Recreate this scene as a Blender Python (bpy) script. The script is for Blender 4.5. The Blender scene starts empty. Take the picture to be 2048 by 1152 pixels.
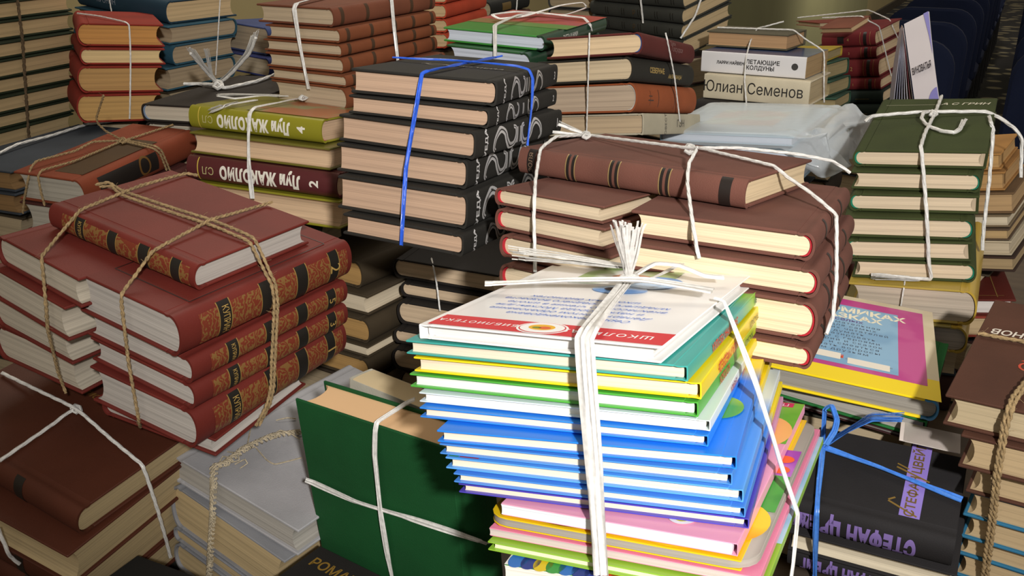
import bpy, bmesh, math, random
from mathutils import Matrix, Vector, Euler
R_ = math.radians
SC = bpy.context.scene
COL = SC.collection
# ---------------------------------------------------------------- camera
CAM_Z = 1.40                                     # eye height; the tabletop carrying the piles is at 0.76 m
cd = bpy.data.cameras.new('camera'); cam = bpy.data.objects.new('camera', cd); COL.objects.link(cam)
cd.sensor_width = 36.0; cd.lens = 1850/2048*36.0; cd.clip_start = .05; cd.clip_end = 100
cam.location = (0, 0, CAM_Z); cam.rotation_euler = (R_(90-22), 0, 0)
SC.camera = cam
# ---------------------------------------------------------------- light and exposure
SC.view_settings.view_transform = 'Standard'; SC.view_settings.look = 'None'
SC.view_settings.gamma = 1.0; SC.view_settings.use_curve_mapping = False
SC.view_settings.exposure = 0.0
w = bpy.data.worlds.new('hall_ambient'); SC.world = w; w.use_nodes = True
w.node_tree.nodes['Background'].inputs[0].default_value = (1.0, .90, .76, 1)
w.node_tree.nodes['Background'].inputs[1].default_value = .34
def area(name, loc, rot, sx, sy, power, col):
    l = bpy.data.lights.new(name, 'AREA'); l.shape = 'RECTANGLE'; l.size = sx; l.size_y = sy; l.energy = power; l.color = col
    o = bpy.data.objects.new(name, l); COL.objects.link(o); o.location = loc; o.rotation_euler = rot
    return o
def spot(name, loc, aim, power, angle, blend, radius, col):
    l = bpy.data.lights.new(name, 'SPOT'); l.energy = power; l.spot_size = R_(angle); l.spot_blend = blend; l.shadow_soft_size = radius; l.color = col
    o = bpy.data.objects.new(name, l); COL.objects.link(o); o.location = loc
    o.rotation_euler = (Vector(aim)-Vector(loc)).to_track_quat('-Z', 'Y').to_euler()
    return o
spot('camera_lamp', (.20, -.50, CAM_Z+.34), (.20, 1.05, CAM_Z-.22), 108, 70, 1.0, .03, (1, .97, .94))
area('hall_ceiling_light', (-.8, 2.3, CAM_Z+1.4), (R_(-18), 0, 0), 2.0, 1.0, 34, (1, .92, .80))
spot('added_wall_fill', (4.3, 9.0, CAM_Z+1.3), (3.3, 10.6, CAM_Z-.1), 250, 130, .8, .15, (1, .92, .80))  # added fill spot without a fixture, brightens the far stretch of wall
# ---------------------------------------------------------------- helpers
def lin(h):
    h = h.lstrip('#'); c = [int(h[i:i+2], 16)/255 for i in (0, 2, 4)]
    return tuple(x/12.92 if x <= .04045 else ((x+.055)/1.055)**2.4 for x in c)+(1,)
MATS = {}
def mat(kind, h, h2=None):
    k = (kind, h, h2)
    if k in MATS: return MATS[k]
    m = bpy.data.materials.new(kind+'_'+h.lstrip('#')); m.use_nodes = True; MATS[k] = m
    nt = m.node_tree; N = nt.nodes; L = nt.links; b = N['Principled BSDF']; c = lin(h)
    b.inputs['Base Color'].default_value = c
    tc = N.new('ShaderNodeTexCoord')
    def noise(scale, detail=3, vec=None, rough=.5):
        n = N.new('ShaderNodeTexNoise'); n.inputs['Scale'].default_value = scale; n.inputs['Detail'].default_value = detail
        n.inputs['Roughness'].default_value = rough
        L.new(vec if vec else tc.outputs['Object'], n.inputs['Vector']); return n
    def mapping(s):
        p = N.new('ShaderNodeMapping'); p.inputs['Scale'].default_value = s; L.new(tc.outputs['Object'], p.inputs['Vector']); return p.outputs[0]
    def ramp(fac, stops):
        r = N.new('ShaderNodeValToRGB'); L.new(fac, r.inputs[0]); e = r.color_ramp.elements
        while len(e) < len(stops): e.new(.5)
        for q, (p, cc) in zip(e, stops): q.position = p; q.color = cc
        return r.outputs[0]
    def bump(fac, st, dist=.001):
        q = N.new('ShaderNodeBump'); q.inputs['Strength'].default_value = st; q.inputs['Distance'].default_value = dist
        L.new(fac, q.inputs['Height']); L.new(q.outputs[0], b.inputs['Normal'])
    def mul(col, f): return (min(col[0]*f, 1), min(col[1]*f, 1), min(col[2]*f, 1), 1)
    if kind == 'pages':
        v = mapping((6, 6, 900)); n = noise(1, 2, v); v2 = mapping((3, 3, 170)); n2 = noise(1, 3, v2)
        a = N.new('ShaderNodeMath'); a.operation = 'ADD'; L.new(n.outputs[0], a.inputs[0]); L.new(n2.outputs[0], a.inputs[1])
        h_ = N.new('ShaderNodeMath'); h_.operation = 'MULTIPLY'; h_.inputs[1].default_value = .5; L.new(a.outputs[0], h_.inputs[0])
        L.new(ramp(h_.outputs[0], [(.33, mul(c, .70)), (.5, c), (.68, mul(c, 1.06))]), b.inputs['Base Color'])
        bump(n.outputs[0], .35, .0006); b.inputs['Roughness'].default_value = .85
    elif kind in ('cloth', 'leather'):
        n = noise(14, 4); n2 = noise(900, 2)
        L.new(ramp(n.outputs[0], [(.3, mul(c, .80)), (.7, mul(c, 1.14))]), b.inputs['Base Color'])
        bump(n2.outputs[0], .35 if kind == 'cloth' else .2, .0006); b.inputs['Roughness'].default_value = .8 if kind == 'cloth' else .6; b.inputs['Specular IOR Level'].default_value = .3
    elif kind == 'glossy':
        n = noise(9, 2); L.new(ramp(n.outputs[0], [(.3, mul(c, .93)), (.7, mul(c, 1.04))]), b.inputs['Base Color'])
        b.inputs['Roughness'].default_value = .28
    elif kind == 'print':                       # printed picture: soft patches of two inks
        n = noise(22, 2); L.new(ramp(n.outputs[0], [(.44, c), (.56, lin(h2))]), b.inputs['Base Color']); b.inputs['Roughness'].default_value = .35
    elif kind == 'fade':                        # printed blend along the spine direction
        g = N.new('ShaderNodeSeparateXYZ'); L.new(tc.outputs['Generated'], g.inputs[0])
        L.new(ramp(g.outputs[1], [(.56, c), (.70, lin(h2))]), b.inputs['Base Color']); b.inputs['Roughness'].default_value = .35
    elif kind == 'gilt':                        # gold scroll stamping on leatherette
        wv = N.new('ShaderNodeTexWave'); wv.wave_type = 'RINGS'; wv.inputs['Scale'].default_value = 60; wv.inputs['Distortion'].default_value = 14
        wv.inputs['Detail'].default_value = 2; wv.inputs['Detail Scale'].default_value = 2.2; L.new(tc.outputs['Object'], wv.inputs['Vector'])
        L.new(ramp(wv.outputs[1], [(.24, lin(h2)), (.40, c)]), b.inputs['Base Color']); b.inputs['Roughness'].default_value = .5
    elif kind == 'ink':
        b.inputs['Roughness'].default_value = .5
    elif kind == 'foil':
        b.inputs['Roughness'].default_value = .38; b.inputs['Metallic'].default_value = .35
    elif kind == 'jute':
        n = noise(300, 4); L.new(ramp(n.outputs[0], [(.3, mul(c, .6)), (.7, mul(c, 1.25))]), b.inputs['Base Color']); bump(n.outputs[0], .8, .001); b.inputs['Roughness'].default_value = .9
    elif kind == 'poly':
        n = noise(250, 3); L.new(ramp(n.outputs[0], [(.3, mul(c, .82)), (.7, mul(c, 1.08))]), b.inputs['Base Color'])
        b.inputs['Roughness'].default_value = .32; b.inputs['Subsurface Weight'].default_value = .0
    elif kind == 'wall':
        n = noise(1.2, 4); L.new(ramp(n.outputs[0], [(.3, mul(c, .9)), (.7, mul(c, 1.08))]), b.inputs['Base Color']); bump(noise(120, 3).outputs[0], .15, .002); b.inputs['Roughness'].default_value = .85
    elif kind == 'carpet':
        vo = N.new('ShaderNodeTexVoronoi'); vo.inputs['Scale'].default_value = 5.5; L.new(tc.outputs['Object'], vo.inputs['Vector'])
        L.new(ramp(vo.outputs['Distance'], [(.30, lin(h2)), (.42, c)]), b.inputs['Base Color']); b.inputs['Roughness'].default_value = .95
        bump(noise(200, 3).outputs[0], .5, .003)
    elif kind == 'fabric':
        n = noise(5, 3); L.new(ramp(n.outputs[0], [(.3, mul(c, .85)), (.7, mul(c, 1.1))]), b.inputs['Base Color']); bump(noise(400, 2).outputs[0], .3, .001); b.inputs['Roughness'].default_value = .92
    elif kind == 'wood':
        n = noise(1, 4, mapping((2, 40, 40))); L.new(ramp(n.outputs[0], [(.3, mul(c, .7)), (.7, mul(c, 1.15))]), b.inputs['Base Color']); b.inputs['Roughness'].default_value = .5
    elif kind == 'plastic':                     # thin cloudy polythene
        b.inputs['Roughness'].default_value = .22; b.inputs['Transmission Weight'].default_value = .0
        tr = N.new('ShaderNodeBsdfTransparent'); mx = N.new('ShaderNodeMixShader'); fr = N.new('ShaderNodeLayerWeight'); fr.inputs[0].default_value = .35
        mr = N.new('ShaderNodeMapRange'); mr.inputs[3].default_value = .34; mr.inputs[4].default_value = .85
        L.new(fr.outputs['Facing'], mr.inputs[0]); L.new(mr.outputs[0], mx.inputs[0])
        L.new(tr.outputs[0], mx.inputs[1]); L.new(b.outputs[0], mx.inputs[2])
        o = [x for x in N if x.type == 'OUTPUT_MATERIAL'][0]; L.new(mx.outputs[0], o.inputs[0])
        bump(noise(40, 4).outputs[0], .25, .002)
    return m
def sharp(bm, ang=35):
    for f in bm.faces: f.smooth = True
    for e in bm.edges:
        if len(e.link_faces) == 2 and e.calc_face_angle(0) > R_(ang): e.smooth = False
def mk(name, bm, m, parent=None, M=None, ang=35):
    if M is not None: bm.transform(M)
    bmesh.ops.recalc_face_normals(bm, faces=bm.faces); sharp(bm, ang)
    me = bpy.data.meshes.new(name); bm.to_mesh(me); bm.free()
    for x in (m if isinstance(m, (list, tuple)) else [m]): me.materials.append(x)
    o = bpy.data.objects.new(name, me); COL.objects.link(o)
    if parent: o.parent = parent
    return o
def tag(o, label, cat, group=None):
    o['label'] = label; o['category'] = cat
    if group: o['group'] = group
    return o
def thing(name, label, cat, M, group=None):
    o = bpy.data.objects.new(name, None); COL.objects.link(o); o.empty_display_size = .02
    o.matrix_world = M; return tag(o, label, cat, group)
def structure(o): o['kind'] = 'structure'; return o
def loft(bm, rings, closed=True, caps=True):
    vs = [[bm.verts.new(p) for p in r] for r in rings]; n = len(rings[0])
    for a, b in zip(vs, vs[1:]):
        for i in range(n if closed else n-1):
            j = (i+1) % n; bm.faces.new((a[i], a[j], b[j], b[i]))
    if caps and closed:
        bm.faces.new(vs[0][::-1]); bm.faces.new(vs[-1])
    return vs
def rrect(x0, x1, y0, y1, r, seg=4, q=None):
    q = q or (r, r, r, r); out = []
    for (cx, cy, a0), rr in zip(((x1, y1, 0), (x0, y1, 90), (x0, y0, 180), (x1, y0, 270)), q):
        sx = 1 if cx == x1 else -1; sy = 1 if cy == y1 else -1
        for k in range(seg+1):
            a = R_(a0+90*k/seg); out.append((cx-sx*rr+rr*math.cos(a), cy-sy*rr+rr*math.sin(a)))
    return out
def slab(bm, x0, x1, y0, y1, z0, z1, r=.0008, b=.0006, warp=None):
    rings = []
    for z, i in ((z0, b), (z0+b, 0), (z1-b, 0), (z1, b)):
        rings.append([(x, y, z) for x, y in rrect(x0+i, x1-i, y0+i, y1-i, max(r-i*.4, .0002))])
    loft(bm, rings)
def box(bm, x0, x1, y0, y1, z0, z1, b=.004):
    slab(bm, x0, x1, y0, y1, z0, z1, b*1.5, b)
# ---------------------------------------------------------------- a book
SPIN = {'l': 0, 'n': 90, 'r': 180, 'f': 270}
class Prof:                                     # outer curve of the spine, as seen from the book's end
    def __init__(s, W, T, kind):
        s.W, s.T = W, T
        s.rb = min(.32*T, .011) if kind == 'round' else .0045 if kind == 'square' else min(.10*T, .0025)
        s.n = 2.1 if kind == 'round' else 3.2 if kind == 'square' else 5.0
        s.j = .007 if kind != 'paper' else .0
    def at(s, a, off=0):                        # a in -1..1 runs over the spine from bottom to top
        t = a*math.pi/2; c, q = math.cos(t), math.sin(t); n = s.n
        return (-s.W/2+s.rb*(1-abs(c)**(2/n))-off*abs(c), s.T/2*math.copysign(abs(q)**(2/n), q)+off*q)
    def a_of(s, zf):                            # zf = z / (T/2)
        zf = max(-.999, min(.999, zf)); return math.asin(math.copysign(abs(zf)**(s.n/2), zf))/(math.pi/2)
def text_mesh(txt, size, bold=0.0, shear=0.0, wid=1.0, spc=1.0):
    # outlines come from the built-in font; every stroke contour is filled on its own because Cyrillic glyphs overlap theirs
    from mathutils.geometry import tessellate_polygon
    cu = bpy.data.curves.new('lettering', 'FONT'); cu.body = txt; cu.size = 1.0; cu.align_x = 'CENTER'; cu.align_y = 'CENTER'
    cu.resolution_u = 3; cu.shear = shear; cu.space_character = spc; cu.fill_mode = 'NONE'
    ob = bpy.data.objects.new('lettering', cu); me = bpy.data.meshes.new_from_object(ob)
    nxt = {}
    for e in me.edges:
        a, b = e.vertices; nxt.setdefault(a, []).append(b); nxt.setdefault(b, []).append(a)
    loops, seen = [], set()
    for v0 in range(len(me.vertices)):
        if v0 in seen or v0 not in nxt: continue
        loop, v = [v0], v0; seen.add(v0)
        while True:
            n = [q for q in nxt[v] if q not in seen]
            if not n: break
            v = n[0] if len(loop) > 1 or v0+1 not in n else v0+1
            seen.add(v); loop.append(v)
        if len(loop) > 2: loops.append([me.vertices[k].co.xy.copy() for k in loop])
    bpy.data.objects.remove(ob); bpy.data.curves.remove(cu); bpy.data.meshes.remove(me)
    area_ = lambda L: sum(p.x*q.y-q.x*p.y for p, q in zip(L, L[1:]+L[:1]))/2
    def grow(L, d):
        out = []; s = 1
        for p0, p, p2 in zip(L[-1:]+L[:-1], L, L[1:]+L[:1]):
            a, b = p-p0, p2-p
            n = Vector((a.y, -a.x)).normalized()+Vector((b.y, -b.x)).normalized() if a.length > 1e-7 and b.length > 1e-7 else Vector((0, 0))
            out.append(p+n*(d/max(n.length_squared/2, .5)) if n.length > 1e-6 else p)
        return out
    def inside(p, L):
        c = False
        for a, b in zip(L, L[1:]+L[:1]):
            if (a.y > p.y) != (b.y > p.y) and p.x < (b.x-a.x)*(p.y-a.y)/(b.y-a.y)+a.x: c = not c
        return c
    bm = bmesh.new()
    if loops:
        big = max(loops, key=lambda L: abs(area_(L))); sg = 1 if area_(big) > 0 else -1
        outs = [L for L in loops if area_(L)*sg > 0]; holes = [L for L in loops if area_(L)*sg < 0]
        for L in outs:
            hs = [h for h in holes if inside(h[0], L) and abs(area_(h)) < abs(area_(L))]
            polys = [[p.to_3d() for p in grow(q, bold*sg)] for q in [L]+hs]
            flat = [p for q in polys for p in q]; vs = [bm.verts.new((p.x*size*wid, p.y*size, 0)) for p in flat]
            for t in tessellate_polygon(polys):
                try: bm.faces.new([vs[k] for k in t])
                except ValueError: pass
    return bm
def split_levels(bm, axis, levels):
    nrm = [0, 0, 0]; nrm[axis] = 1
    for l in levels:
        co = [0, 0, 0]; co[axis] = l
        bmesh.ops.bisect_plane(bm, geom=list(bm.verts)+list(bm.edges)+list(bm.faces), plane_co=co, plane_no=nrm)
def swirl(sz, mirror=1):                        # bold wave-shaped scroll with curled tips
    key = [(-.34, -.40), (-.42, -.25), (-.36, .12), (-.18, .36), (-.02, .22), (.06, -.10), (.18, -.34), (.34, -.30), (.42, .0), (.40, .30), (.30, .36)]
    pts = []
    for i in range(len(key)-1):
        p0, p1, p2, p3 = key[max(i-1, 0)], key[i], key[i+1], key[min(i+2, len(key)-1)]
        for q in range(4):
            t = q/4
            pts.append(tuple(.5*(2*p1[k]+(p2[k]-p0[k])*t+(2*p0[k]-5*p1[k]+4*p2[k]-p3[k])*t*t+(3*p1[k]-p0[k]-3*p2[k]+p3[k])*t**3) for k in (0, 1)))
    return [(x*mirror*sz*2.3, y*sz*.95) for x, y in pts]
def ribbon2d(bm, pts, w):
    vs = []
    for i, (x, y) in enumerate(pts):
        a = pts[max(i-1, 0)]; b = pts[min(i+1, len(pts)-1)]; dx, dy = b[0]-a[0], b[1]-a[1]; l = math.hypot(dx, dy) or 1
        ww = w*(.5+.5*math.sin(math.pi*i/(len(pts)-1)))
        vs.append((bm.verts.new((x-dy/l*ww, y+dx/l*ww, 0)), bm.verts.new((x+dy/l*ww, y-dx/l*ww, 0))))
    for (a, b), (c, d) in zip(vs, vs[1:]): bm.faces.new((a, b, d, c))
def make_book(name, mw, dims, label, group=None, cov='#6a2a22', spine='l', pg='#c9b79a', kind='round', surf='cloth', bt=.0026, ov=.003,
              deco=(), cat='book', corner=.0009, head=None, spine_m=None, inner=None, stand=False, bare=False):
    X, Y, T = dims
    Mo = Matrix.Rotation(R_(SPIN[spine]), 4, 'Z')
    if stand:                                   # upright volume: cover normal runs along the box's y
        Mo = Matrix(((1, 0, 0, 0), (0, 0, 1, 0), (0, -1, 0, 0), (0, 0, 0, 1))) @ Mo
        X, Y, T = dims[0], dims[2], dims[1]
    W, Ln = (X, Y) if spine in 'lr' else (Y, X)
    root = thing(name, label, cat, mw, group)
    P = Prof(W, T, kind); bt = min(bt, T*.13) if kind != 'paper' else .0005
    if kind == 'paper': ov = .0
    cm = mat(surf, cov) if isinstance(cov, str) else mat(*cov)
    sm = cm if spine_m is None else (mat(surf, spine_m) if isinstance(spine_m, str) else mat(*spine_m))
    xb = -W/2+P.rb+P.j
    for nm, s in (('front_cover', 1), ('back_cover', -1)):
        if bare: break
        bm = bmesh.new(); z1 = s*T/2; z0 = s*(T/2-bt)
        rings = []
        b = min(.0007, bt*.3)
        cr = (corner, min(.0005, corner), min(.0005, corner), corner)
        lv = ((z0, b), (z0+s*b, 0), (z1-s*b, 0), (z1, b))
        for z, i in lv:
            rings.append([(x, y, z) for x, y in rrect(xb+i, W/2-i, -Ln/2+i, Ln/2-i, 0, 4, tuple(max(q-i*.4, .0002) for q in cr))])
        loft(bm, rings); mk(nm, bm, cm, root, Mo)
    if kind != 'board' and not bare:
        ns = 20; t = min(.0019, bt*.7); gd = min(.0012, bt*.3); out = []; inn = []
        J = P.j
        for z in (1,):
            out.append((xb, T/2-.0002)); inn.append((xb, T/2-t))
            if J: out += [(xb-J*.35, T/2-gd), (xb-J*.7, T/2-gd*.7)]; inn += [(xb-J*.35, T/2-gd-t), (xb-J*.7, T/2-gd*.7-t)]
        for k in range(ns+1):
            a = 1-2*k/ns; x, z = P.at(a); out.append((x, z)); inn.append((x+t, z*(1-2*t/T)))
        if J: out += [(xb-J*.7, -T/2+gd*.7), (xb-J*.35, -T/2+gd)]; inn += [(xb-J*.7, -T/2+gd*.7+t), (xb-J*.35, -T/2+gd+t)]
        out.append((xb, -T/2+.0002)); inn.append((xb, -T/2+t))
        loop = out+inn[::-1]; bm = bmesh.new()
        n = len(out)
        A = [bm.verts.new((x, -Ln/2, z)) for x, z in loop]; B = [bm.verts.new((x, Ln/2, z)) for x, z in loop]; m2 = len(loop)
        for i in range(m2): j = (i+1) % m2; bm.faces.new((A[i], A[j], B[j], B[i]))
        for V in (A, B):
            for i in range(n-1): bm.faces.new((V[i], V[i+1], V[m2-2-i], V[m2-1-i]))
        mk('spine', bm, sm, root, Mo, 50)
    # page block
    hz = T/2-bt if not bare else T/2; yl = Ln/2-ov; xf = W/2-ov; dp = P.rb*.75 if kind == 'round' else .0006
    xr = -W/2+(.0022 if kind == 'round' else .003) if not bare else -W/2; loop = []
    rbk = max(P.rb-.0005, .0004)
    for k in range(11):
        a = -1+2*k/10; c = math.cos(a*math.pi/2)
        loop.append((xf-dp*c, hz*math.sin(a*math.pi/2)))
    for k in range(11):
        a = 1-2*k/10; c = math.cos(a*math.pi/2)
        loop.append((xr+rbk*(1-c), hz*math.sin(a*math.pi/2)))
    bm = bmesh.new(); loft(bm, [[(x, y, z) for x, z in loop] for y in (-yl, yl)])
    if kind == 'board':
        bm.free(); bm = bmesh.new(); slab(bm, -W/2+.0003, W/2-.0003, -Ln/2+.0003, Ln/2-.0003, -hz, hz, corner, .0003)
    mk('page_block', bm, mat('pages', pg), root, Mo, 40)
    if head or inner:                           # coloured band between pages and spine at both ends
        h = head or inner
        for s in (-1, 1):
            bm = bmesh.new(); rows = []
            for k in range(13):
                a = 1-2*k/12; x, z = P.at(a); zz = z*(1-2*bt/T)
                rows.append(((x+.0016, s*(yl+.0012), zz), (x+.0036, s*(yl+.0012), zz*.97), (x+.0036, s*(yl-.003), zz*.97), (x+.0016, s*(yl-.003), zz)))
            loft(bm, rows); mk('headband', bm, mat('cloth', h), root, Mo)
    # ---- stamping and print on the covers
    groups = {}; singles = []
    def add(kindname, m, bm):
        if kindname in ('spine_band', 'spine_panel', 'ornament', 'ornament_line', 'cover_panel', 'emblem', 'cover_line', 'lettering'): singles.append((kindname, m, bm)); return
        bm2 = groups.setdefault((kindname, m), bmesh.new())
        me = bpy.data.meshes.new('t'); bm.to_mesh(me); bm.free(); bm2.from_mesh(me); bpy.data.meshes.remove(me)
    def to_spine(bm, u, v, off=.0004):          # u from viewer's left (0..1), v around mid-height in m
        for p in bm.verts:
            uu = p.co.x; vv = max(-.97, min(.97, (p.co.y+v)/(T/2)))
            x, z = P.at(P.a_of(vv), off); p.co = Vector((x, -(u-.5)*Ln-uu, z))
        bm.transform(Mo)
    for d in deco:
        k = d[0]
        if k == 'band':                         # u0 u1 colour [v0 v1]
            _, u0, u1, c = d[:4]; v0, v1 = (d[4], d[5]) if len(d) > 4 else (-.94, .94)
            bm = bmesh.new(); rows = []
            for q in range(17):
                a = v0+(v1-v0)*q/16
                rows.append([bm.verts.new(((u-.5*(u0+u1))*Ln, a*T/2, 0)) for u in (u0, (u0+u1)/2, u1)])
            for ra, rb2 in zip(rows, rows[1:]):
                for i in range(2): bm.faces.new((ra[i], ra[i+1], rb2[i+1], rb2[i]))
            mm = mat(*c) if isinstance(c, tuple) else mat('ink', c)
            to_spine(bm, (u0+u1)/2, 0, .00025 if isinstance(c, tuple) else .00035); add('spine_band' if not isinstance(c, tuple) else 'spine_panel', mm, bm)
        elif k in ('band3', 'band5'):           # dark label with gilt rules at its edges, one strip
            _, u0, u1, c, c2, vh = d; w_ = u1-u0
            cuts = [0, .07, .93, 1] if k == 'band3' else [0, .10, .38, .62, .90, 1]
            bm = bmesh.new(); rows = []
            for q in range(17):
                a = vh*(-1+2*q/16); rows.append([bm.verts.new(((t-.5)*w_*Ln, a*T/2, 0)) for t in cuts])
            for ra, rb2 in zip(rows, rows[1:]):
                for i in range(len(cuts)-1): bm.faces.new((ra[i], ra[i+1], rb2[i+1], rb2[i])).material_index = 1-i % 2 if k == 'band3' else (1, 0, 2, 0, 1)[i]
            to_spine(bm, (u0+u1)/2, 0, .0004); singles.append(('spine_band', [mat('ink', c), mat('foil', c2), cm], bm))
        elif k == 'stext':                      # text u size(fraction of T) colour rot flags
            _, tx, u, sz, c = d[:5]; o = d[5] if len(d) > 5 else {}
            bm = text_mesh(tx, sz*T, o.get('bold', 0), o.get('shear', 0), o.get('wid', 1), o.get('spc', 1))
            bm.transform(Matrix.Rotation(R_(o.get('rot', 0)), 4, 'Z'))
            if kind not in ('flat', 'paper'): split_levels(bm, 1, [T/2*q for q in (-.613, -.391, -.137, .113, .357, .593)])
            to_spine(bm, u, o.get('v', 0)*T/2, .0006); add('lettering', mat(o.get('m', 'ink'), c), bm)
        elif k == 'swirl':
            _, u, sz, c, mir = d; bm = bmesh.new()
            pts = swirl(sz*T, mir)
            ribbon2d(bm, pts, .13*T); to_spine(bm, u, 0, .0005); add('ornament', mat('foil', c), bm)
            bm = bmesh.new(); ribbon2d(bm, pts, .022*T); to_spine(bm, u, 0, .0008); add('ornament_line', mat('ink', cov if isinstance(cov, str) else '#222222'), bm)
        elif k in ('ctext', 'crect', 'coval', 'cline'):
            bm = bmesh.new()
            if k == 'ctext':
                _, tx, fx, fy, sz, c = d[:6]; o = d[6] if len(d) > 6 else {}
                bm.free(); bm = text_mesh(tx, sz, o.get('bold', 0), o.get('shear', 0), o.get('wid', 1), o.get('spc', 1))
                bm.transform(Matrix.Translation((fx*dims[0], fy*dims[1], T/2+.0005)) @ Matrix.Rotation(R_(o.get('rot', 0)), 4, 'Z')); mm = mat('ink', c); nm = 'lettering'
            elif k == 'crect':
                _, x0, y0, x1, y1, c = d[:6]; z = T/2+.00025+(d[6] if len(d) > 6 else 0)
                bm.faces.new([bm.verts.new((x*dims[0], y*dims[1], z)) for x, y in ((x0, y0), (x1, y0), (x1, y1), (x0, y1))]); mm = mat(*c) if isinstance(c, tuple) else mat('ink', c); nm = 'cover_panel'
            elif k == 'coval':
                _, fx, fy, rx, ry, c = d[:6]; z = T/2+.00035+(d[6] if len(d) > 6 else 0)
                bm.faces.new([bm.verts.new((fx*dims[0]+rx*math.cos(2*math.pi*q/28), fy*dims[1]+ry*math.sin(2*math.pi*q/28), z)) for q in range(28)]); mm = mat(*c) if isinstance(c, tuple) else mat('ink', c); nm = 'emblem'
            else:
                _, x0, y0, x1, y1, wd, c = d; z = T/2+.0003; dx, dy = (x1-x0)*dims[0], (y1-y0)*dims[1]; l = math.hypot(dx, dy); nx, ny = -dy/l*wd/2, dx/l*wd/2
                a = (x0*dims[0], y0*dims[1]); e = (x1*dims[0], y1*dims[1])
                bm.faces.new([bm.verts.new(p) for p in ((a[0]+nx, a[1]+ny, z), (e[0]+nx, e[1]+ny, z), (e[0]-nx, e[1]-ny, z), (a[0]-nx, a[1]-ny, z))]); mm = mat('ink', c); nm = 'cover_line'
            add(nm, mm, bm)
    for (nm, m), bm in groups.items(): mk(nm, bm, m, root)
    for nm, m, bm in singles: mk(nm, bm, m, root)
    return root
# ---------------------------------------------------------------- strings
def smooth_path(pts, nrm, step):
    P = [Vector(p) for p in pts]; Nn = [Vector(n) for n in nrm]; out = []; on = []
    for i in range(len(P)-1):
        p0, p1, p2, p3 = P[max(i-1, 0)], P[i], P[i+1], P[min(i+2, len(P)-1)]
        l = (p2-p1).length; k = max(1, int(l/step))
        m1 = (p2-p0)*.5*.45; m2 = (p3-p1)*.5*.45
        if m1.length > l*.6: m1 *= l*.6/m1.length
        if m2.length > l*.6: m2 *= l*.6/m2.length
        for q in range(k):
            t = q/k; t2 = t*t; t3 = t2*t
            out.append((2*t3-3*t2+1)*p1+(t3-2*t2+t)*m1+(-2*t3+3*t2)*p2+(t3-t2)*m2); on.append(Nn[i].lerp(Nn[i+1], t).normalized())
    out.append(P[-1]); on.append(Nn[-1]); return out, on
def sweep(bm, path, prof_fn, nrm=None):
    n = len(path); rings = []; up = Vector(nrm[0]) if nrm else Vector((0, 0, 1))
    for i, p in enumerate(path):
        t = (path[min(i+1, n-1)]-path[max(i-1, 0)])
        if t.length < 1e-7: t = Vector((1, 0, 0))
        t.normalize()
        if nrm: up = nrm[i]
        s = t.cross(up)
        if s.length < 1e-4: s = t.cross(Vector((.3, .2, .9)))
        s.normalize(); q = s.cross(t); up = q
        rings.append([p+s*a+q*b for a, b in prof_fn(i, n)])
    loft(bm, rings)
def circ(r, k, ph=0, cx=0, cy=0): return [(cx+r*math.cos(2*math.pi*i/k+ph), cy+r*math.sin(2*math.pi*i/k+ph)) for i in range(k)]
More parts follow.
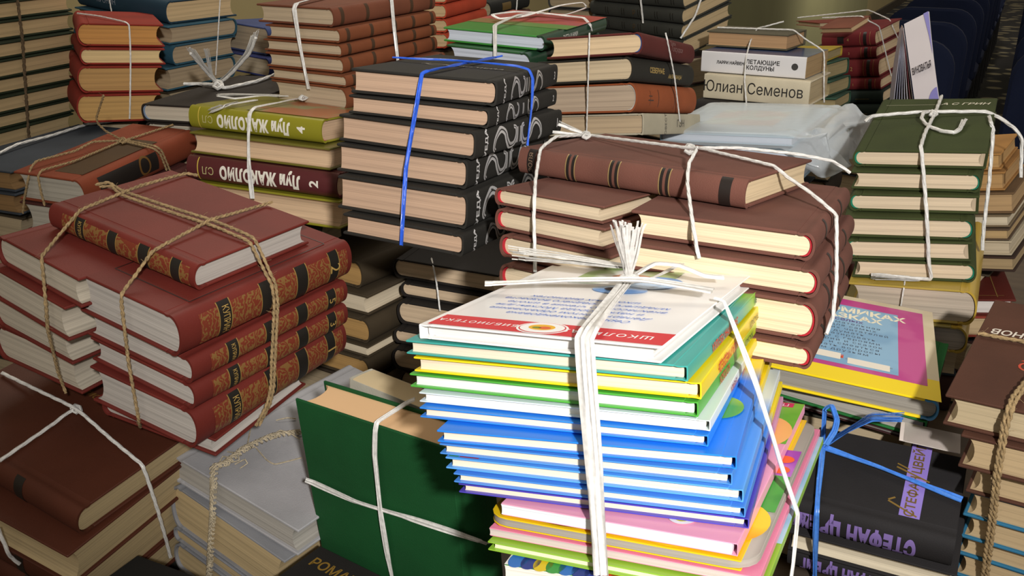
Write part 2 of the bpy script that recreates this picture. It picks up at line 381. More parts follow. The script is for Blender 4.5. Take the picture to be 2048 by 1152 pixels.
def make_string(name, ty, r, label, segs):
    rnd = random.Random(label)
    m = mat('jute', '#98805a') if ty == 'jute' else mat('jute', '#b3a68c') if ty in ('chain', 'thread') else mat('poly', '#2f5fd0') if ty == 'flat' else mat('poly', '#dad8d3')
    if 'dull brown twine' in label: m = mat('jute', '#5f4d36')
    if 'blue string with bow' in label: m = mat('poly', '#4a86dc')
    cat = 'ribbon' if 'ribbon' in name or 'tape' in name else 'twine' if 'twine' in name or 'thread' in name else 'string'
    root = None
    first = Vector([q for q in segs[0] if isinstance(q, tuple)][0][:3])
    if len(segs) > 1: root = thing(name, label, cat, Matrix.Translation(first+Vector((0, 0, CAM_Z))))
    for seg in segs:
        bm = bmesh.new()
        sty, sr = ty, r
        if isinstance(seg[0], str): sty, sr = seg[0], seg[1]; seg = seg[2:]
        ty_, r_ = ty, r; ty, r = sty, sr
        pts = [s[:3] for s in seg]; nr = [s[3:] for s in seg]
        if ty in ('jute', 'cord'):
            path, nn = smooth_path(pts, nr, r*1.6)
            plies = 2 if ty == 'jute' else 3; pr = r*(.62 if plies == 2 else .58); pitch = r*(7 if ty == 'jute' else 26)
            for k in range(plies):
                d = 0; pp = []
                for i, p in enumerate(path):
                    if i: d += (p-path[i-1]).length
                    t = (path[min(i+1, len(path)-1)]-path[max(i-1, 0)]); t = t.normalized() if t.length > 1e-7 else Vector((1, 0, 0))
                    s = t.cross(nn[i]); s = s.normalized() if s.length > 1e-5 else t.orthogonal().normalized(); q = s.cross(t)
                    a = 2*math.pi*(d/pitch+k/plies); e = r*(.42*(1+.12*rnd.uniform(-1, 1)) if plies == 2 else .40)
                    pp.append(p+s*math.cos(a)*e+q*math.sin(a)*e)
                sweep(bm, pp, lambda i, n: circ(pr, 6))
            if ty == 'jute':                    # stray fibres
                for q in range(len(path)//3):
                    i = rnd.randrange(len(path)); v = Vector((rnd.uniform(-1, 1), rnd.uniform(-1, 1), rnd.uniform(-.2, 1))).normalized()*r*rnd.uniform(1.5, 4.5)
                    b_ = path[i]; c_ = b_+v*.5+Vector((rnd.uniform(-1, 1), rnd.uniform(-1, 1), .3))*r*.8
                    sweep(bm, [b_, c_, b_+v], lambda i, n: circ(r*.055, 3))
        elif ty in ('ribbon', 'flat'):
            path, nn = smooth_path(pts, nr, max(r*.8, .0015)); th = r*.16 if ty == 'ribbon' else r*.3
            f1, f2 = rnd.uniform(.05, .09), rnd.uniform(0, 6)
            ph = [rnd.uniform(0, 6) for _ in range(9)]
            def pf(i, n):
                w = r*(.86+.14*math.sin(i*f1*2+f2)); K = 8
                top = [(w*(1-2*k/K), th+th*.9*math.sin(ph[k]+i*.12)) for k in range(K+1)]
                return top+[(a, b-th*1.2) for a, b in top[::-1]]
            sweep(bm, path, pf, nn)
        elif ty == 'tassel':                    # bundle of split ribbon fibres, spreading towards the end
            path, nn = smooth_path(pts, nr, .004)
            for k in range(16):
                a0 = rnd.uniform(-1, 1); b0 = rnd.uniform(0, 1); cut = len(path)-rnd.randrange(0, 3); wv = rnd.uniform(0, 6)
                pp = []
                for i, p in enumerate(path[:cut]):
                    t = (path[min(i+1, len(path)-1)]-path[max(i-1, 0)]).normalized(); s = t.cross(nn[i]).normalized(); q = s.cross(t)
                    f = .25+1.0*i/len(path); pp.append(p+s*a0*r*f+q*(b0*r*f*.55+.0004)+s*math.sin(i*.8+wv)*r*.06)
                if len(pp) > 1: sweep(bm, pp, lambda i, n: [(-r*.13, 0), (0, r*.04), (r*.13, 0), (0, -r*.04)])
        elif ty == 'thread':
            path, nn = smooth_path(pts, nr, .003); sweep(bm, path, lambda i, n: circ(r, 5))
        elif ty == 'chain':
            path, nn = smooth_path(pts, nr, .0011)
            for ph in (0, 1, 2):
                pp = []
                for i, p in enumerate(path):
                    t = (path[min(i+1, len(path)-1)]-path[max(i-1, 0)]).normalized(); s = t.cross(nn[i]).normalized(); q = s.cross(t)
                    a = i*.55+ph*2.1; pp.append(p+s*math.sin(a)*r*3.2+q*(math.cos(a*2)*r*.9+r)+t*math.sin(2*a)*r*2.4)
                sweep(bm, pp, lambda i, n: circ(r*.75, 5))
        if root: mk({'tassel': 'frayed_end', 'thread': 'thread'}.get(ty, 'knot' if len(pts) > 8 and (Vector(pts[0])-Vector(pts[-1])).length < r*5 else 'strand'), bm, m, root, Matrix.Translation(-first), 60)
        else: return tag(mk(name, bm, m, None, Matrix.Translation((0, 0, CAM_Z)), 60), label, cat)
        ty, r = ty_, r_
    return root
# ---------------------------------------------------------------- measured positions (book frames, string paths)
BOOKS = [
 ('hardback_book', 'maroon gilt-spined book lying across the top of the jute-tied maroon bundle', 'book', 'books of the jute-tied maroon bundle', [0.85367, 0.50896, 0.11046, -0.2984, -0.50386, 0.86077, -0.07214, 0.7959, -0.1318, 0.00593, 0.99126, 1.14], [0.1805, 0.136, 0.0232], {'cov': '#68261f', 'spine': 'n', 'pg': '#b5aea6', 'deco': [('band', 0.1, 0.97, ('gilt', '#74301f', '#7d5a30'), -0.72, 0.72), ('band3', 0.192, 0.262, '#1d1a16', '#a8864a', 0.86), ('band3', 0.422, 0.488, '#1d1a16', '#a8864a', 0.86), ('band3', 0.632, 0.708, '#1d1a16', '#a8864a', 0.86), ('band3', 0.847, 0.913, '#1d1a16', '#a8864a', 0.86), ('stext', 'КУПРИН', 0.228, 0.26, '#b39250', {'rot': -90, 'wid': 0.62})], 'surf': 'leather'}),
 ('hardback_book', 'maroon book, topmost in the right column of the jute-tied maroon bundle', 'book', 'books of the jute-tied maroon bundle', [0.85339, 0.50943, 0.11046, -0.2565, -0.50433, 0.86049, -0.07214, 0.7687, -0.1318, 0.00585, 0.99126, 1.1021], [0.1215, 0.2046, 0.0364], {'cov': '#68261f', 'spine': 'r', 'pg': '#b5aea6', 'deco': [('band', 0.1, 0.97, ('gilt', '#74301f', '#7d5a30'), -0.72, 0.72), ('band3', 0.192, 0.262, '#1d1a16', '#a8864a', 0.86), ('band3', 0.422, 0.488, '#1d1a16', '#a8864a', 0.86), ('band3', 0.632, 0.708, '#1d1a16', '#a8864a', 0.86), ('band3', 0.847, 0.913, '#1d1a16', '#a8864a', 0.86), ('stext', 'КУПРИН', 0.228, 0.26, '#b39250', {'rot': -90, 'wid': 0.62}), ('stext', '2', 0.88, 0.5, '#b39250', {'rot': -90}), ('cline', -0.36, -0.38, 0.36, -0.38, 0.0012, '#2a1512'), ('cline', 0.36, -0.38, 0.36, 0.4, 0.0012, '#2a1512'), ('cline', 0.36, 0.4, -0.36, 0.4, 0.0012, '#2a1512'), ('cline', -0.36, 0.4, -0.36, -0.38, 0.0012, '#2a1512')], 'surf': 'leather'}),
 ('hardback_book', 'maroon book, second from top in the right column of the jute-tied maroon bundle', 'book', 'books of the jute-tied maroon bundle', [0.86164, 0.49535, 0.11046, -0.2592, -0.49013, 0.86866, -0.07214, 0.7684, -0.13169, 0.00802, 0.99126, 1.0712], [0.1254, 0.1915, 0.023], {'cov': '#68261f', 'spine': 'r', 'pg': '#b5aea6', 'deco': [('band', 0.1, 0.97, ('gilt', '#74301f', '#7d5a30'), -0.72, 0.72), ('band3', 0.192, 0.262, '#1d1a16', '#a8864a', 0.86), ('band3', 0.422, 0.488, '#1d1a16', '#a8864a', 0.86), ('band3', 0.632, 0.708, '#1d1a16', '#a8864a', 0.86), ('band3', 0.847, 0.913, '#1d1a16', '#a8864a', 0.86), ('stext', 'КУПРИН', 0.228, 0.26, '#b39250', {'rot': -90, 'wid': 0.62}), ('stext', '5', 0.88, 0.5, '#b39250', {'rot': -90})], 'surf': 'leather'}),
 ('hardback_book', 'maroon book, third from top in the right column of the jute-tied maroon bundle', 'book', 'books of the jute-tied maroon bundle', [0.85988, 0.4984, 0.11046, -0.2602, -0.49321, 0.86691, -0.07214, 0.7693, -0.13172, 0.00755, 0.99126, 1.047], [0.1244, 0.1912, 0.023], {'cov': '#68261f', 'spine': 'r', 'pg': '#b5aea6', 'deco': [('band', 0.1, 0.97, ('gilt', '#74301f', '#7d5a30'), -0.72, 0.72), ('band3', 0.192, 0.262, '#1d1a16', '#a8864a', 0.86), ('band3', 0.422, 0.488, '#1d1a16', '#a8864a', 0.86), ('band3', 0.632, 0.708, '#1d1a16', '#a8864a', 0.86), ('band3', 0.847, 0.913, '#1d1a16', '#a8864a', 0.86), ('stext', 'КУПРИН', 0.228, 0.26, '#b39250', {'rot': -90, 'wid': 0.62}), ('stext', '3', 0.88, 0.5, '#b39250', {'rot': -90})], 'surf': 'leather'}),
 ('hardback_book', 'maroon book, fourth from top in the right column of the jute-tied maroon bundle', 'book', 'books of the jute-tied maroon bundle', [0.87769, 0.46632, 0.11046, -0.2641, -0.46087, 0.88453, -0.07214, 0.7709, -0.13135, 0.01241, 0.99126, 1.0165], [0.1231, 0.1979, 0.0361], {'cov': '#68261f', 'spine': 'r', 'pg': '#b5aea6', 'deco': [('band', 0.1, 0.97, ('gilt', '#74301f', '#7d5a30'), -0.72, 0.72), ('band3', 0.192, 0.262, '#1d1a16', '#a8864a', 0.86), ('band3', 0.422, 0.488, '#1d1a16', '#a8864a', 0.86), ('band3', 0.632, 0.708, '#1d1a16', '#a8864a', 0.86), ('band3', 0.847, 0.913, '#1d1a16', '#a8864a', 0.86), ('stext', 'КУПРИН', 0.228, 0.26, '#b39250', {'rot': -90, 'wid': 0.62}), ('stext', '1', 0.88, 0.5, '#b39250', {'rot': -90})], 'surf': 'leather'}),
 ('hardback_book', 'maroon book, fifth from top in the right column of the jute-tied maroon bundle', 'book', 'books of the jute-tied maroon bundle', [0.9169, 0.38352, 0.11046, -0.282, -0.37747, 0.92321, -0.07214, 0.7615, -0.12965, 0.02445, 0.99126, 0.9895], [0.123, 0.1342, 0.0176], {'cov': '#68261f', 'spine': 'l', 'pg': '#b5aea6', 'surf': 'leather'}),
 ('hardback_book', 'maroon book, topmost in the left column of the jute-tied maroon bundle', 'book', 'books of the jute-tied maroon bundle', [0.82026, 0.56123, 0.11046, -0.3503, -0.55658, 0.82766, -0.07214, 0.8099, -0.13191, -0.00231, 0.99126, 1.1201], [0.1209, 0.1869, 0.0274], {'cov': '#68261f', 'spine': 'l', 'pg': '#b8ae9c', 'surf': 'leather'}),
 ('hardback_book', 'maroon book, second from top in the left column of the jute-tied maroon bundle', 'book', 'books of the jute-tied maroon bundle', [0.82136, 0.55961, 0.11046, -0.3663, -0.55495, 0.82875, -0.07214, 0.812, -0.13192, -0.00205, 0.99126, 1.0905], [0.1165, 0.1869, 0.0327], {'cov': '#68261f', 'spine': 'l', 'pg': '#b8ae9c', 'surf': 'leather'}),
 ('hardback_book', 'maroon book, third from top in the left column of the jute-tied maroon bundle', 'book', 'books of the jute-tied maroon bundle', [0.84658, 0.52067, 0.11046, -0.3821, -0.51567, 0.85375, -0.07214, 0.8337, -0.13187, 0.00411, 0.99126, 1.0585], [0.1123, 0.1868, 0.035], {'cov': '#68261f', 'spine': 'l', 'pg': '#b8ae9c', 'surf': 'leather'}),
 ('hardback_book', 'maroon book, fourth from top in the left column of the jute-tied maroon bundle', 'book', 'books of the jute-tied maroon bundle', [0.88688, 0.44861, 0.11046, -0.3942, -0.44303, 0.8936, -0.07214, 0.8461, -0.13107, 0.01504, 0.99126, 1.0237], [0.1119, 0.1868, 0.036], {'cov': '#68261f', 'spine': 'l', 'pg': '#b8ae9c', 'surf': 'leather'}),
 ('hardback_book', 'dark brown book with faint gold script on top of bottom left bundle', 'book', 'books of the dark brown bundle at bottom left', [0.87357, 0.47182, 0.11945, -0.4227, -0.45358, 0.8782, -0.15174, 0.7537, -0.17649, 0.07837, 0.98118, 0.9493], [0.2124, 0.1445, 0.029], {'cov': '#4a2416', 'spine': 'n', 'pg': '#a8946e', 'surf': 'leather', 'deco': [('band', 0.64, 0.69, '#1c1612'), ('ctext', 'Советские писатели', -0.12, 0.3, 0.012, '#7a5a26', {'shear': 0.3, 'rot': 0})]}),
 ('hardback_book', 'dark brown book, second from top of the dark brown bundle at bottom left', 'book', 'books of the dark brown bundle at bottom left', [0.89386, 0.43213, 0.11945, -0.433, -0.4137, 0.89768, -0.15174, 0.7421, -0.1728, 0.08622, 0.98118, 0.9134], [0.2133, 0.1516, 0.0379], {'cov': '#4a2416', 'spine': 'f', 'pg': '#a8946e', 'surf': 'leather', 'deco': []}),
 ('hardback_book', 'dark brown book, third from top of the dark brown bundle at bottom left', 'book', 'books of the dark brown bundle at bottom left', [0.89152, 0.43695, 0.11945, -0.4395, -0.41854, 0.89543, -0.15174, 0.7575, -0.17326, 0.08528, 0.98118, 0.8737], [0.2122, 0.1501, 0.0439], {'cov': '#4a2416', 'spine': 'n', 'pg': '#a8946e', 'surf': 'leather', 'deco': [('band', 0.64, 0.69, '#1c1612')]}),
 ('hardback_book', 'dark brown book, fourth from top of the dark brown bundle at bottom left', 'book', 'books of the dark brown bundle at bottom left', [0.89152, 0.43695, 0.11945, -0.4444, -0.41854, 0.89543, -0.15174, 0.7637, -0.17326, 0.08528, 0.98118, 0.8337], [0.2127, 0.1504, 0.0351], {'cov': '#4a2416', 'spine': 'n', 'pg': '#a8946e', 'surf': 'leather', 'deco': [('band', 0.64, 0.69, '#1c1612')]}),
 ('hardback_book', 'grey book, topmost of the grey bundle at lower left', 'book', 'books of the grey bundle at lower left', [0.83034, 0.54653, 0.10883, -0.1886, -0.54455, 0.83725, -0.04986, 0.8036, -0.11836, -0.01786, 0.99281, 0.9033], [0.166, 0.2385, 0.0282], {'cov': '#a5a4a6', 'spine': 'l', 'pg': '#a8a39a'}),
 ('hardback_book', 'grey book, second from top of the grey bundle at lower left', 'book', 'books of the grey bundle at lower left', [0.80539, 0.58267, 0.10883, -0.1936, -0.581, 0.81238, -0.04986, 0.7979, -0.11746, -0.02307, 0.99281, 0.8636], [0.1594, 0.2398, 0.0489], {'cov': '#85868a', 'spine': 'l', 'pg': '#c2ab80'}),
 ('hardback_book', 'grey book, third from top of the grey bundle at lower left', 'book', 'books of the grey bundle at lower left', [0.80662, 0.58097, 0.10883, -0.196, -0.57927, 0.81361, -0.04986, 0.7977, -0.11751, -0.02282, 0.99281, 0.8301], [0.1594, 0.2391, 0.0157], {'cov': '#85868a', 'spine': 'l', 'pg': '#c2ab80'}),
 ('hardback_book', 'grey book, fourth from top of the grey bundle at lower left', 'book', 'books of the grey bundle at lower left', [0.80719, 0.58017, 0.10883, -0.1988, -0.57847, 0.81418, -0.04986, 0.7979, -0.11753, -0.02271, 0.99281, 0.8051], [0.1594, 0.2393, 0.0323], {'cov': '#85868a', 'spine': 'l', 'pg': '#c2ab80'}),
 ('hardback_book', 'thick dark green book standing upright with pale page edge upward', 'book', None, [0.83272, 0.55019, -0.06219, -0.0903, -0.55225, 0.83339, -0.02163, 0.6455, 0.03993, 0.05236, 0.99783, 0.9481], [0.1807, 0.0358, 0.1664], {'cov': '#0f4a22', 'spine': 'r', 'pg': '#d8b184', 'stand': True, 'deco': []}),
 ('picture_book', 'white picture book with red banner on top of the bright stack', 'book', 'books of the bright children book stack', [0.88078, 0.47118, -0.04703, 0.0729, -0.45847, 0.8734, 0.16425, 0.6021, 0.11847, -0.12311, 0.9853, 1.1523], [0.1576, 0.2599, 0.0093], {'cov': '#f2f0ee', 'spine': 'l', 'pg': '#cfccc8', 'kind': 'flat', 'surf': 'glossy', 'ov': 0.006, 'deco': [('crect', -0.47, -0.49, 0.5, -0.4, '#cf2a33'), ('ctext', 'ШКОЛЬНАЯ', 0.26, -0.446, 0.0086, '#f2f0ee', {'rot': 180, 'bold': 0.012, 'spc': 1.25}), ('ctext', 'БИБЛИОТЕКА', -0.28, -0.446, 0.007, '#f2f0ee', {'rot': 180, 'bold': 0.012, 'spc': 1.25}), ('coval', -0.0, -0.446, 0.0165, 0.0125, '#f2f0ee', 0.0001), ('coval', -0.0, -0.446, 0.015, 0.0112, '#cf2a33', 0.0002), ('coval', -0.0, -0.446, 0.0142, 0.0105, '#f2f0ee', 0.0003), ('coval', -0.003, -0.444, 0.0085, 0.006, '#e8b020', 0.0004), ('coval', 0.012, -0.448, 0.004, 0.0028, '#d9622a', 0.0005), ('coval', -0.02, -0.45, 0.003, 0.002, '#7a8a2a', 0.0005), ('crect', -0.25, 0.02, 0.2, 0.27, ('print', '#e9e7e4', '#9db57a'), 0), ('coval', 0.13, 0.07, 0.022, 0.02, ('print', '#bcd6f2', '#5d97dc'), 0.0002), ('coval', 0.04, -0.03, 0.02, 0.012, ('print', '#c8dcf0', '#6fa2de'), 0.0002), ('coval', -0.12, 0.25, 0.035, 0.009, ('print', '#3f6a34', '#8fae6a'), 0.0003), ('coval', 0.02, -0.03, 0.008, 0.005, '#3a3540', 0.0004), ('coval', -0.2, 0.05, 0.012, 0.006, '#5a564e', 0.0004), ('coval', 0.0, 0.12, 0.015, 0.01, '#c08a6a', 0.0004), ('ctext', 'Художник', 0.12, 0.33, 0.009, '#2f6fd0', {'rot': 180, 'shear': 0.3}), ('ctext', 'Н. Трепенок', 0.22, 0.37, 0.008, '#2f6fd0', {'rot': 180, 'shear': 0.3}), ('ctext', 'Серия рекомендована', 0.02, -0.335, 0.0064, '#2f6fd0', {'rot': 180, 'shear': 0.35, 'wid': 1.2}), ('ctext', 'Департаментом образования', -0.005000000000000001, -0.3, 0.0064, '#2f6fd0', {'rot': 180, 'shear': 0.35, 'wid': 1.2}), ('ctext', 'и науки города Москвы для', -0.030000000000000002, -0.265, 0.0064, '#2f6fd0', {'rot': 180, 'shear': 0.35, 'wid': 1.2}), ('ctext', 'внеклассного чтения в школе', 0.02, -0.23, 0.0064, '#2f6fd0', {'rot': 180, 'shear': 0.35, 'wid': 1.2}), ('ctext', 'младшего и среднего возраста', -0.005000000000000001, -0.195, 0.0064, '#2f6fd0', {'rot': 180, 'shear': 0.35, 'wid': 1.2}), ('ctext', 'школьных библиотек', -0.030000000000000002, -0.16, 0.0064, '#2f6fd0', {'rot': 180, 'shear': 0.35, 'wid': 1.2}), ('crect', -0.05, 0.385, -0.042, 0.42, '#55504a'), ('crect', -0.037500000000000006, 0.385, -0.0335, 0.42, '#55504a'), ('crect', -0.025, 0.385, -0.021, 0.42, '#55504a'), ('crect', -0.012499999999999997, 0.385, -0.004499999999999997, 0.42, '#55504a'), ('crect', 0.0, 0.385, 0.004, 0.42, '#55504a'), ('crect', 0.012499999999999997, 0.385, 0.016499999999999997, 0.42, '#55504a'), ('crect', 0.02500000000000001, 0.385, 0.03300000000000001, 0.42, '#55504a'), ('crect', 0.037500000000000006, 0.385, 0.04150000000000001, 0.42, '#55504a'), ('crect', 0.05, 0.385, 0.054000000000000006, 0.42, '#55504a'), ('crect', 0.0625, 0.385, 0.07050000000000001, 0.42, '#55504a'), ('crect', 0.075, 0.385, 0.079, 0.42, '#55504a'), ('crect', 0.08750000000000001, 0.385, 0.09150000000000001, 0.42, '#55504a'), ('crect', 0.10000000000000002, 0.385, 0.10800000000000001, 0.42, '#55504a'), ('crect', 0.1125, 0.385, 0.1165, 0.42, '#55504a'), ('crect', 0.125, 0.385, 0.129, 0.42, '#55504a'), ('crect', 0.1375, 0.385, 0.14550000000000002, 0.42, '#55504a')]}),
 ('picture_book', 'teal book, second from top of the bright children book stack', 'book', 'books of the bright children book stack', [0.89958, 0.43422, -0.04703, 0.0666, -0.42182, 0.89168, 0.16425, 0.5936, 0.11325, -0.12792, 0.9853, 1.1429], [0.1806, 0.2402, 0.0089], {'cov': '#3fa39a', 'spine': 'r', 'pg': '#d9cdb6', 'kind': 'flat', 'surf': 'glossy', 'spine_m': ('fade', '#3fa39a', '#8cc04a'), 'deco': [('stext', 'ПЯТЬ СКАЗОК •', 0.78, 0.62, '#3a4a6a', {'rot': 180, 'bold': 0.01, 'wid': 0.8}), ('stext', 'ЗАЮШКИНА ИЗБУШКА', 0.36, 0.8, '#d0423c', {'rot': 180, 'bold': 0.02, 'wid': 0.85}), ('band', 0.955, 0.985, '#e8e2da', -0.5, 0.5)]}),
 ('picture_book', 'yellow book, third from top of the bright children book stack', 'book', 'books of the bright children book stack', [0.91068, 0.41042, -0.04703, 0.0624, -0.39824, 0.90246, 0.16425, 0.5749, 0.10985, -0.13085, 0.9853, 1.1352], [0.1816, 0.202, 0.0096], {'cov': '#f2d61e', 'spine': 'r', 'pg': '#d9cdb6', 'kind': 'flat', 'surf': 'glossy', 'deco': [('stext', 'ПЯТЬ СКАЗОК •', 0.78, 0.62, '#5a5a30', {'rot': 180, 'bold': 0.01, 'wid': 0.8}), ('stext', 'МАША И МЕДВЕДЬ', 0.36, 0.8, '#d5482a', {'rot': 180, 'bold': 0.02, 'wid': 0.85}), ('band', 0.955, 0.985, '#e8e2da', -0.5, 0.5)]}),
 ('picture_book', 'teal book, fourth from top of the bright children book stack', 'book', 'books of the bright children book stack', [0.91042, 0.411, -0.04703, 0.0576, -0.39881, 0.9022, 0.16425, 0.5667, 0.10994, -0.13078, 0.9853, 1.1258], [0.1831, 0.1884, 0.0088], {'cov': '#4ea83c', 'spine': 'r', 'pg': '#dfe4dc', 'kind': 'flat', 'surf': 'glossy', 'spine_m': ('fade', '#4ea83c', '#b6c832'), 'deco': [('stext', 'ПЯТЬ СКАЗОК •', 0.78, 0.62, '#2f5a40', {'rot': 180, 'bold': 0.01, 'wid': 0.8}), ('stext', 'КОЛОБОК', 0.36, 0.8, '#c8402c', {'rot': 180, 'bold': 0.02, 'wid': 0.85}), ('band', 0.955, 0.985, '#e8e2da', -0.5, 0.5)]}),
 ('picture_book', 'pale blue book, fifth from top of the bright children book stack', 'book', 'books of the bright children book stack', [0.92115, 0.38635, -0.04703, 0.0614, -0.37439, 0.91261, 0.16425, 0.5606, 0.10638, -0.1337, 0.9853, 1.1181], [0.181, 0.187, 0.0062], {'cov': '#dbe9f0', 'spine': 'r', 'pg': '#ece8da', 'kind': 'flat', 'surf': 'glossy', 'spine_m': ('fade', '#dfeaea', '#f2d61e'), 'deco': [('stext', 'ТЕРЕМОК', 0.4, 0.8, '#b0455c', {'rot': 180, 'bold': 0.02})]}),
 ('picture_book', 'blue book, sixth from top of the bright children book stack', 'book', 'books of the bright children book stack', [0.92677, 0.37267, -0.04703, 0.064, -0.36083, 0.91806, 0.16425, 0.5651, 0.10438, -0.13526, 0.9853, 1.1098], [0.1775, 0.2092, 0.0065], {'cov': ('fade', '#2a86e8', '#e9d640'), 'spine': 'r', 'pg': '#e0d2b8', 'kind': 'flat', 'surf': 'glossy', 'deco': [('stext', 'СКАЗКИ', 0.62, 0.6, '#c8463c', {'rot': 180, 'bold': 0.02})]}),
 ('picture_book', 'bright blue book, seventh from top of the bright children book stack', 'book', 'books of the bright children book stack', [0.94274, 0.33021, -0.04703, 0.0755, -0.31877, 0.93349, 0.16425, 0.5588, 0.09814, -0.13986, 0.9853, 1.1032], [0.1754, 0.2294, 0.0073], {'cov': ('fade', '#2383ee', '#f2d61e'), 'spine': 'r', 'pg': '#e0d2b8', 'kind': 'flat', 'surf': 'glossy', 'deco': [('stext', 'СКАЗКИ', 0.62, 0.6, '#c8463c', {'rot': 180, 'bold': 0.02}), ('coval', 0.4, -0.18, 0.014, 0.02, ('print', '#a6cc3c', '#5cae4a'), 0.0002)]}),
 ('picture_book', 'dull blue book, eighth from top of the bright children book stack', 'book', 'books of the bright children book stack', [0.93471, 0.35229, -0.04703, 0.0754, -0.34064, 0.92574, 0.16425, 0.55, 0.1014, -0.13751, 0.9853, 1.0964], [0.1726, 0.2181, 0.0066], {'cov': ('fade', '#4a8fe0', '#f2d61e'), 'spine': 'r', 'pg': '#e0d2b8', 'kind': 'flat', 'surf': 'glossy', 'deco': [('stext', 'СКАЗКИ', 0.62, 0.6, '#c8463c', {'rot': 180, 'bold': 0.02})]}),
 ('picture_book', 'light blue book, ninth from top of the bright children book stack', 'book', 'books of the bright children book stack', [0.93383, 0.35461, -0.04703, 0.0794, -0.34294, 0.92488, 0.16425, 0.5435, 0.10174, -0.13726, 0.9853, 1.0894], [0.1748, 0.2132, 0.0072], {'cov': ('fade', '#57a2ee', '#d8e4ea'), 'spine': 'r', 'pg': '#e0d2b8', 'kind': 'flat', 'surf': 'glossy', 'deco': [('stext', 'СТИХИ', 0.62, 0.6, '#c8463c', {'rot': 180, 'bold': 0.02}), ('crect', -0.45, -0.49, -0.38, -0.47, '#c8303c'), ('crect', -0.49, -0.49, -0.455, -0.47, '#3f9a4a')]}),
 ('picture_book', 'mid blue book, tenth from top of the bright children book stack', 'book', 'books of the bright children book stack', [0.93291, 0.35703, -0.04703, 0.0826, -0.34534, 0.92399, 0.16425, 0.5385, 0.10209, -0.13699, 0.9853, 1.0826], [0.1701, 0.2145, 0.0057], {'cov': ('fade', '#4b8ee4', '#f2d61e'), 'spine': 'r', 'pg': '#e0d2b8', 'kind': 'flat', 'surf': 'glossy', 'deco': [('stext', 'СТИХИ', 0.62, 0.6, '#c8463c', {'rot': 180, 'bold': 0.02})]}),
 ('picture_book', 'purple book, eleventh from top of the bright children book stack', 'book', 'books of the bright children book stack', [0.93272, 0.35751, -0.04703, 0.0827, -0.34582, 0.92381, 0.16425, 0.5311, 0.10217, -0.13694, 0.9853, 1.0768], [0.1697, 0.1997, 0.0057], {'cov': ('fade', '#4c43b4', '#c890c0'), 'spine': 'r', 'pg': '#e0d2b8', 'kind': 'flat', 'surf': 'glossy', 'deco': [('stext', 'СТИХИ', 0.62, 0.6, '#c8463c', {'rot': 180, 'bold': 0.02})]}),
 ('paperback', 'pink paperback, twelfth from top of the bright children book stack', 'book', 'books of the bright children book stack', [0.90001, 0.43332, -0.04703, 0.1036, -0.42092, 0.8921, 0.16425, 0.5225, 0.11313, -0.12804, 0.9853, 1.0716], [0.1375, 0.222, 0.0071], {'cov': '#efa3bf', 'spine': 'r', 'pg': '#dfe4ea', 'kind': 'paper', 'surf': 'glossy', 'deco': [('crect', 0.0, 0.14, 0.5, 0.5, ('print', '#6fb23c', '#8cc24a')), ('coval', 0.36, 0.22, 0.02, 0.03, '#f2b26a', 0.0002), ('crect', 0.1, 0.455, 0.45, 0.495, '#d83a66', 0.0002), ('ctext', 'ПОДАРОК', 0.3, 0.475, 0.007, '#f2f0ee', {'rot': 180}), ('coval', 0.1, -0.36, 0.009, 0.012, '#f2f0ee', 0.0002), ('coval', 0.1, -0.36, 0.006, 0.009, '#c9c42a', 0.0003), ('coval', 0.25, -0.4, 0.009, 0.012, '#f2f0ee', 0.0002), ('coval', 0.25, -0.4, 0.006, 0.009, '#c9c42a', 0.0003)]}),
 ('board_book', 'sunflower board book, thirteenth from top of the bright children book stack', 'book', 'books of the bright children book stack', [0.89811, 0.43726, -0.04703, 0.1017, -0.42483, 0.89025, 0.16425, 0.5164, 0.11369, -0.12754, 0.9853, 1.0647], [0.1576, 0.2147, 0.0059], {'cov': '#e8c21a', 'spine': 'r', 'pg': '#9d968c', 'kind': 'board', 'surf': 'glossy', 'corner': 0.014, 'bt': 0.0008, 'deco': [('crect', 0.1, 0.22, 0.44, 0.46, '#efd21c'), ('crect', 0.22, 0.0, 0.49, 0.22, ('print', '#a24ab0', '#b86ac2'), 0.0001), ('crect', 0.05, -0.22, 0.49, 0.02, ('print', '#2a8a34', '#3fa03c'), 0.0002), ('coval', 0.36, -0.3, 0.021, 0.026, ('print', '#e8a812', '#f2d02a'), 0.0003), ('coval', 0.36, -0.29, 0.011, 0.013, '#6a4216', 0.0004), ('coval', 0.2, -0.43, 0.024, 0.014, ('print', '#e8a812', '#f2d02a'), 0.0003), ('coval', 0.2, -0.43, 0.012, 0.008, '#6a4216', 0.0004), ('coval', -0.2, -0.45, 0.02, 0.009, '#6a4216', 0.0004), ('coval', 0.44, 0.14, 0.006, 0.006, '#e8622a', 0.0005), ('coval', 0.44, 0.06, 0.006, 0.006, '#e8622a', 0.0005)]}),
 ('paperback', 'pink paperback, fourteenth from top of the bright children book stack', 'book', 'books of the bright children book stack', [0.90006, 0.43323, -0.04703, 0.1045, -0.42084, 0.89214, 0.16425, 0.5154, 0.11311, -0.12805, 0.9853, 1.0582], [0.1566, 0.2187, 0.005], {'cov': '#e888a8', 'spine': 'r', 'pg': '#c9b9b4', 'kind': 'paper', 'surf': 'glossy'}),
 ('picture_book', 'tan book, fifteenth from top of the bright children book stack', 'book', 'books of the bright children book stack', [0.8997, 0.43396, -0.04703, 0.1053, -0.42156, 0.8918, 0.16425, 0.5116, 0.11322, -0.12795, 0.9853, 1.0524], [0.1578, 0.2245, 0.0054], {'cov': '#8fbe3a', 'spine': 'r', 'pg': '#e6dcc0', 'kind': 'flat', 'surf': 'glossy', 'deco': [('crect', 0.36, -0.25, 0.5, 0.5, ('print', '#8fc0d8', '#a9d0e0'))]}),
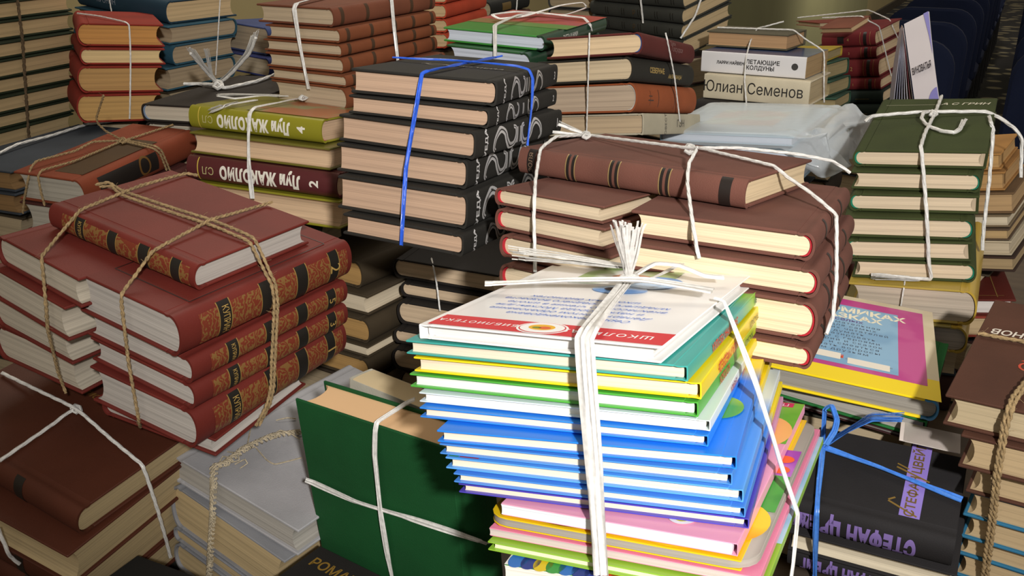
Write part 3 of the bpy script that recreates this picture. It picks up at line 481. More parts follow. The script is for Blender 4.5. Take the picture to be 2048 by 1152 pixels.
 ('paperback', 'crayon-patterned paperback, lowest visible of the bright children book stack', 'book', 'books of the bright children book stack', [0.92904, 0.36699, -0.04703, 0.0849, -0.3552, 0.92025, 0.16425, 0.4763, 0.10355, -0.13589, 0.9853, 1.0486], [0.1307, 0.1545, 0.0094], {'cov': '#3a8a3c', 'spine': 'r', 'pg': '#ebe6da', 'kind': 'paper', 'surf': 'glossy', 'deco': [('crect', -0.5, -0.5, 0.5, -0.2, '#f0eee8'), ('coval', -0.45, -0.46, 0.0056, 0.009, '#2f6fc0', 0.0003), ('coval', -0.392, -0.46, 0.0056, 0.009, '#2a3a8a', 0.0003), ('coval', -0.334, -0.46, 0.0056, 0.009, '#e0c02a', 0.0003), ('coval', -0.276, -0.46, 0.0056, 0.009, '#3f9a48', 0.0003), ('coval', -0.218, -0.46, 0.0056, 0.009, '#2f6fc0', 0.0003), ('coval', -0.15999999999999998, -0.46, 0.0056, 0.009, '#2a3a8a', 0.0003), ('coval', -0.10199999999999998, -0.46, 0.0056, 0.009, '#2f3f9a', 0.0003), ('coval', -0.043999999999999984, -0.46, 0.0056, 0.009, '#d0502a', 0.0003), ('coval', 0.014000000000000012, -0.46, 0.0056, 0.009, '#d08a2a', 0.0003), ('coval', 0.07200000000000001, -0.46, 0.0056, 0.009, '#e0c02a', 0.0003), ('coval', 0.13000000000000006, -0.46, 0.0056, 0.009, '#2f6fc0', 0.0003), ('coval', 0.188, -0.46, 0.0056, 0.009, '#2a3a8a', 0.0003), ('coval', 0.24600000000000005, -0.46, 0.0056, 0.009, '#e0c02a', 0.0003), ('coval', 0.304, -0.46, 0.0056, 0.009, '#3f9a48', 0.0003), ('coval', 0.36200000000000004, -0.46, 0.0056, 0.009, '#2f6fc0', 0.0003), ('coval', 0.42, -0.46, 0.0056, 0.009, '#2a3a8a', 0.0003)]}),
 ('hardback_book', 'brown book lying spine-forward across the top of the bundle with red headbands', 'book', 'books of the brown bundle with red headbands', [0.81068, 0.58409, 0.04034, 0.1375, -0.58515, 0.80597, 0.08946, 0.8139, 0.01974, -0.09613, 0.99517, 1.1894], [0.2148, 0.1536, 0.0234], {'cov': '#6a4338', 'spine': 'n', 'pg': '#d3bd98', 'deco': [('band5', 0.233, 0.28, '#1c1613', '#a58a5c', 0.94), ('band5', 0.433, 0.48, '#1c1613', '#a58a5c', 0.94), ('band5', 0.653, 0.7000000000000001, '#1c1613', '#a58a5c', 0.94), ('band', 0.045, 0.085, '#1f1713'), ('band', 0.9, 0.945, '#1f1713'), ('stext', 'ЗОЛЯ', 0.065, 0.24, '#7a6450', {'rot': 90, 'wid': 1.1})], 'inner': '#a8222c'}),
 ('hardback_book', 'brown book, topmost in the right column of the brown bundle with red headbands', 'book', 'books of the brown bundle with red headbands', [0.90111, 0.43171, 0.04034, 0.1992, -0.43359, 0.89666, 0.08946, 0.7441, 0.00245, -0.09811, 0.99517, 1.17], [0.1375, 0.2157, 0.0204], {'cov': '#6a4338', 'spine': 'r', 'pg': '#dcc8a6', 'inner': '#b0202c', 'deco': [('band', 0.25, 0.28, '#2a1e1a'), ('band', 0.45, 0.48, '#2a1e1a'), ('band', 0.68, 0.7100000000000001, '#2a1e1a')]}),
 ('hardback_book', 'brown book, second from top in the right column of the brown bundle with red headbands', 'book', 'books of the brown bundle with red headbands', [0.90094, 0.43206, 0.04034, 0.1967, -0.43393, 0.89649, 0.08946, 0.725, 0.00249, -0.09811, 0.99517, 1.15], [0.1425, 0.2165, 0.0206], {'cov': '#6a4338', 'spine': 'r', 'pg': '#dcc8a6', 'inner': '#b0202c', 'deco': [('band', 0.25, 0.28, '#2a1e1a'), ('band', 0.45, 0.48, '#2a1e1a'), ('band', 0.68, 0.7100000000000001, '#2a1e1a')]}),
 ('hardback_book', 'brown book, third from top in the right column of the brown bundle with red headbands', 'book', 'books of the brown bundle with red headbands', [0.90087, 0.4322, 0.04034, 0.1951, -0.43407, 0.89642, 0.08946, 0.7149, 0.0025, -0.09811, 0.99517, 1.1251], [0.1425, 0.2164, 0.0284], {'cov': '#6a4338', 'spine': 'r', 'pg': '#dcc8a6', 'inner': '#b0202c', 'deco': [('band', 0.25, 0.28, '#2a1e1a'), ('band', 0.45, 0.48, '#2a1e1a'), ('band', 0.68, 0.7100000000000001, '#2a1e1a')]}),
 ('hardback_book', 'brown book, fourth from top in the right column of the brown bundle with red headbands', 'book', 'books of the brown bundle with red headbands', [0.90072, 0.43253, 0.04034, 0.1915, -0.4344, 0.89627, 0.08946, 0.7054, 0.00254, -0.0981, 0.99517, 1.1023], [0.1425, 0.2165, 0.0167], {'cov': '#6a4338', 'spine': 'r', 'pg': '#dcc8a6', 'inner': '#b0202c', 'deco': [('band', 0.25, 0.28, '#2a1e1a'), ('band', 0.45, 0.48, '#2a1e1a'), ('band', 0.68, 0.7100000000000001, '#2a1e1a')]}),
 ('hardback_book', 'brown book, topmost in the left column of the brown bundle with red headbands', 'book', 'books of the brown bundle with red headbands', [0.80988, 0.5852, 0.04034, 0.0917, -0.58626, 0.80517, 0.08946, 0.8043, 0.01987, -0.0961, 0.99517, 1.172], [0.1057, 0.2167, 0.0142], {'cov': '#6a4338', 'spine': 'l', 'pg': '#c7b598', 'inner': '#b52a34'}),
 ('hardback_book', 'brown book, second from top in the left column of the brown bundle with red headbands', 'book', 'books of the brown bundle with red headbands', [0.81033, 0.58459, 0.04034, 0.0919, -0.58565, 0.80561, 0.08946, 0.7931, 0.0198, -0.09612, 0.99517, 1.1559], [0.1056, 0.2164, 0.0175], {'cov': '#6a4338', 'spine': 'l', 'pg': '#c7b598', 'inner': '#b52a34'}),
 ('hardback_book', 'brown book, third from top in the left column of the brown bundle with red headbands', 'book', 'books of the brown bundle with red headbands', [0.81097, 0.58369, 0.04034, 0.0956, -0.58476, 0.80626, 0.08946, 0.7793, 0.01969, -0.09614, 0.99517, 1.1373], [0.1056, 0.2164, 0.0191], {'cov': '#6a4338', 'spine': 'l', 'pg': '#c7b598', 'inner': '#b52a34'}),
 ('hardback_book', 'brown book, fourth from top in the left column of the brown bundle with red headbands', 'book', 'books of the brown bundle with red headbands', [0.81147, 0.58301, 0.04034, 0.0906, -0.58407, 0.80676, 0.08946, 0.764, 0.01961, -0.09616, 0.99517, 1.1182], [0.0929, 0.2166, 0.0196], {'cov': '#6a4338', 'spine': 'l', 'pg': '#c7b598', 'inner': '#b52a34'}),
 ('hardback_book', 'black book numbered 3 on top of the blue-stringed bundle', 'book', 'books of the black blue-stringed bundle', [0.95646, 0.28627, 0.05679, -0.0485, -0.28956, 0.95514, 0.06218, 0.9341, -0.03644, -0.07592, 0.99645, 1.2492], [0.1398, 0.217, 0.0222], {'cov': '#25231f', 'spine': 'r', 'pg': '#b3957c', 'kind': 'square', 'deco': [('swirl', 0.3, 1.0, '#c9c6c4', 1), ('swirl', 0.6, 1.0, '#c9c6c4', -1), ('stext', '3', 0.93, 0.5, '#c9c6c4', {'bold': 0.02}), ('stext', 'УЕДА', 0.1, 0.28, '#c9c6c4', {'rot': 90, 'wid': 1.3, 'bold': 0.03}), ('band', 0.42, 0.442, '#8f8c8a', -0.6, 0.6), ('band', 0.46, 0.48200000000000004, '#8f8c8a', -0.6, 0.6), ('ctext', 'ДЖЕЙМС ЧЕЙЗ', 0.02, -0.05, 0.011, '#a9a49c', {'bold': 0.01}), ('coval', -0.17, -0.05, 0.012, 0.009, '#8a857c'), ('coval', -0.17, -0.05, 0.009, 0.006, '#25231f', 0.0002)]}),
 ('hardback_book', 'black book, second from top of the black blue-stringed bundle', 'book', 'books of the black blue-stringed bundle', [0.94109, 0.33336, 0.05679, -0.0508, -0.33659, 0.9396, 0.06218, 0.917, -0.03263, -0.07763, 0.99645, 1.2296], [0.1377, 0.2014, 0.0167], {'cov': '#25231f', 'spine': 'r', 'pg': '#b3957c', 'kind': 'square', 'deco': [('swirl', 0.3, 1.0, '#c9c6c4', 1), ('swirl', 0.6, 1.0, '#c9c6c4', -1), ('stext', '2', 0.93, 0.5, '#c9c6c4', {'bold': 0.02}), ('stext', 'УЕДА', 0.1, 0.28, '#c9c6c4', {'rot': 90, 'wid': 1.3, 'bold': 0.03}), ('band', 0.44, 0.462, '#8f8c8a', -0.6, 0.6)]}),
 ('hardback_book', 'black book, third from top of the black blue-stringed bundle', 'book', 'books of the black blue-stringed bundle', [0.90496, 0.42169, 0.05679, -0.0536, -0.42476, 0.90317, 0.06218, 0.9023, -0.02507, -0.08039, 0.99645, 1.2089], [0.1416, 0.1967, 0.0243], {'cov': '#25231f', 'spine': 'r', 'pg': '#b3957c', 'kind': 'square', 'deco': [('swirl', 0.3, 1.0, '#c9c6c4', 1), ('swirl', 0.6, 1.0, '#c9c6c4', -1), ('stext', '1', 0.93, 0.5, '#c9c6c4', {'bold': 0.02}), ('stext', 'УЕДА', 0.1, 0.28, '#c9c6c4', {'rot': 90, 'wid': 1.3, 'bold': 0.03}), ('band', 0.42, 0.442, '#8f8c8a', -0.6, 0.6), ('band', 0.46, 0.48200000000000004, '#8f8c8a', -0.6, 0.6)]}),
 ('hardback_book', 'black book, fourth from top of the black blue-stringed bundle', 'book', 'books of the black blue-stringed bundle', [0.92391, 0.37837, 0.05679, -0.0614, -0.38152, 0.92227, 0.06218, 0.9027, -0.02885, -0.07912, 0.99645, 1.1831], [0.1332, 0.2035, 0.0255], {'cov': '#25231f', 'spine': 'r', 'pg': '#b3957c', 'kind': 'square', 'deco': [('swirl', 0.3, 1.0, '#c9c6c4', 1), ('swirl', 0.6, 1.0, '#c9c6c4', -1), ('stext', '4', 0.93, 0.5, '#c9c6c4', {'bold': 0.02}), ('stext', 'УЕДА', 0.1, 0.28, '#c9c6c4', {'rot': 90, 'wid': 1.3, 'bold': 0.03}), ('band', 0.42, 0.442, '#8f8c8a', -0.6, 0.6), ('band', 0.46, 0.48200000000000004, '#8f8c8a', -0.6, 0.6)]}),
 ('hardback_book', 'black book, fifth from top of the black blue-stringed bundle', 'book', 'books of the black blue-stringed bundle', [0.91682, 0.39525, 0.05679, -0.0584, -0.39837, 0.91512, 0.06218, 0.8847, -0.02739, -0.07963, 0.99645, 1.1548], [0.1325, 0.2047, 0.0304], {'cov': '#25231f', 'spine': 'r', 'pg': '#b3957c', 'kind': 'square', 'deco': [('swirl', 0.3, 1.0, '#c9c6c4', 1), ('swirl', 0.6, 1.0, '#c9c6c4', -1), ('stext', '5', 0.93, 0.5, '#c9c6c4', {'bold': 0.02}), ('stext', 'УЕДА', 0.1, 0.28, '#c9c6c4', {'rot': 90, 'wid': 1.3, 'bold': 0.03}), ('band', 0.42, 0.442, '#8f8c8a', -0.6, 0.6), ('band', 0.46, 0.48200000000000004, '#8f8c8a', -0.6, 0.6)]}),
 ('hardback_book', 'black book, sixth from top of the black blue-stringed bundle', 'book', 'books of the black blue-stringed bundle', [0.90277, 0.42636, 0.05679, -0.0538, -0.42942, 0.90096, 0.06218, 0.8681, -0.02465, -0.08052, 0.99645, 1.1293], [0.1248, 0.2054, 0.0196], {'cov': '#25231f', 'spine': 'r', 'pg': '#b3957c', 'kind': 'square', 'deco': [('swirl', 0.3, 1.0, '#c9c6c4', 1), ('swirl', 0.6, 1.0, '#c9c6c4', -1), ('stext', '6', 0.93, 0.5, '#c9c6c4', {'bold': 0.02}), ('stext', 'УЕДА', 0.1, 0.28, '#c9c6c4', {'rot': 90, 'wid': 1.3, 'bold': 0.03}), ('band', 0.42, 0.442, '#8f8c8a', -0.6, 0.6), ('band', 0.46, 0.48200000000000004, '#8f8c8a', -0.6, 0.6)]}),
 ('hardback_book', 'black book, topmost of the black stack under the blue-stringed bundle', 'book', 'books of the black stack under the blue-stringed bundle', [0.92178, 0.38771, 0.00123, -0.0407, -0.38752, 0.92142, -0.02836, 1.1209, -0.01213, 0.02566, 0.9996, 1.0031], [0.1402, 0.2041, 0.0247], {'cov': '#211d1a', 'spine': 'l', 'pg': '#cdb596'}),
 ('hardback_book', 'black book, second from top of the black stack under the blue-stringed bundle', 'book', 'books of the black stack under the blue-stringed bundle', [0.92635, 0.37667, 0.00123, -0.0322, -0.37649, 0.92599, -0.02836, 1.1101, -0.01182, 0.02581, 0.9996, 0.9799], [0.1393, 0.2044, 0.0185], {'cov': '#211d1a', 'spine': 'l', 'pg': '#cdb596'}),
 ('hardback_book', 'black book, third from top of the black stack under the blue-stringed bundle', 'book', 'books of the black stack under the blue-stringed bundle', [0.9283, 0.37184, 0.00123, -0.0368, -0.37165, 0.92794, -0.02836, 1.1002, -0.01169, 0.02587, 0.9996, 0.9543], [0.1398, 0.2046, 0.0298], {'cov': '#211d1a', 'spine': 'l', 'pg': '#cdb596'}),
 ('hardback_book', 'black book, fourth from top of the black stack under the blue-stringed bundle', 'book', 'books of the black stack under the blue-stringed bundle', [0.9308, 0.36554, 0.00123, -0.0411, -0.36536, 0.93043, -0.02836, 1.0883, -0.01151, 0.02595, 0.9996, 0.9285], [0.1399, 0.2049, 0.0186], {'cov': '#211d1a', 'spine': 'l', 'pg': '#cdb596'}),
 ('hardback_book', 'black book, fifth from top of the black stack under the blue-stringed bundle', 'book', 'books of the black stack under the blue-stringed bundle', [0.93313, 0.35953, 0.00123, -0.0432, -0.35936, 0.93277, -0.02836, 1.0784, -0.01135, 0.02602, 0.9996, 0.9036], [0.1397, 0.2056, 0.0283], {'cov': '#211d1a', 'spine': 'l', 'pg': '#cdb596'}),
 ('hardback_book', 'olive-brown book, topmost of the olive-brown stack beside the maroon bundle', 'book', 'books of the olive-brown stack beside the maroon bundle', [0.83155, 0.55539, 0.00874, -0.2228, -0.55545, 0.83136, 0.01758, 1.1276, 0.0025, -0.01948, 0.99981, 0.9976], [0.1845, 0.1155, 0.0338], {'cov': '#3d3324', 'spine': 'r', 'pg': '#b08a52'}),
 ('hardback_book', 'olive-brown book, second from top of the olive-brown stack beside the maroon bundle', 'book', 'books of the olive-brown stack beside the maroon bundle', [0.85425, 0.51979, 0.00874, -0.2198, -0.51986, 0.85407, 0.01758, 1.1075, 0.00167, -0.01957, 0.99981, 0.9674], [0.1856, 0.116, 0.025], {'cov': '#3d3324', 'spine': 'l', 'pg': '#d2c3a8'}),
 ('hardback_book', 'olive-brown book, third from top of the olive-brown stack beside the maroon bundle', 'book', 'books of the olive-brown stack beside the maroon bundle', [0.85562, 0.51753, 0.00874, -0.2175, -0.5176, 0.85544, 0.01758, 1.0934, 0.00162, -0.01957, 0.99981, 0.9387], [0.186, 0.116, 0.0304], {'cov': '#3d3324', 'spine': 'r', 'pg': '#b08a52'}),
 ('hardback_book', 'olive-brown book, fourth from top of the olive-brown stack beside the maroon bundle', 'book', 'books of the olive-brown stack beside the maroon bundle', [0.8534, 0.52119, 0.00874, -0.2197, -0.52126, 0.85322, 0.01758, 1.0886, 0.0017, -0.01956, 0.99981, 0.9153], [0.1852, 0.1159, 0.0142], {'cov': '#3d3324', 'spine': 'l', 'pg': '#d2c3a8'}),
 ('hardback_book', 'olive-brown book, fifth from top of the olive-brown stack beside the maroon bundle', 'book', 'books of the olive-brown stack beside the maroon bundle', [0.85293, 0.52196, 0.00874, -0.2188, -0.52203, 0.85275, 0.01758, 1.0833, 0.00172, -0.01956, 0.99981, 0.8931], [0.1856, 0.116, 0.0279], {'cov': '#3d3324', 'spine': 'r', 'pg': '#b08a52'}),
 ('hardback_book', 'olive volume numbered 4 with upside-down white title on spine', 'book', 'books of the olive and maroon bundle', [0.91335, 0.40524, 0.03971, -0.2861, -0.40704, 0.91124, 0.06289, 1.1716, -0.0107, -0.07361, 0.99723, 1.16], [0.1976, 0.1343, 0.0283], {'cov': '#8a8526', 'spine': 'n', 'pg': '#c9a98a', 'inner': '#c9656a', 'surf': 'glossy', 'deco': [('stext', 'Луи ЖАКОЛИО', 0.5, 0.66, '#e6e0d2', {'rot': 180, 'bold': 0.055, 'wid': 0.72, 'spc': 1.12}), ('stext', '4', 0.86, 0.55, '#e6e0d2', {'rot': 90, 'bold': 0.03}), ('band', 0.075, 0.082, '#c9b04a', -0.9, 0.9), ('stext', 'СЛ', 0.15, 0.42, '#b9b07a', {'rot': 180}), ('crect', -0.1, -0.4, 0.5, 0.45, ('print', '#8f8a5a', '#a8643a'))]}),
 ('hardback_book', 'brown book, second from top of the olive and maroon bundle', 'book', 'books of the olive and maroon bundle', [0.92281, 0.38321, 0.03971, -0.2788, -0.38506, 0.92074, 0.06289, 1.1508, -0.01247, -0.07333, 0.99723, 1.1327], [0.2024, 0.1349, 0.0259], {'cov': '#6a6428', 'spine': 'f', 'pg': '#d0b290', 'surf': 'glossy'}),
 ('hardback_book', 'maroon volume numbered 2 with upside-down white title on spine', 'book', 'books of the olive and maroon bundle', [0.92889, 0.36821, 0.03971, -0.2771, -0.37009, 0.92686, 0.06289, 1.1361, -0.01365, -0.07312, 0.99723, 1.1044], [0.2136, 0.1351, 0.0298], {'cov': '#57282a', 'spine': 'n', 'pg': '#c9a98a', 'inner': '#c9656a', 'surf': 'glossy', 'deco': [('stext', 'Луи ЖАКОЛИО', 0.5, 0.66, '#e6e0d2', {'rot': 180, 'bold': 0.055, 'wid': 0.72, 'spc': 1.12}), ('stext', '2', 0.86, 0.55, '#e6e0d2', {'rot': 90, 'bold': 0.03}), ('band', 0.075, 0.082, '#c9b04a', -0.9, 0.9), ('stext', 'СЛ', 0.15, 0.42, '#b9b07a', {'rot': 180})]}),
 ('hardback_book', 'olive book, fourth from top of the olive and maroon bundle', 'book', 'books of the olive and maroon bundle', [0.92981, 0.36589, 0.03971, -0.2714, -0.36778, 0.92779, 0.06289, 1.1294, -0.01383, -0.07309, 0.99723, 1.0716], [0.2054, 0.1349, 0.0336], {'cov': '#8a8526', 'spine': 'f', 'pg': '#d0b290', 'surf': 'glossy'}),
 ('hardback_book', 'dark green book, topmost of the black pile left of the olive volume', 'book', 'books of the black pile left of the olive volume', [0.93919, 0.34224, -0.02831, -0.4051, -0.34277, 0.93928, -0.01622, 1.3503, 0.02104, 0.02493, 0.99947, 1.1516], [0.1434, 0.2201, 0.0245], {'cov': '#2a2420', 'spine': 'l', 'pg': '#c4bba8', 'inner': '#7f93ac'}),
 ('hardback_book', 'dark green book, second from top of the black pile left of the olive volume', 'book', 'books of the black pile left of the olive volume', [0.93919, 0.34224, -0.02831, -0.4043, -0.34277, 0.93928, -0.01622, 1.3507, 0.02104, 0.02493, 0.99947, 1.1228], [0.144, 0.2186, 0.0308], {'cov': '#2a2420', 'spine': 'l', 'pg': '#c4bba8'}),
 ('hardback_book', 'brown book, topmost of the brown gilt-banded bundle at back', 'book', 'books of the brown gilt-banded bundle at back', [0.84017, 0.54189, -0.02179, -0.2238, -0.54228, 0.83997, -0.01988, 1.3263, 0.00753, 0.02852, 0.99956, 1.2823], [0.1374, 0.209, 0.0235], {'cov': '#70402c', 'spine': 'r', 'pg': '#b9a68a', 'deco': [('band', 0.06, 0.09, ('leather', '#463222'), -0.9, 0.9), ('band', 0.29, 0.31999999999999995, ('leather', '#463222'), -0.9, 0.9), ('band', 0.53, 0.56, ('leather', '#463222'), -0.9, 0.9), ('band', 0.73, 0.76, ('leather', '#463222'), -0.9, 0.9), ('band', 0.94, 0.97, ('leather', '#463222'), -0.9, 0.9)]}),
 ('hardback_book', 'rust-red book, second from top of the brown gilt-banded bundle at back', 'book', 'books of the brown gilt-banded bundle at back', [0.8512, 0.52439, -0.02179, -0.2166, -0.52478, 0.851, -0.01988, 1.3123, 0.00812, 0.02836, 0.99956, 1.2606], [0.1297, 0.2031, 0.0173], {'cov': '#7a4428', 'spine': 'r', 'pg': '#b9a68a', 'deco': [('band', 0.06, 0.09, ('leather', '#463222'), -0.9, 0.9), ('band', 0.29, 0.31999999999999995, ('leather', '#463222'), -0.9, 0.9), ('band', 0.53, 0.56, ('leather', '#463222'), -0.9, 0.9), ('band', 0.73, 0.76, ('leather', '#463222'), -0.9, 0.9), ('band', 0.94, 0.97, ('leather', '#463222'), -0.9, 0.9)]}),
 ('hardback_book', 'rust-red book, third from top of the brown gilt-banded bundle at back', 'book', 'books of the brown gilt-banded bundle at back', [0.8522, 0.52276, -0.02179, -0.2185, -0.52315, 0.85201, -0.01988, 1.3108, 0.00817, 0.02834, 0.99956, 1.2433], [0.1362, 0.203, 0.0148], {'cov': '#7a4428', 'spine': 'r', 'pg': '#b9a68a', 'deco': [('band', 0.06, 0.09, ('leather', '#463222'), -0.9, 0.9), ('band', 0.29, 0.31999999999999995, ('leather', '#463222'), -0.9, 0.9), ('band', 0.53, 0.56, ('leather', '#463222'), -0.9, 0.9), ('band', 0.73, 0.76, ('leather', '#463222'), -0.9, 0.9), ('band', 0.94, 0.97, ('leather', '#463222'), -0.9, 0.9)]}),
 ('hardback_book', 'rust-red book, fourth from top of the brown gilt-banded bundle at back', 'book', 'books of the brown gilt-banded bundle at back', [0.85608, 0.51639, -0.02179, -0.2168, -0.51678, 0.85589, -0.01988, 1.3058, 0.00839, 0.02828, 0.99956, 1.2252], [0.1348, 0.2029, 0.0188], {'cov': '#7a4428', 'spine': 'r', 'pg': '#b9a68a', 'deco': [('band', 0.06, 0.09, ('leather', '#463222'), -0.9, 0.9), ('band', 0.29, 0.31999999999999995, ('leather', '#463222'), -0.9, 0.9), ('band', 0.53, 0.56, ('leather', '#463222'), -0.9, 0.9), ('band', 0.73, 0.76, ('leather', '#463222'), -0.9, 0.9), ('band', 0.94, 0.97, ('leather', '#463222'), -0.9, 0.9)]}),
 ('hardback_book', 'rust-red book, fifth from top of the brown gilt-banded bundle at back', 'book', 'books of the brown gilt-banded bundle at back', [0.83404, 0.55127, -0.02179, -0.2088, -0.55166, 0.83383, -0.01988, 1.2969, 0.00721, 0.0286, 0.99956, 1.2075], [0.1388, 0.2051, 0.0143], {'cov': '#7a4428', 'spine': 'r', 'pg': '#b9a68a', 'deco': [('band', 0.06, 0.09, ('leather', '#463222'), -0.9, 0.9), ('band', 0.29, 0.31999999999999995, ('leather', '#463222'), -0.9, 0.9), ('band', 0.53, 0.56, ('leather', '#463222'), -0.9, 0.9), ('band', 0.73, 0.76, ('leather', '#463222'), -0.9, 0.9), ('band', 0.94, 0.97, ('leather', '#463222'), -0.9, 0.9)]}),
 ('hardback_book', 'rust-red book, sixth from top of the brown gilt-banded bundle at back', 'book', 'books of the brown gilt-banded bundle at back', [0.83404, 0.55127, -0.02179, -0.2083, -0.55166, 0.83383, -0.01988, 1.2973, 0.00721, 0.0286, 0.99956, 1.1848], [0.1349, 0.2048, 0.0288], {'cov': '#7a4428', 'spine': 'r', 'pg': '#b9a68a', 'deco': [('band', 0.06, 0.09, ('leather', '#463222'), -0.9, 0.9), ('band', 0.29, 0.31999999999999995, ('leather', '#463222'), -0.9, 0.9), ('band', 0.53, 0.56, ('leather', '#463222'), -0.9, 0.9), ('band', 0.73, 0.76, ('leather', '#463222'), -0.9, 0.9), ('band', 0.94, 0.97, ('leather', '#463222'), -0.9, 0.9)]}),
 ('hardback_book', 'slate-blue book, topmost of the blue pair left of the gilt-banded bundle', 'book', 'books of the blue pair left of the gilt-banded bundle', [0.8191, 0.57026, 0.0622, -0.4183, -0.5719, 0.82025, 0.01104, 1.7593, -0.04472, -0.04462, 0.998, 1.1932], [0.1297, 0.1923, 0.0467], {'cov': '#3a4670', 'spine': 'r', 'pg': '#a09078'}),
 ('hardback_book', 'dark blue book, second from top of the blue pair left of the gilt-banded bundle', 'book', 'books of the blue pair left of the gilt-banded bundle', [0.822, 0.56609, 0.0622, -0.4148, -0.56772, 0.82315, 0.01104, 1.7332, -0.04495, -0.04439, 0.998, 1.1526], [0.1314, 0.195, 0.0321], {'cov': '#2b3366', 'spine': 'r', 'pg': '#a89a82'}),
 ('hardback_book', 'dark green book, topmost of the tall leftmost dark green stack', 'book', 'books of the tall leftmost dark green stack', [0.3157, -0.93132, 0.18161, -0.829, 0.9488, 0.30772, -0.07134, 1.4483, 0.01056, 0.19484, 0.98078, 1.332], [0.1766, 0.2707, 0.0378], {'cov': '#26301e', 'spine': 'l', 'pg': '#cdb284'}),
 ('hardback_book', 'dark green book, second from top of the tall leftmost dark green stack', 'book', 'books of the tall leftmost dark green stack', [0.33529, -0.92444, 0.18161, -0.8329, 0.94209, 0.32768, -0.07134, 1.4493, 0.00644, 0.19502, 0.98078, 1.2995], [0.1751, 0.2707, 0.025], {'cov': '#26301e', 'spine': 'l', 'pg': '#cdb284'}),
 ('hardback_book', 'dark green book, third from top of the tall leftmost dark green stack', 'book', 'books of the tall leftmost dark green stack', [0.35178, -0.9183, 0.18161, -0.8342, 0.93608, 0.34448, -0.07134, 1.4474, 0.00295, 0.1951, 0.98078, 1.2725], [0.1755, 0.2706, 0.0258], {'cov': '#26301e', 'spine': 'l', 'pg': '#cdb284'}),
 ('hardback_book', 'dark green book, fourth from top of the tall leftmost dark green stack', 'book', 'books of the tall leftmost dark green stack', [0.34068, -0.92247, 0.18161, -0.8354, 0.94017, 0.33317, -0.07134, 1.4385, 0.00531, 0.19505, 0.98078, 1.246], [0.1806, 0.2716, 0.0229], {'cov': '#26301e', 'spine': 'l', 'pg': '#cdb284'}),
 ('hardback_book', 'dark green book, fifth from top of the tall leftmost dark green stack', 'book', 'books of the tall leftmost dark green stack', [0.33535, -0.92442, 0.18161, -0.8393, 0.94207, 0.32774, -0.07134, 1.4348, 0.00643, 0.19502, 0.98078, 1.2203], [0.1828, 0.2716, 0.026], {'cov': '#26301e', 'spine': 'l', 'pg': '#cdb284'}),
 ('hardback_book', 'dark green book, sixth from top of the tall leftmost dark green stack', 'book', 'books of the tall leftmost dark green stack', [0.36816, -0.91185, 0.18161, -0.8438, 0.92976, 0.36118, -0.07134, 1.4422, -0.00054, 0.19512, 0.98078, 1.1952], [0.1769, 0.2699, 0.0236], {'cov': '#26301e', 'spine': 'l', 'pg': '#cdb284'}),
 ('hardback_book', 'dark green book, seventh from top of the tall leftmost dark green stack', 'book', 'books of the tall leftmost dark green stack', [0.35777, -0.91598, 0.18161, -0.8464, 0.93381, 0.35058, -0.07134, 1.4342, 0.00168, 0.19511, 0.98078, 1.1693], [0.1804, 0.2716, 0.0247], {'cov': '#26301e', 'spine': 'l', 'pg': '#cdb284'}),
 ('hardback_book', 'dark green book, eighth from top of the tall leftmost dark green stack', 'book', 'books of the tall leftmost dark green stack', [0.35926, -0.91539, 0.18161, -0.8504, 0.93324, 0.35211, -0.07134, 1.4331, 0.00136, 0.19512, 0.98078, 1.1454], [0.1799, 0.2706, 0.0212], {'cov': '#26301e', 'spine': 'l', 'pg': '#cdb284'}),
 ('hardback_book', 'dark green book, ninth from top of the tall leftmost dark green stack', 'book', 'books of the tall leftmost dark green stack', [0.33779, -0.92354, 0.18161, -0.8546, 0.9412, 0.33022, -0.07134, 1.425, 0.00592, 0.19503, 0.98078, 1.1204], [0.1839, 0.2715, 0.0258], {'cov': '#26301e', 'spine': 'l', 'pg': '#cdb284'}),
 ('hardback_book', 'maroon book, topmost of the bright red stack at upper left', 'book', 'books of the bright red stack at upper left', [0.90099, -0.42859, 0.06721, -0.6178, 0.42847, 0.9034, 0.01693, 1.493, -0.06797, 0.01355, 0.9976, 1.235], [0.1203, 0.179, 0.0328], {'cov': '#86281c', 'spine': 'l', 'pg': '#c48c4a'}),
 ('hardback_book', 'maroon book, second from top of the bright red stack at upper left', 'book', 'books of the bright red stack at upper left', [0.88389, -0.46284, 0.06721, -0.618, 0.46281, 0.88629, 0.01693, 1.4802, -0.0674, 0.01615, 0.9976, 1.2057], [0.118, 0.1803, 0.0236], {'cov': '#86281c', 'spine': 'l', 'pg': '#d9bd88'}),
 ('hardback_book', 'maroon book, third from top of the bright red stack at upper left', 'book', 'books of the bright red stack at upper left', [0.87489, -0.47964, 0.06721, -0.6236, 0.47966, 0.87729, 0.01693, 1.4675, -0.06708, 0.01743, 0.9976, 1.1742], [0.118, 0.1801, 0.0381], {'cov': '#86281c', 'spine': 'l', 'pg': '#b99058'}),
 ('hardback_book', 'maroon book, fourth from top of the bright red stack at upper left', 'book', 'books of the bright red stack at upper left', [0.86797, -0.49205, 0.06721, -0.6279, 0.4921, 0.87037, 0.01693, 1.4556, -0.06683, 0.01838, 0.9976, 1.1341], [0.1178, 0.1807, 0.0407], {'cov': '#86281c', 'spine': 'l', 'pg': '#c0975a'}),
 ('hardback_book', 'dark blue book, topmost of the blue stack at upper left', 'book', 'books of the blue stack at upper left', [0.51421, -0.85441, 0.0747, -0.6173, 0.85765, 0.51174, -0.0506, 1.6782, 0.005, 0.09009, 0.99592, 1.262], [0.153, 0.224, 0.036], {'cov': '#1f3a4a', 'spine': 'l', 'pg': '#d6b98c', 'deco': [('stext', 'КРОНИН', 0.35, 0.35, '#8a94a0', {'wid': 0.9})]}),
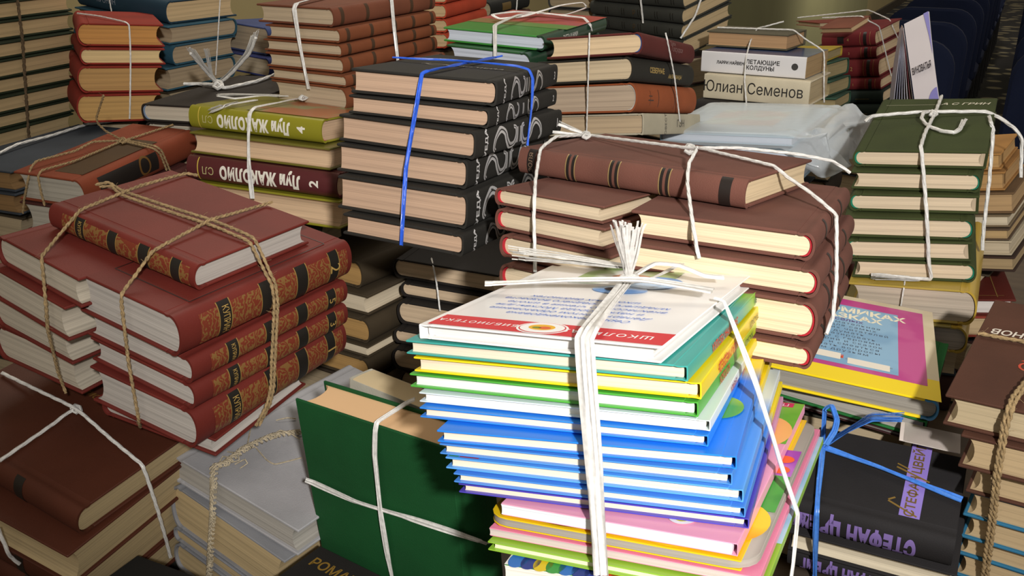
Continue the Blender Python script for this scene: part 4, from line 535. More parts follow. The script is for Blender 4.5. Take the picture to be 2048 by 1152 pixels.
 ('hardback_book', 'slate-blue book, second from top of the blue stack at upper left', 'book', 'books of the blue stack at upper left', [0.5074, -0.85847, 0.0747, -0.6182, 0.86169, 0.5049, -0.0506, 1.6667, 0.00572, 0.09004, 0.99592, 1.2279], [0.1498, 0.2312, 0.0286], {'cov': '#2f5668', 'spine': 'r', 'pg': '#b39e80'}),
 ('hardback_book', 'slate-blue book, third from top of the blue stack at upper left', 'book', 'books of the blue stack at upper left', [0.4637, -0.88284, 0.0747, -0.6224, 0.88593, 0.46105, -0.0506, 1.6602, 0.01023, 0.08964, 0.99592, 1.1961], [0.1484, 0.2306, 0.0322], {'cov': '#2f5668', 'spine': 'l', 'pg': '#b39e80'}),
 ('hardback_book', 'slate-blue book, fourth from top of the blue stack at upper left', 'book', 'books of the blue stack at upper left', [0.45315, -0.8883, 0.0747, -0.6291, 0.89136, 0.45046, -0.0506, 1.6491, 0.01129, 0.08952, 0.99592, 1.1602], [0.1613, 0.2308, 0.0368], {'cov': '#2f5668', 'spine': 'r', 'pg': '#b39e80'}),
 ('hardback_book', 'rust-red book with dark label panels behind the maroon bundle', 'book', 'books of the rust-red pile behind the maroon bundle', [0.93986, 0.34147, -0.00724, -0.5133, -0.34091, 0.93659, -0.08108, 1.1619, -0.0209, 0.07867, 0.99668, 1.1037], [0.1037, 0.2093, 0.0358], {'cov': '#7c3a22', 'spine': 'r', 'pg': '#a9a395', 'deco': [('crect', -0.05, -0.42, 0.36, 0.22, ('leather', '#453018')), ('band', 0.12, 0.62, '#1f1a18', -0.55, 0.7), ('stext', 'О', 0.5, 0.9, '#6a4a22', {})]}),
 ('hardback_book', 'dark brown book, second from top of the rust-red pile behind the maroon bundle', 'book', 'books of the rust-red pile behind the maroon bundle', [0.94372, 0.33068, -0.00724, -0.5109, -0.33015, 0.94044, -0.08108, 1.1475, -0.02, 0.0789, 0.99668, 1.0639], [0.1197, 0.1832, 0.0388], {'cov': '#4a2420', 'spine': 'r', 'pg': '#a9a395'}),
 ('hardback_book', 'slate-blue book, topmost of the slate-blue pile at left edge', 'book', 'books of the slate-blue pile at left edge', [0.90659, 0.42063, -0.03398, -0.6548, -0.42144, 0.9066, -0.02142, 1.2808, 0.02179, 0.03374, 0.99919, 1.085], [0.1457, 0.2301, 0.0273], {'cov': '#363c44', 'spine': 'l', 'pg': '#8a6a42', 'deco': [('crect', -0.3, -0.42, -0.1, -0.32, ('cloth', '#5a4c3a'))]}),
 ('hardback_book', 'slate-blue book, second from top of the slate-blue pile at left edge', 'book', 'books of the slate-blue pile at left edge', [0.90598, 0.42196, -0.03398, -0.6544, -0.42277, 0.90598, -0.02142, 1.2746, 0.02174, 0.03377, 0.99919, 1.0558], [0.1485, 0.226, 0.0284], {'cov': '#363c44', 'spine': 'l', 'pg': '#8a6a42'}),
 ('hardback_book', 'dark red book, topmost of the mixed four-volume stack at upper centre', 'book', 'books of the mixed four-volume stack at upper centre', [0.88248, 0.47011, -0.01474, 0.1474, -0.45654, 0.86369, 0.21357, 1.244, 0.11313, -0.18175, 0.97682, 1.2329], [0.1277, 0.2037, 0.0258], {'cov': '#5a2420', 'spine': 'r', 'pg': '#d6bc96', 'inner': '#3a5a9a', 'deco': [('stext', 'Голсуорси', 0.62, 0.34, '#8f6a66', {'shear': 0.3}), ('stext', 'Джон', 0.55, 0.28, '#8f6a66', {'v': 0.5, 'shear': 0.3})]}),
 ('hardback_book', 'dark green book, second from top of the mixed four-volume stack at upper centre', 'book', 'books of the mixed four-volume stack at upper centre', [0.84943, 0.52749, -0.01474, 0.1429, -0.5127, 0.83158, 0.21357, 1.2548, 0.12491, -0.17386, 0.97682, 1.2012], [0.1342, 0.2018, 0.0289], {'cov': '#2a2822', 'spine': 'r', 'pg': '#c9b594', 'deco': [('stext', 'СЕВЕРНЫЕ', 0.36, 0.3, '#a58a4e', {'bold': 0.03}), ('stext', 'АМЕРИКАНЦЫ', 0.66, 0.22, '#a58a4e', {'v': -0.35, 'bold': 0.03})]}),
 ('hardback_book', 'orange-brown book, third from top of the mixed four-volume stack at upper centre', 'book', 'books of the mixed four-volume stack at upper centre', [0.84814, 0.52956, -0.01474, 0.1486, -0.51473, 0.83033, 0.21357, 1.2621, 0.12533, -0.17355, 0.97682, 1.1652], [0.1382, 0.2008, 0.0361], {'cov': '#934d2a', 'spine': 'r', 'pg': '#b39f88', 'inner': '#c3bdb2', 'deco': [('band', 0.2, 0.203, '#3a2418', -0.5, 0.5), ('band', 0.33, 0.336, '#3a2418', -0.6, 0.6), ('band', 0.17, 0.25, '#3a2418', -0.2, -0.12), ('band', 0.18, 0.23, '#3a2418', 0.1, 0.16), ('band', 0.6, 0.606, '#6a3820', -0.7, 0.7)]}),
 ('hardback_book', 'cream book, fourth from top of the mixed four-volume stack at upper centre', 'book', 'books of the mixed four-volume stack at upper centre', [0.85232, 0.52281, -0.01474, 0.1584, -0.50812, 0.83439, 0.21357, 1.2611, 0.12395, -0.17454, 0.97682, 1.1321], [0.135, 0.1989, 0.0268], {'cov': '#b0a892', 'spine': 'r', 'pg': '#b59f80', 'kind': 'flat', 'deco': [('stext', 'ПОВЕСТИ', 0.36, 0.3, '#4a463e', {'rot': 90}), ('stext', 'ГЭН', 0.62, 0.5, '#4a463e', {'rot': 0})]}),
 ('hardback_book', 'green and red book, topmost of the green and red pair with bow', 'book', 'books of the green and red pair with bow', [0.86986, 0.49329, 0.00031, 0.0221, -0.49285, 0.86911, -0.04183, 1.3463, -0.02091, 0.03624, 0.99912, 1.2501], [0.1571, 0.1921, 0.0188], {'cov': '#3f8a3a', 'spine': 'r', 'pg': '#c9d0dc', 'spine_m': '#24422f', 'surf': 'glossy', 'deco': [('crect', -0.5, 0.0, 0.5, 0.5, ('print', '#b04a3e', '#a8484a')), ('crect', -0.5, -0.18, 0.5, 0.0, ('print', '#8a6a3c', '#5f8a3c')), ('stext', 'ТУТТА И НИКИ', 0.38, 0.4, '#c9c9c0', {'bold': 0.02, 'wid': 0.8})]}),
 ('hardback_book', 'green book, second from top of the green and red pair with bow', 'book', 'books of the green and red pair with bow', [0.85802, 0.51362, 0.00031, 0.0211, -0.51316, 0.85727, -0.04183, 1.3373, -0.02176, 0.03573, 0.99912, 1.2222], [0.1328, 0.2057, 0.0338], {'cov': '#2a5a30', 'spine': 'r', 'pg': '#c9d0dc', 'spine_m': '#24422f', 'surf': 'glossy'}),
 ('hardback_book', 'black book, topmost of the dark pile at top centre', 'book', 'books of the dark pile at top centre', [0.87319, 0.48555, -0.04219, -0.0475, -0.48669, 0.87329, -0.02237, 1.9861, 0.02598, 0.04007, 0.99886, 1.2277], [0.1049, 0.1607, 0.0286], {'cov': '#1f1f1c', 'spine': 'r', 'pg': '#a39678', 'deco': [('band', 0.28, 0.5, '#6a542a', -0.5, 0.5)]}),
 ('hardback_book', 'brown book, second from top of the dark pile at top centre', 'book', 'books of the dark pile at top centre', [0.87279, 0.48627, -0.04219, -0.0465, -0.48741, 0.87289, -0.02237, 1.9748, 0.02595, 0.04009, 0.99886, 1.2007], [0.1101, 0.1615, 0.0224], {'cov': '#4a3026', 'spine': 'r', 'pg': '#a39678'}),
 ('hardback_book', 'charcoal book, topmost of the charcoal encyclopedia stack at top', 'book', 'books of the charcoal encyclopedia stack at top', [0.69263, 0.70221, -0.16485, 0.2717, -0.72129, 0.67348, -0.16175, 1.7916, -0.00256, 0.23094, 0.97297, 1.277], [0.2137, 0.1454, 0.0271], {'cov': '#33342f', 'spine': 'n', 'pg': '#b8a27c', 'deco': [('band', 0.18, 0.186, '#15140f', -0.5, 0.5), ('band', 0.205, 0.211, '#15140f', -0.5, 0.5), ('band', 0.36, 0.366, '#15140f', -0.5, 0.5), ('band', 0.385, 0.391, '#15140f', -0.5, 0.5), ('band', 0.54, 0.546, '#15140f', -0.5, 0.5), ('band', 0.5650000000000001, 0.5710000000000001, '#15140f', -0.5, 0.5), ('band', 0.72, 0.726, '#15140f', -0.5, 0.5), ('band', 0.745, 0.751, '#15140f', -0.5, 0.5), ('band', 0.88, 0.886, '#15140f', -0.5, 0.5), ('band', 0.905, 0.911, '#15140f', -0.5, 0.5), ('stext', 'Р', 0.5, 0.5, '#4a3a24', {})]}),
 ('hardback_book', 'charcoal book, second from top of the charcoal encyclopedia stack at top', 'book', 'books of the charcoal encyclopedia stack at top', [0.67825, 0.7161, -0.16485, 0.2739, -0.73479, 0.65872, -0.16175, 1.7975, -0.00724, 0.23084, 0.97297, 1.2501], [0.2171, 0.1449, 0.0254], {'cov': '#33342f', 'spine': 'n', 'pg': '#b8a27c', 'deco': [('band', 0.18, 0.186, '#15140f', -0.5, 0.5), ('band', 0.205, 0.211, '#15140f', -0.5, 0.5), ('band', 0.36, 0.366, '#15140f', -0.5, 0.5), ('band', 0.385, 0.391, '#15140f', -0.5, 0.5), ('band', 0.54, 0.546, '#15140f', -0.5, 0.5), ('band', 0.5650000000000001, 0.5710000000000001, '#15140f', -0.5, 0.5), ('band', 0.72, 0.726, '#15140f', -0.5, 0.5), ('band', 0.745, 0.751, '#15140f', -0.5, 0.5), ('band', 0.88, 0.886, '#15140f', -0.5, 0.5), ('band', 0.905, 0.911, '#15140f', -0.5, 0.5), ('stext', 'Р', 0.5, 0.5, '#4a3a24', {})]}),
 ('hardback_book', 'charcoal book, third from top of the charcoal encyclopedia stack at top', 'book', 'books of the charcoal encyclopedia stack at top', [0.64788, 0.74369, -0.16485, 0.2784, -0.76155, 0.62759, -0.16175, 1.8029, -0.01684, 0.23034, 0.97297, 1.2242], [0.2213, 0.1437, 0.0258], {'cov': '#33342f', 'spine': 'n', 'pg': '#b8a27c', 'deco': [('band', 0.18, 0.186, '#15140f', -0.5, 0.5), ('band', 0.205, 0.211, '#15140f', -0.5, 0.5), ('band', 0.36, 0.366, '#15140f', -0.5, 0.5), ('band', 0.385, 0.391, '#15140f', -0.5, 0.5), ('band', 0.54, 0.546, '#15140f', -0.5, 0.5), ('band', 0.5650000000000001, 0.5710000000000001, '#15140f', -0.5, 0.5), ('band', 0.72, 0.726, '#15140f', -0.5, 0.5), ('band', 0.745, 0.751, '#15140f', -0.5, 0.5), ('band', 0.88, 0.886, '#15140f', -0.5, 0.5), ('band', 0.905, 0.911, '#15140f', -0.5, 0.5), ('stext', 'Р', 0.5, 0.5, '#4a3a24', {})]}),
 ('hardback_book', 'charcoal book, fourth from top of the charcoal encyclopedia stack at top', 'book', 'books of the charcoal encyclopedia stack at top', [0.64788, 0.74369, -0.16485, 0.2833, -0.76155, 0.62759, -0.16175, 1.8076, -0.01684, 0.23034, 0.97297, 1.1955], [0.2183, 0.1438, 0.0308], {'cov': '#33342f', 'spine': 'n', 'pg': '#b8a27c', 'deco': [('band', 0.18, 0.186, '#15140f', -0.5, 0.5), ('band', 0.205, 0.211, '#15140f', -0.5, 0.5), ('band', 0.36, 0.366, '#15140f', -0.5, 0.5), ('band', 0.385, 0.391, '#15140f', -0.5, 0.5), ('band', 0.54, 0.546, '#15140f', -0.5, 0.5), ('band', 0.5650000000000001, 0.5710000000000001, '#15140f', -0.5, 0.5), ('band', 0.72, 0.726, '#15140f', -0.5, 0.5), ('band', 0.745, 0.751, '#15140f', -0.5, 0.5), ('band', 0.88, 0.886, '#15140f', -0.5, 0.5), ('band', 0.905, 0.911, '#15140f', -0.5, 0.5), ('stext', 'Р', 0.5, 0.5, '#4a3a24', {})]}),
 ('hardback_book', 'khaki book, topmost of the white-spined paperback stack', 'book', 'books of the white-spined paperback stack', [0.82614, 0.56329, -0.01363, 0.4104, -0.56323, 0.82626, 0.00849, 1.5991, 0.01605, 0.00066, 0.99987, 1.2077], [0.1393, 0.0913, 0.0251], {'cov': '#55503f', 'spine': 'f', 'pg': '#b59068', 'kind': 'flat'}),
 ('paperback', 'white-spined paperback with black title above the cream paperback', 'book', 'books of the white-spined paperback stack', [0.82773, 0.56097, -0.01363, 0.4138, -0.5609, 0.82784, 0.00849, 1.5467, 0.01605, 0.00061, 0.99987, 1.1779], [0.1726, 0.1109, 0.033], {'cov': '#2a3f66', 'spine': 'n', 'pg': '#a58a62', 'kind': 'paper', 'spine_m': '#d8d6d6', 'surf': 'glossy', 'deco': [('stext', 'ЛАРРИ НАЙВЕН', 0.29, 0.2, '#1a1816', {'wid': 0.9, 'bold': 0.03}), ('stext', 'ЛЕТАЮЩИЕ', 0.6, 0.27, '#1a1816', {'v': 0.22, 'bold': 0.02, 'wid': 1.05}), ('stext', 'КОЛДУНЫ', 0.58, 0.27, '#1a1816', {'v': -0.32, 'bold': 0.02, 'wid': 1.0}), ('stext', '●', 0.9, 0.42, '#3a3836', {})]}),
 ('hardback_book', 'cream-spined paperback with large black author lettering', 'book', 'books of the white-spined paperback stack', [0.83712, 0.54685, -0.01363, 0.4169, -0.54678, 0.83723, 0.00849, 1.529, 0.01606, 0.00034, 0.99987, 1.1409], [0.1726, 0.1107, 0.0389], {'cov': '#c9bea4', 'spine': 'n', 'pg': '#b8a682', 'kind': 'flat', 'deco': [('stext', 'Юлиан Семенов', 0.47, 0.62, '#1d1a18', {'wid': 0.86})]}),
 ('hardback_book', 'black book, fourth from top of the white-spined paperback stack', 'book', 'books of the white-spined paperback stack', [0.84053, 0.5416, -0.01363, 0.4014, -0.54153, 0.84064, 0.00849, 1.5196, 0.01606, 0.00024, 0.99987, 1.1082], [0.1677, 0.1091, 0.0239], {'cov': '#26221f', 'spine': 'n', 'pg': '#a08a6a', 'deco': [('stext', 'РОМАН', 0.3, 0.4, '#8a3a34', {})]}),
 ('hardback_book', 'yellow-green book, topmost of the green column behind the paperbacks', 'book', 'books of the green column behind the paperbacks', [0.86719, 0.49611, -0.04304, 0.567, -0.49278, 0.86738, 0.06936, 1.792, 0.07174, -0.03894, 0.99666, 1.1556], [0.088, 0.1332, 0.0188], {'cov': '#a8902e', 'spine': 'f', 'pg': '#a5946a'}),
 ('hardback_book', 'olive-green book, second from top of the green column behind the paperbacks', 'book', 'books of the green column behind the paperbacks', [0.81838, 0.57307, -0.04304, 0.5695, -0.56977, 0.81887, 0.06936, 1.767, 0.07499, -0.03224, 0.99666, 1.1322], [0.0883, 0.1325, 0.0291], {'cov': '#2a4a3a', 'spine': 'f', 'pg': '#a5946a'}),
 ('hardback_book', 'olive-green book, third from top of the green column behind the paperbacks', 'book', 'books of the green column behind the paperbacks', [0.82367, 0.56544, -0.04304, 0.5684, -0.56213, 0.82413, 0.06936, 1.7438, 0.07469, -0.03294, 0.99666, 1.1046], [0.0882, 0.1331, 0.0265], {'cov': '#2a4a3a', 'spine': 'f', 'pg': '#a5946a'}),
 ('hardback_book', 'olive-green book, fourth from top of the green column behind the paperbacks', 'book', 'books of the green column behind the paperbacks', [0.86124, 0.50637, -0.04304, 0.5696, -0.50304, 0.86148, 0.06936, 1.7226, 0.0722, -0.03809, 0.99666, 1.0806], [0.0884, 0.1291, 0.0221], {'cov': '#2a4a3a', 'spine': 'f', 'pg': '#a5946a'}),
 ('hardback_book', 'olive-green book, fifth from top of the green column behind the paperbacks', 'book', 'books of the green column behind the paperbacks', [0.86058, 0.5075, -0.04304, 0.5723, -0.50417, 0.86081, 0.06936, 1.719, 0.07225, -0.03799, 0.99666, 1.0565], [0.0883, 0.1323, 0.0242], {'cov': '#2a4a3a', 'spine': 'f', 'pg': '#a5946a'}),
 ('hardback_book', 'olive-green book, sixth from top of the green column behind the paperbacks', 'book', 'books of the green column behind the paperbacks', [0.86058, 0.5075, -0.04304, 0.5733, -0.50417, 0.86081, 0.06936, 1.7174, 0.07225, -0.03799, 0.99666, 1.0329], [0.0882, 0.1324, 0.0209], {'cov': '#2a4a3a', 'spine': 'f', 'pg': '#a5946a'}),
 ('hardback_book', 'olive-green book, seventh from top of the green column behind the paperbacks', 'book', 'books of the green column behind the paperbacks', [0.86058, 0.5075, -0.04304, 0.5743, -0.50417, 0.86081, 0.06936, 1.7158, 0.07225, -0.03799, 0.99666, 1.0109], [0.0882, 0.1324, 0.0209], {'cov': '#2a4a3a', 'spine': 'f', 'pg': '#a5946a'}),
 ('hardback_book', 'maroon book, topmost of the maroon gilt stack by the wall', 'book', 'books of the maroon gilt stack by the wall', [0.75137, 0.64052, -0.15868, 0.7594, -0.6474, 0.76208, 0.01067, 2.0665, 0.12776, 0.09471, 0.98727, 1.1612], [0.1142, 0.158, 0.0293], {'cov': '#6a1f22', 'spine': 'n', 'pg': '#cdb592', 'deco': [('band', 0.78, 0.84, '#1a1210'), ('band', 0.72, 0.725, '#9a7a3e'), ('band', 0.9, 0.905, '#9a7a3e'), ('stext', '4', 0.5, 0.3, '#a58a52', {}), ('band', 0.3, 0.42, '#1a1210', -0.5, 0.5)]}),
 ('hardback_book', 'maroon book, second from top of the maroon gilt stack by the wall', 'book', 'books of the maroon gilt stack by the wall', [0.74653, 0.64615, -0.15868, 0.7634, -0.65311, 0.75719, 0.01067, 2.0588, 0.12705, 0.09567, 0.98727, 1.1341], [0.1143, 0.1582, 0.0232], {'cov': '#6a1f22', 'spine': 'n', 'pg': '#cdb592', 'deco': [('band', 0.78, 0.84, '#1a1210'), ('band', 0.72, 0.725, '#9a7a3e'), ('band', 0.9, 0.905, '#9a7a3e'), ('stext', '3', 0.5, 0.3, '#a58a52', {})]}),
 ('hardback_book', 'maroon book, third from top of the maroon gilt stack by the wall', 'book', 'books of the maroon gilt stack by the wall', [0.74462, 0.64835, -0.15868, 0.7686, -0.65534, 0.75526, 0.01067, 2.0461, 0.12677, 0.09604, 0.98727, 1.1036], [0.1137, 0.1583, 0.0365], {'cov': '#6a1f22', 'spine': 'n', 'pg': '#cdb592', 'deco': [('band', 0.78, 0.84, '#1a1210'), ('band', 0.72, 0.725, '#9a7a3e'), ('band', 0.9, 0.905, '#9a7a3e'), ('stext', '2', 0.5, 0.3, '#a58a52', {})]}),
 ('hardback_book', 'maroon book, fourth from top of the maroon gilt stack by the wall', 'book', 'books of the maroon gilt stack by the wall', [0.74938, 0.64284, -0.15868, 0.7718, -0.64975, 0.76007, 0.01067, 2.0342, 0.12747, 0.09511, 0.98727, 1.0729], [0.1143, 0.1584, 0.023], {'cov': '#6a1f22', 'spine': 'n', 'pg': '#cdb592', 'deco': [('band', 0.78, 0.84, '#1a1210'), ('band', 0.72, 0.725, '#9a7a3e'), ('band', 0.9, 0.905, '#9a7a3e'), ('stext', '1', 0.5, 0.3, '#a58a52', {})]}),
 ('hardback_book', 'black book, fifth from top of the maroon gilt stack by the wall', 'book', 'books of the maroon gilt stack by the wall', [0.75459, 0.63672, -0.15868, 0.7753, -0.64354, 0.76534, 0.01067, 2.0222, 0.12824, 0.09406, 0.98727, 1.048], [0.1146, 0.1586, 0.0252], {'cov': '#16241f', 'spine': 'n', 'pg': '#cdb592', 'deco': [('stext', 'Авг', 0.25, 0.6, '#8a2a24', {}), ('band', 0.5, 0.75, '#7a6a3a', -0.25, -0.2), ('coval', 0.1, 0.1, 0.001, 0.001, '#16241f')]}),
 ('hardback_book', 'black book, sixth from top of the maroon gilt stack by the wall', 'book', 'books of the maroon gilt stack by the wall', [0.75283, 0.6388, -0.15868, 0.7759, -0.64565, 0.76356, 0.01067, 2.0207, 0.12798, 0.09442, 0.98727, 1.018], [0.1143, 0.1585, 0.0316], {'cov': '#16241f', 'spine': 'n', 'pg': '#cdb592', 'deco': [('stext', 'Авг', 0.25, 0.6, '#8a2a24', {}), ('band', 0.5, 0.75, '#7a6a3a', -0.25, -0.2), ('coval', 0.1, 0.1, 0.001, 0.001, '#16241f')]}),
 ('hardback_book', 'black book, seventh from top of the maroon gilt stack by the wall', 'book', 'books of the maroon gilt stack by the wall', [0.75283, 0.6388, -0.15868, 0.7806, -0.64565, 0.76356, 0.01067, 2.0204, 0.12798, 0.09442, 0.98727, 0.9888], [0.1144, 0.1583, 0.0252], {'cov': '#16241f', 'spine': 'n', 'pg': '#cdb592', 'deco': [('stext', 'Авг', 0.25, 0.6, '#8a2a24', {}), ('band', 0.5, 0.75, '#7a6a3a', -0.25, -0.2), ('coval', 0.1, 0.1, 0.001, 0.001, '#16241f')]}),
 ('hardback_book', 'black book, eighth from top of the maroon gilt stack by the wall', 'book', 'books of the maroon gilt stack by the wall', [0.75283, 0.6388, -0.15868, 0.7847, -0.64565, 0.76356, 0.01067, 2.0201, 0.12798, 0.09442, 0.98727, 0.9627], [0.1144, 0.1583, 0.0252], {'cov': '#16241f', 'spine': 'n', 'pg': '#cdb592', 'deco': [('stext', 'Авг', 0.25, 0.6, '#8a2a24', {}), ('band', 0.5, 0.75, '#7a6a3a', -0.25, -0.2), ('coval', 0.1, 0.1, 0.001, 0.001, '#16241f')]}),
 ('hardback_book', 'small brown open-cornered book lying on the maroon gilt stack', 'book', None, [0.46096, 0.80187, -0.38015, 0.6852, -0.87963, 0.46949, -0.0763, 1.9673, 0.1173, 0.36957, 0.92177, 1.1894], [0.0854, 0.0571, 0.0118], {'cov': '#7a4a3a', 'spine': 'f', 'pg': '#c9ac84', 'kind': 'flat'}),
 ('hardback_book', 'thin brown book on the back left of the maroon gilt stack', 'book', None, [0.17095, 0.98454, -0.03808, 0.7041, -0.98335, 0.1729, 0.05595, 2.1227, 0.06167, 0.02789, 0.99771, 1.1768], [0.1062, 0.1064, 0.0091], {'cov': '#7a3a2e', 'spine': 'f', 'pg': '#b8a684'}),
 ('hardback_book', 'pale blue book wrapped in a clear plastic bag', 'book', 'books of the plastic-bagged pale blue pile', [0.86008, 0.50559, -0.06809, 0.3411, -0.50505, 0.86269, 0.02626, 1.3241, 0.07202, 0.0118, 0.99733, 1.1206], [0.1851, 0.2174, 0.0121], {'cov': '#a9c4d4', 'spine': 'l', 'pg': '#d4dcea', 'kind': 'flat', 'surf': 'glossy', 'deco': [('crect', -0.3, -0.2, 0.25, 0.3, ('print', '#b9cbb8', '#c49a82'))]}),
 ('hardback_book', 'cream book, second from top of the plastic-bagged pale blue pile', 'book', 'books of the plastic-bagged pale blue pile', [0.86008, 0.50559, -0.06809, 0.343, -0.50505, 0.86269, 0.02626, 1.3234, 0.07202, 0.0118, 0.99733, 1.0931], [0.1701, 0.1901, 0.0288], {'cov': '#b9cdd8', 'spine': 'l', 'pg': '#ccd4e0', 'kind': 'flat', 'surf': 'glossy'}),
 ('hardback_book', 'grey book, third from top of the plastic-bagged pale blue pile', 'book', 'books of the plastic-bagged pale blue pile', [0.86008, 0.50559, -0.06809, 0.3451, -0.50505, 0.86269, 0.02626, 1.3226, 0.07202, 0.0118, 0.99733, 1.0631], [0.1701, 0.1801, 0.0288], {'cov': '#8fa9b8', 'spine': 'l', 'pg': '#ccd4e0', 'kind': 'flat', 'surf': 'glossy'}),
 ('hardback_book', 'olive-green book with silver title on top of the white-corded bundle', 'book', 'books of the olive-green white-corded bundle', [0.87692, 0.46105, -0.13582, 0.5036, -0.47054, 0.88113, -0.04695, 1.109, 0.09803, 0.10508, 0.98962, 1.157], [0.138, 0.2158, 0.0201], {'cov': '#39421f', 'spine': 'l', 'pg': '#d3bfa2', 'head': '#1f7a5e', 'surf': 'cloth', 'deco': [('ctext', 'А·С·ГРИН', 0.245, 0.375, 0.0125, '#d8d2bc', {'shear': 0.25, 'wid': 0.95, 'bold': 0.015}), ('cline', -0.42, 0.355, 0.0, 0.365, 0.0009, '#b9b49a')]}),
 ('hardback_book', 'olive-green book, second from top of the olive-green white-corded bundle', 'book', 'books of the olive-green white-corded bundle', [0.87977, 0.45558, -0.13582, 0.4974, -0.46504, 0.88405, -0.04695, 1.0959, 0.09868, 0.10447, 0.98962, 1.1331], [0.1351, 0.2051, 0.022], {'cov': '#39421f', 'spine': 'r', 'pg': '#d3bfa2', 'head': '#1f7a5e', 'surf': 'cloth'}),
 ('hardback_book', 'olive-green book, third from top of the olive-green white-corded bundle', 'book', 'books of the olive-green white-corded bundle', [0.89635, 0.42202, -0.13582, 0.4921, -0.43132, 0.90098, -0.04695, 1.0901, 0.10256, 0.10067, 0.98962, 1.109], [0.1345, 0.2042, 0.0212], {'cov': '#39421f', 'spine': 'l', 'pg': '#d3bfa2', 'head': '#1f7a5e', 'surf': 'cloth'}),
 ('hardback_book', 'olive-green book, fourth from top of the olive-green white-corded bundle', 'book', 'books of the olive-green white-corded bundle', [0.90283, 0.40799, -0.13582, 0.486, -0.41721, 0.9076, -0.04695, 1.0809, 0.10412, 0.09906, 0.98962, 1.0832], [0.1349, 0.2053, 0.025], {'cov': '#39421f', 'spine': 'r', 'pg': '#d3bfa2', 'head': '#1f7a5e', 'surf': 'cloth'}),
 ('hardback_book', 'olive-green book, fifth from top of the olive-green white-corded bundle', 'book', 'books of the olive-green white-corded bundle', [0.91402, 0.38225, -0.13582, 0.4854, -0.39133, 0.91905, -0.04695, 1.0793, 0.10688, 0.09607, 0.98962, 1.0574], [0.1327, 0.2047, 0.0233], {'cov': '#39421f', 'spine': 'l', 'pg': '#d3bfa2', 'head': '#1f7a5e', 'surf': 'cloth'}),
 ('hardback_book', 'olive-green book, sixth from top of the olive-green white-corded bundle', 'book', 'books of the olive-green white-corded bundle', [0.90791, 0.39655, -0.13582, 0.4958, -0.40571, 0.9128, -0.04695, 1.0748, 0.10536, 0.09773, 0.98962, 1.0341], [0.1299, 0.2034, 0.0227], {'cov': '#39421f', 'spine': 'r', 'pg': '#d3bfa2', 'head': '#1f7a5e', 'surf': 'cloth'}),
 ('hardback_book', 'tan book, seventh from top of the olive-green white-corded bundle', 'book', 'books of the olive-green white-corded bundle', [0.88361, 0.44809, -0.13582, 0.4995, -0.45752, 0.88796, -0.04695, 1.0601, 0.09957, 0.10363, 0.98962, 0.9997], [0.1354, 0.2054, 0.0424], {'cov': '#a8903e', 'spine': 'r', 'pg': '#b8aa98', 'spine_m': '#b89a3e', 'surf': 'glossy'}),
 ('hardback_book', 'tan book, eighth from top of the olive-green white-corded bundle', 'book', 'books of the olive-green white-corded bundle', [0.88007, 0.455, -0.13582, 0.4957, -0.46446, 0.88435, -0.04695, 1.0615, 0.09875, 0.10441, 0.98962, 0.9599], [0.1394, 0.2049, 0.0332], {'cov': '#9a8a4a', 'spine': 'r', 'pg': '#b5aca2', 'spine_m': '#b89a3e', 'surf': 'glossy'}),
 ('hardback_book', 'tan book, topmost of the tan pile at right edge', 'book', 'books of the tan pile at right edge', [0.80201, 0.57488, -0.16216, 0.6059, -0.56672, 0.81813, 0.09746, 1.2303, 0.18869, 0.01374, 0.98194, 1.1], [0.1223, 0.131, 0.0208], {'cov': '#a87a42', 'spine': 'l', 'pg': '#b58e58', 'kind': 'flat'}),
 ('hardback_book', 'tan book, second from top of the tan pile at right edge', 'book', 'books of the tan pile at right edge', [0.79301, 0.58723, -0.16216, 0.6133, -0.57933, 0.80925, 0.09746, 1.2223, 0.18846, 0.01666, 0.98194, 1.078], [0.1224, 0.1402, 0.024], {'cov': '#a07440', 'spine': 'l', 'pg': '#b08a58', 'kind': 'flat'}),
 ('hardback_book', 'brown book, third from top of the tan pile at right edge', 'book', 'books of the tan pile at right edge', [0.79734, 0.58134, -0.16216, 0.6272, -0.57331, 0.81352, 0.09746, 1.2153, 0.18858, 0.01526, 0.98194, 1.0536], [0.123, 0.1573, 0.0272], {'cov': '#6a5238', 'spine': 'l', 'pg': '#b09066', 'kind': 'flat'}),
 ('hardback_book', 'brown book, fourth from top of the tan pile at right edge', 'book', 'books of the tan pile at right edge', [0.79278, 0.58755, -0.16216, 0.6257, -0.57965, 0.80902, 0.09746, 1.2122, 0.18845, 0.01674, 0.98194, 1.0308], [0.1224, 0.1574, 0.0153], {'cov': '#7a6a52', 'spine': 'l', 'pg': '#c9bca2', 'kind': 'flat'}),
 ('hardback_book', 'brown book, fifth from top of the tan pile at right edge', 'book', 'books of the tan pile at right edge', [0.78923, 0.5923, -0.16216, 0.6256, -0.5845, 0.80552, 0.09746, 1.2057, 0.18835, 0.01787, 0.98194, 1.015], [0.1225, 0.1579, 0.0146], {'cov': '#5a4a3a', 'spine': 'l', 'pg': '#b09468', 'kind': 'flat'}),
 ('hardback_book', 'cream book, sixth from top of the tan pile at right edge', 'book', 'books of the tan pile at right edge', [0.7805, 0.60376, -0.16216, 0.6315, -0.5962, 0.7969, 0.09746, 1.2026, 0.18807, 0.02062, 0.98194, 0.9981], [0.1225, 0.1574, 0.0187], {'cov': '#b5a88e', 'spine': 'l', 'pg': '#bcae94', 'kind': 'flat'}),
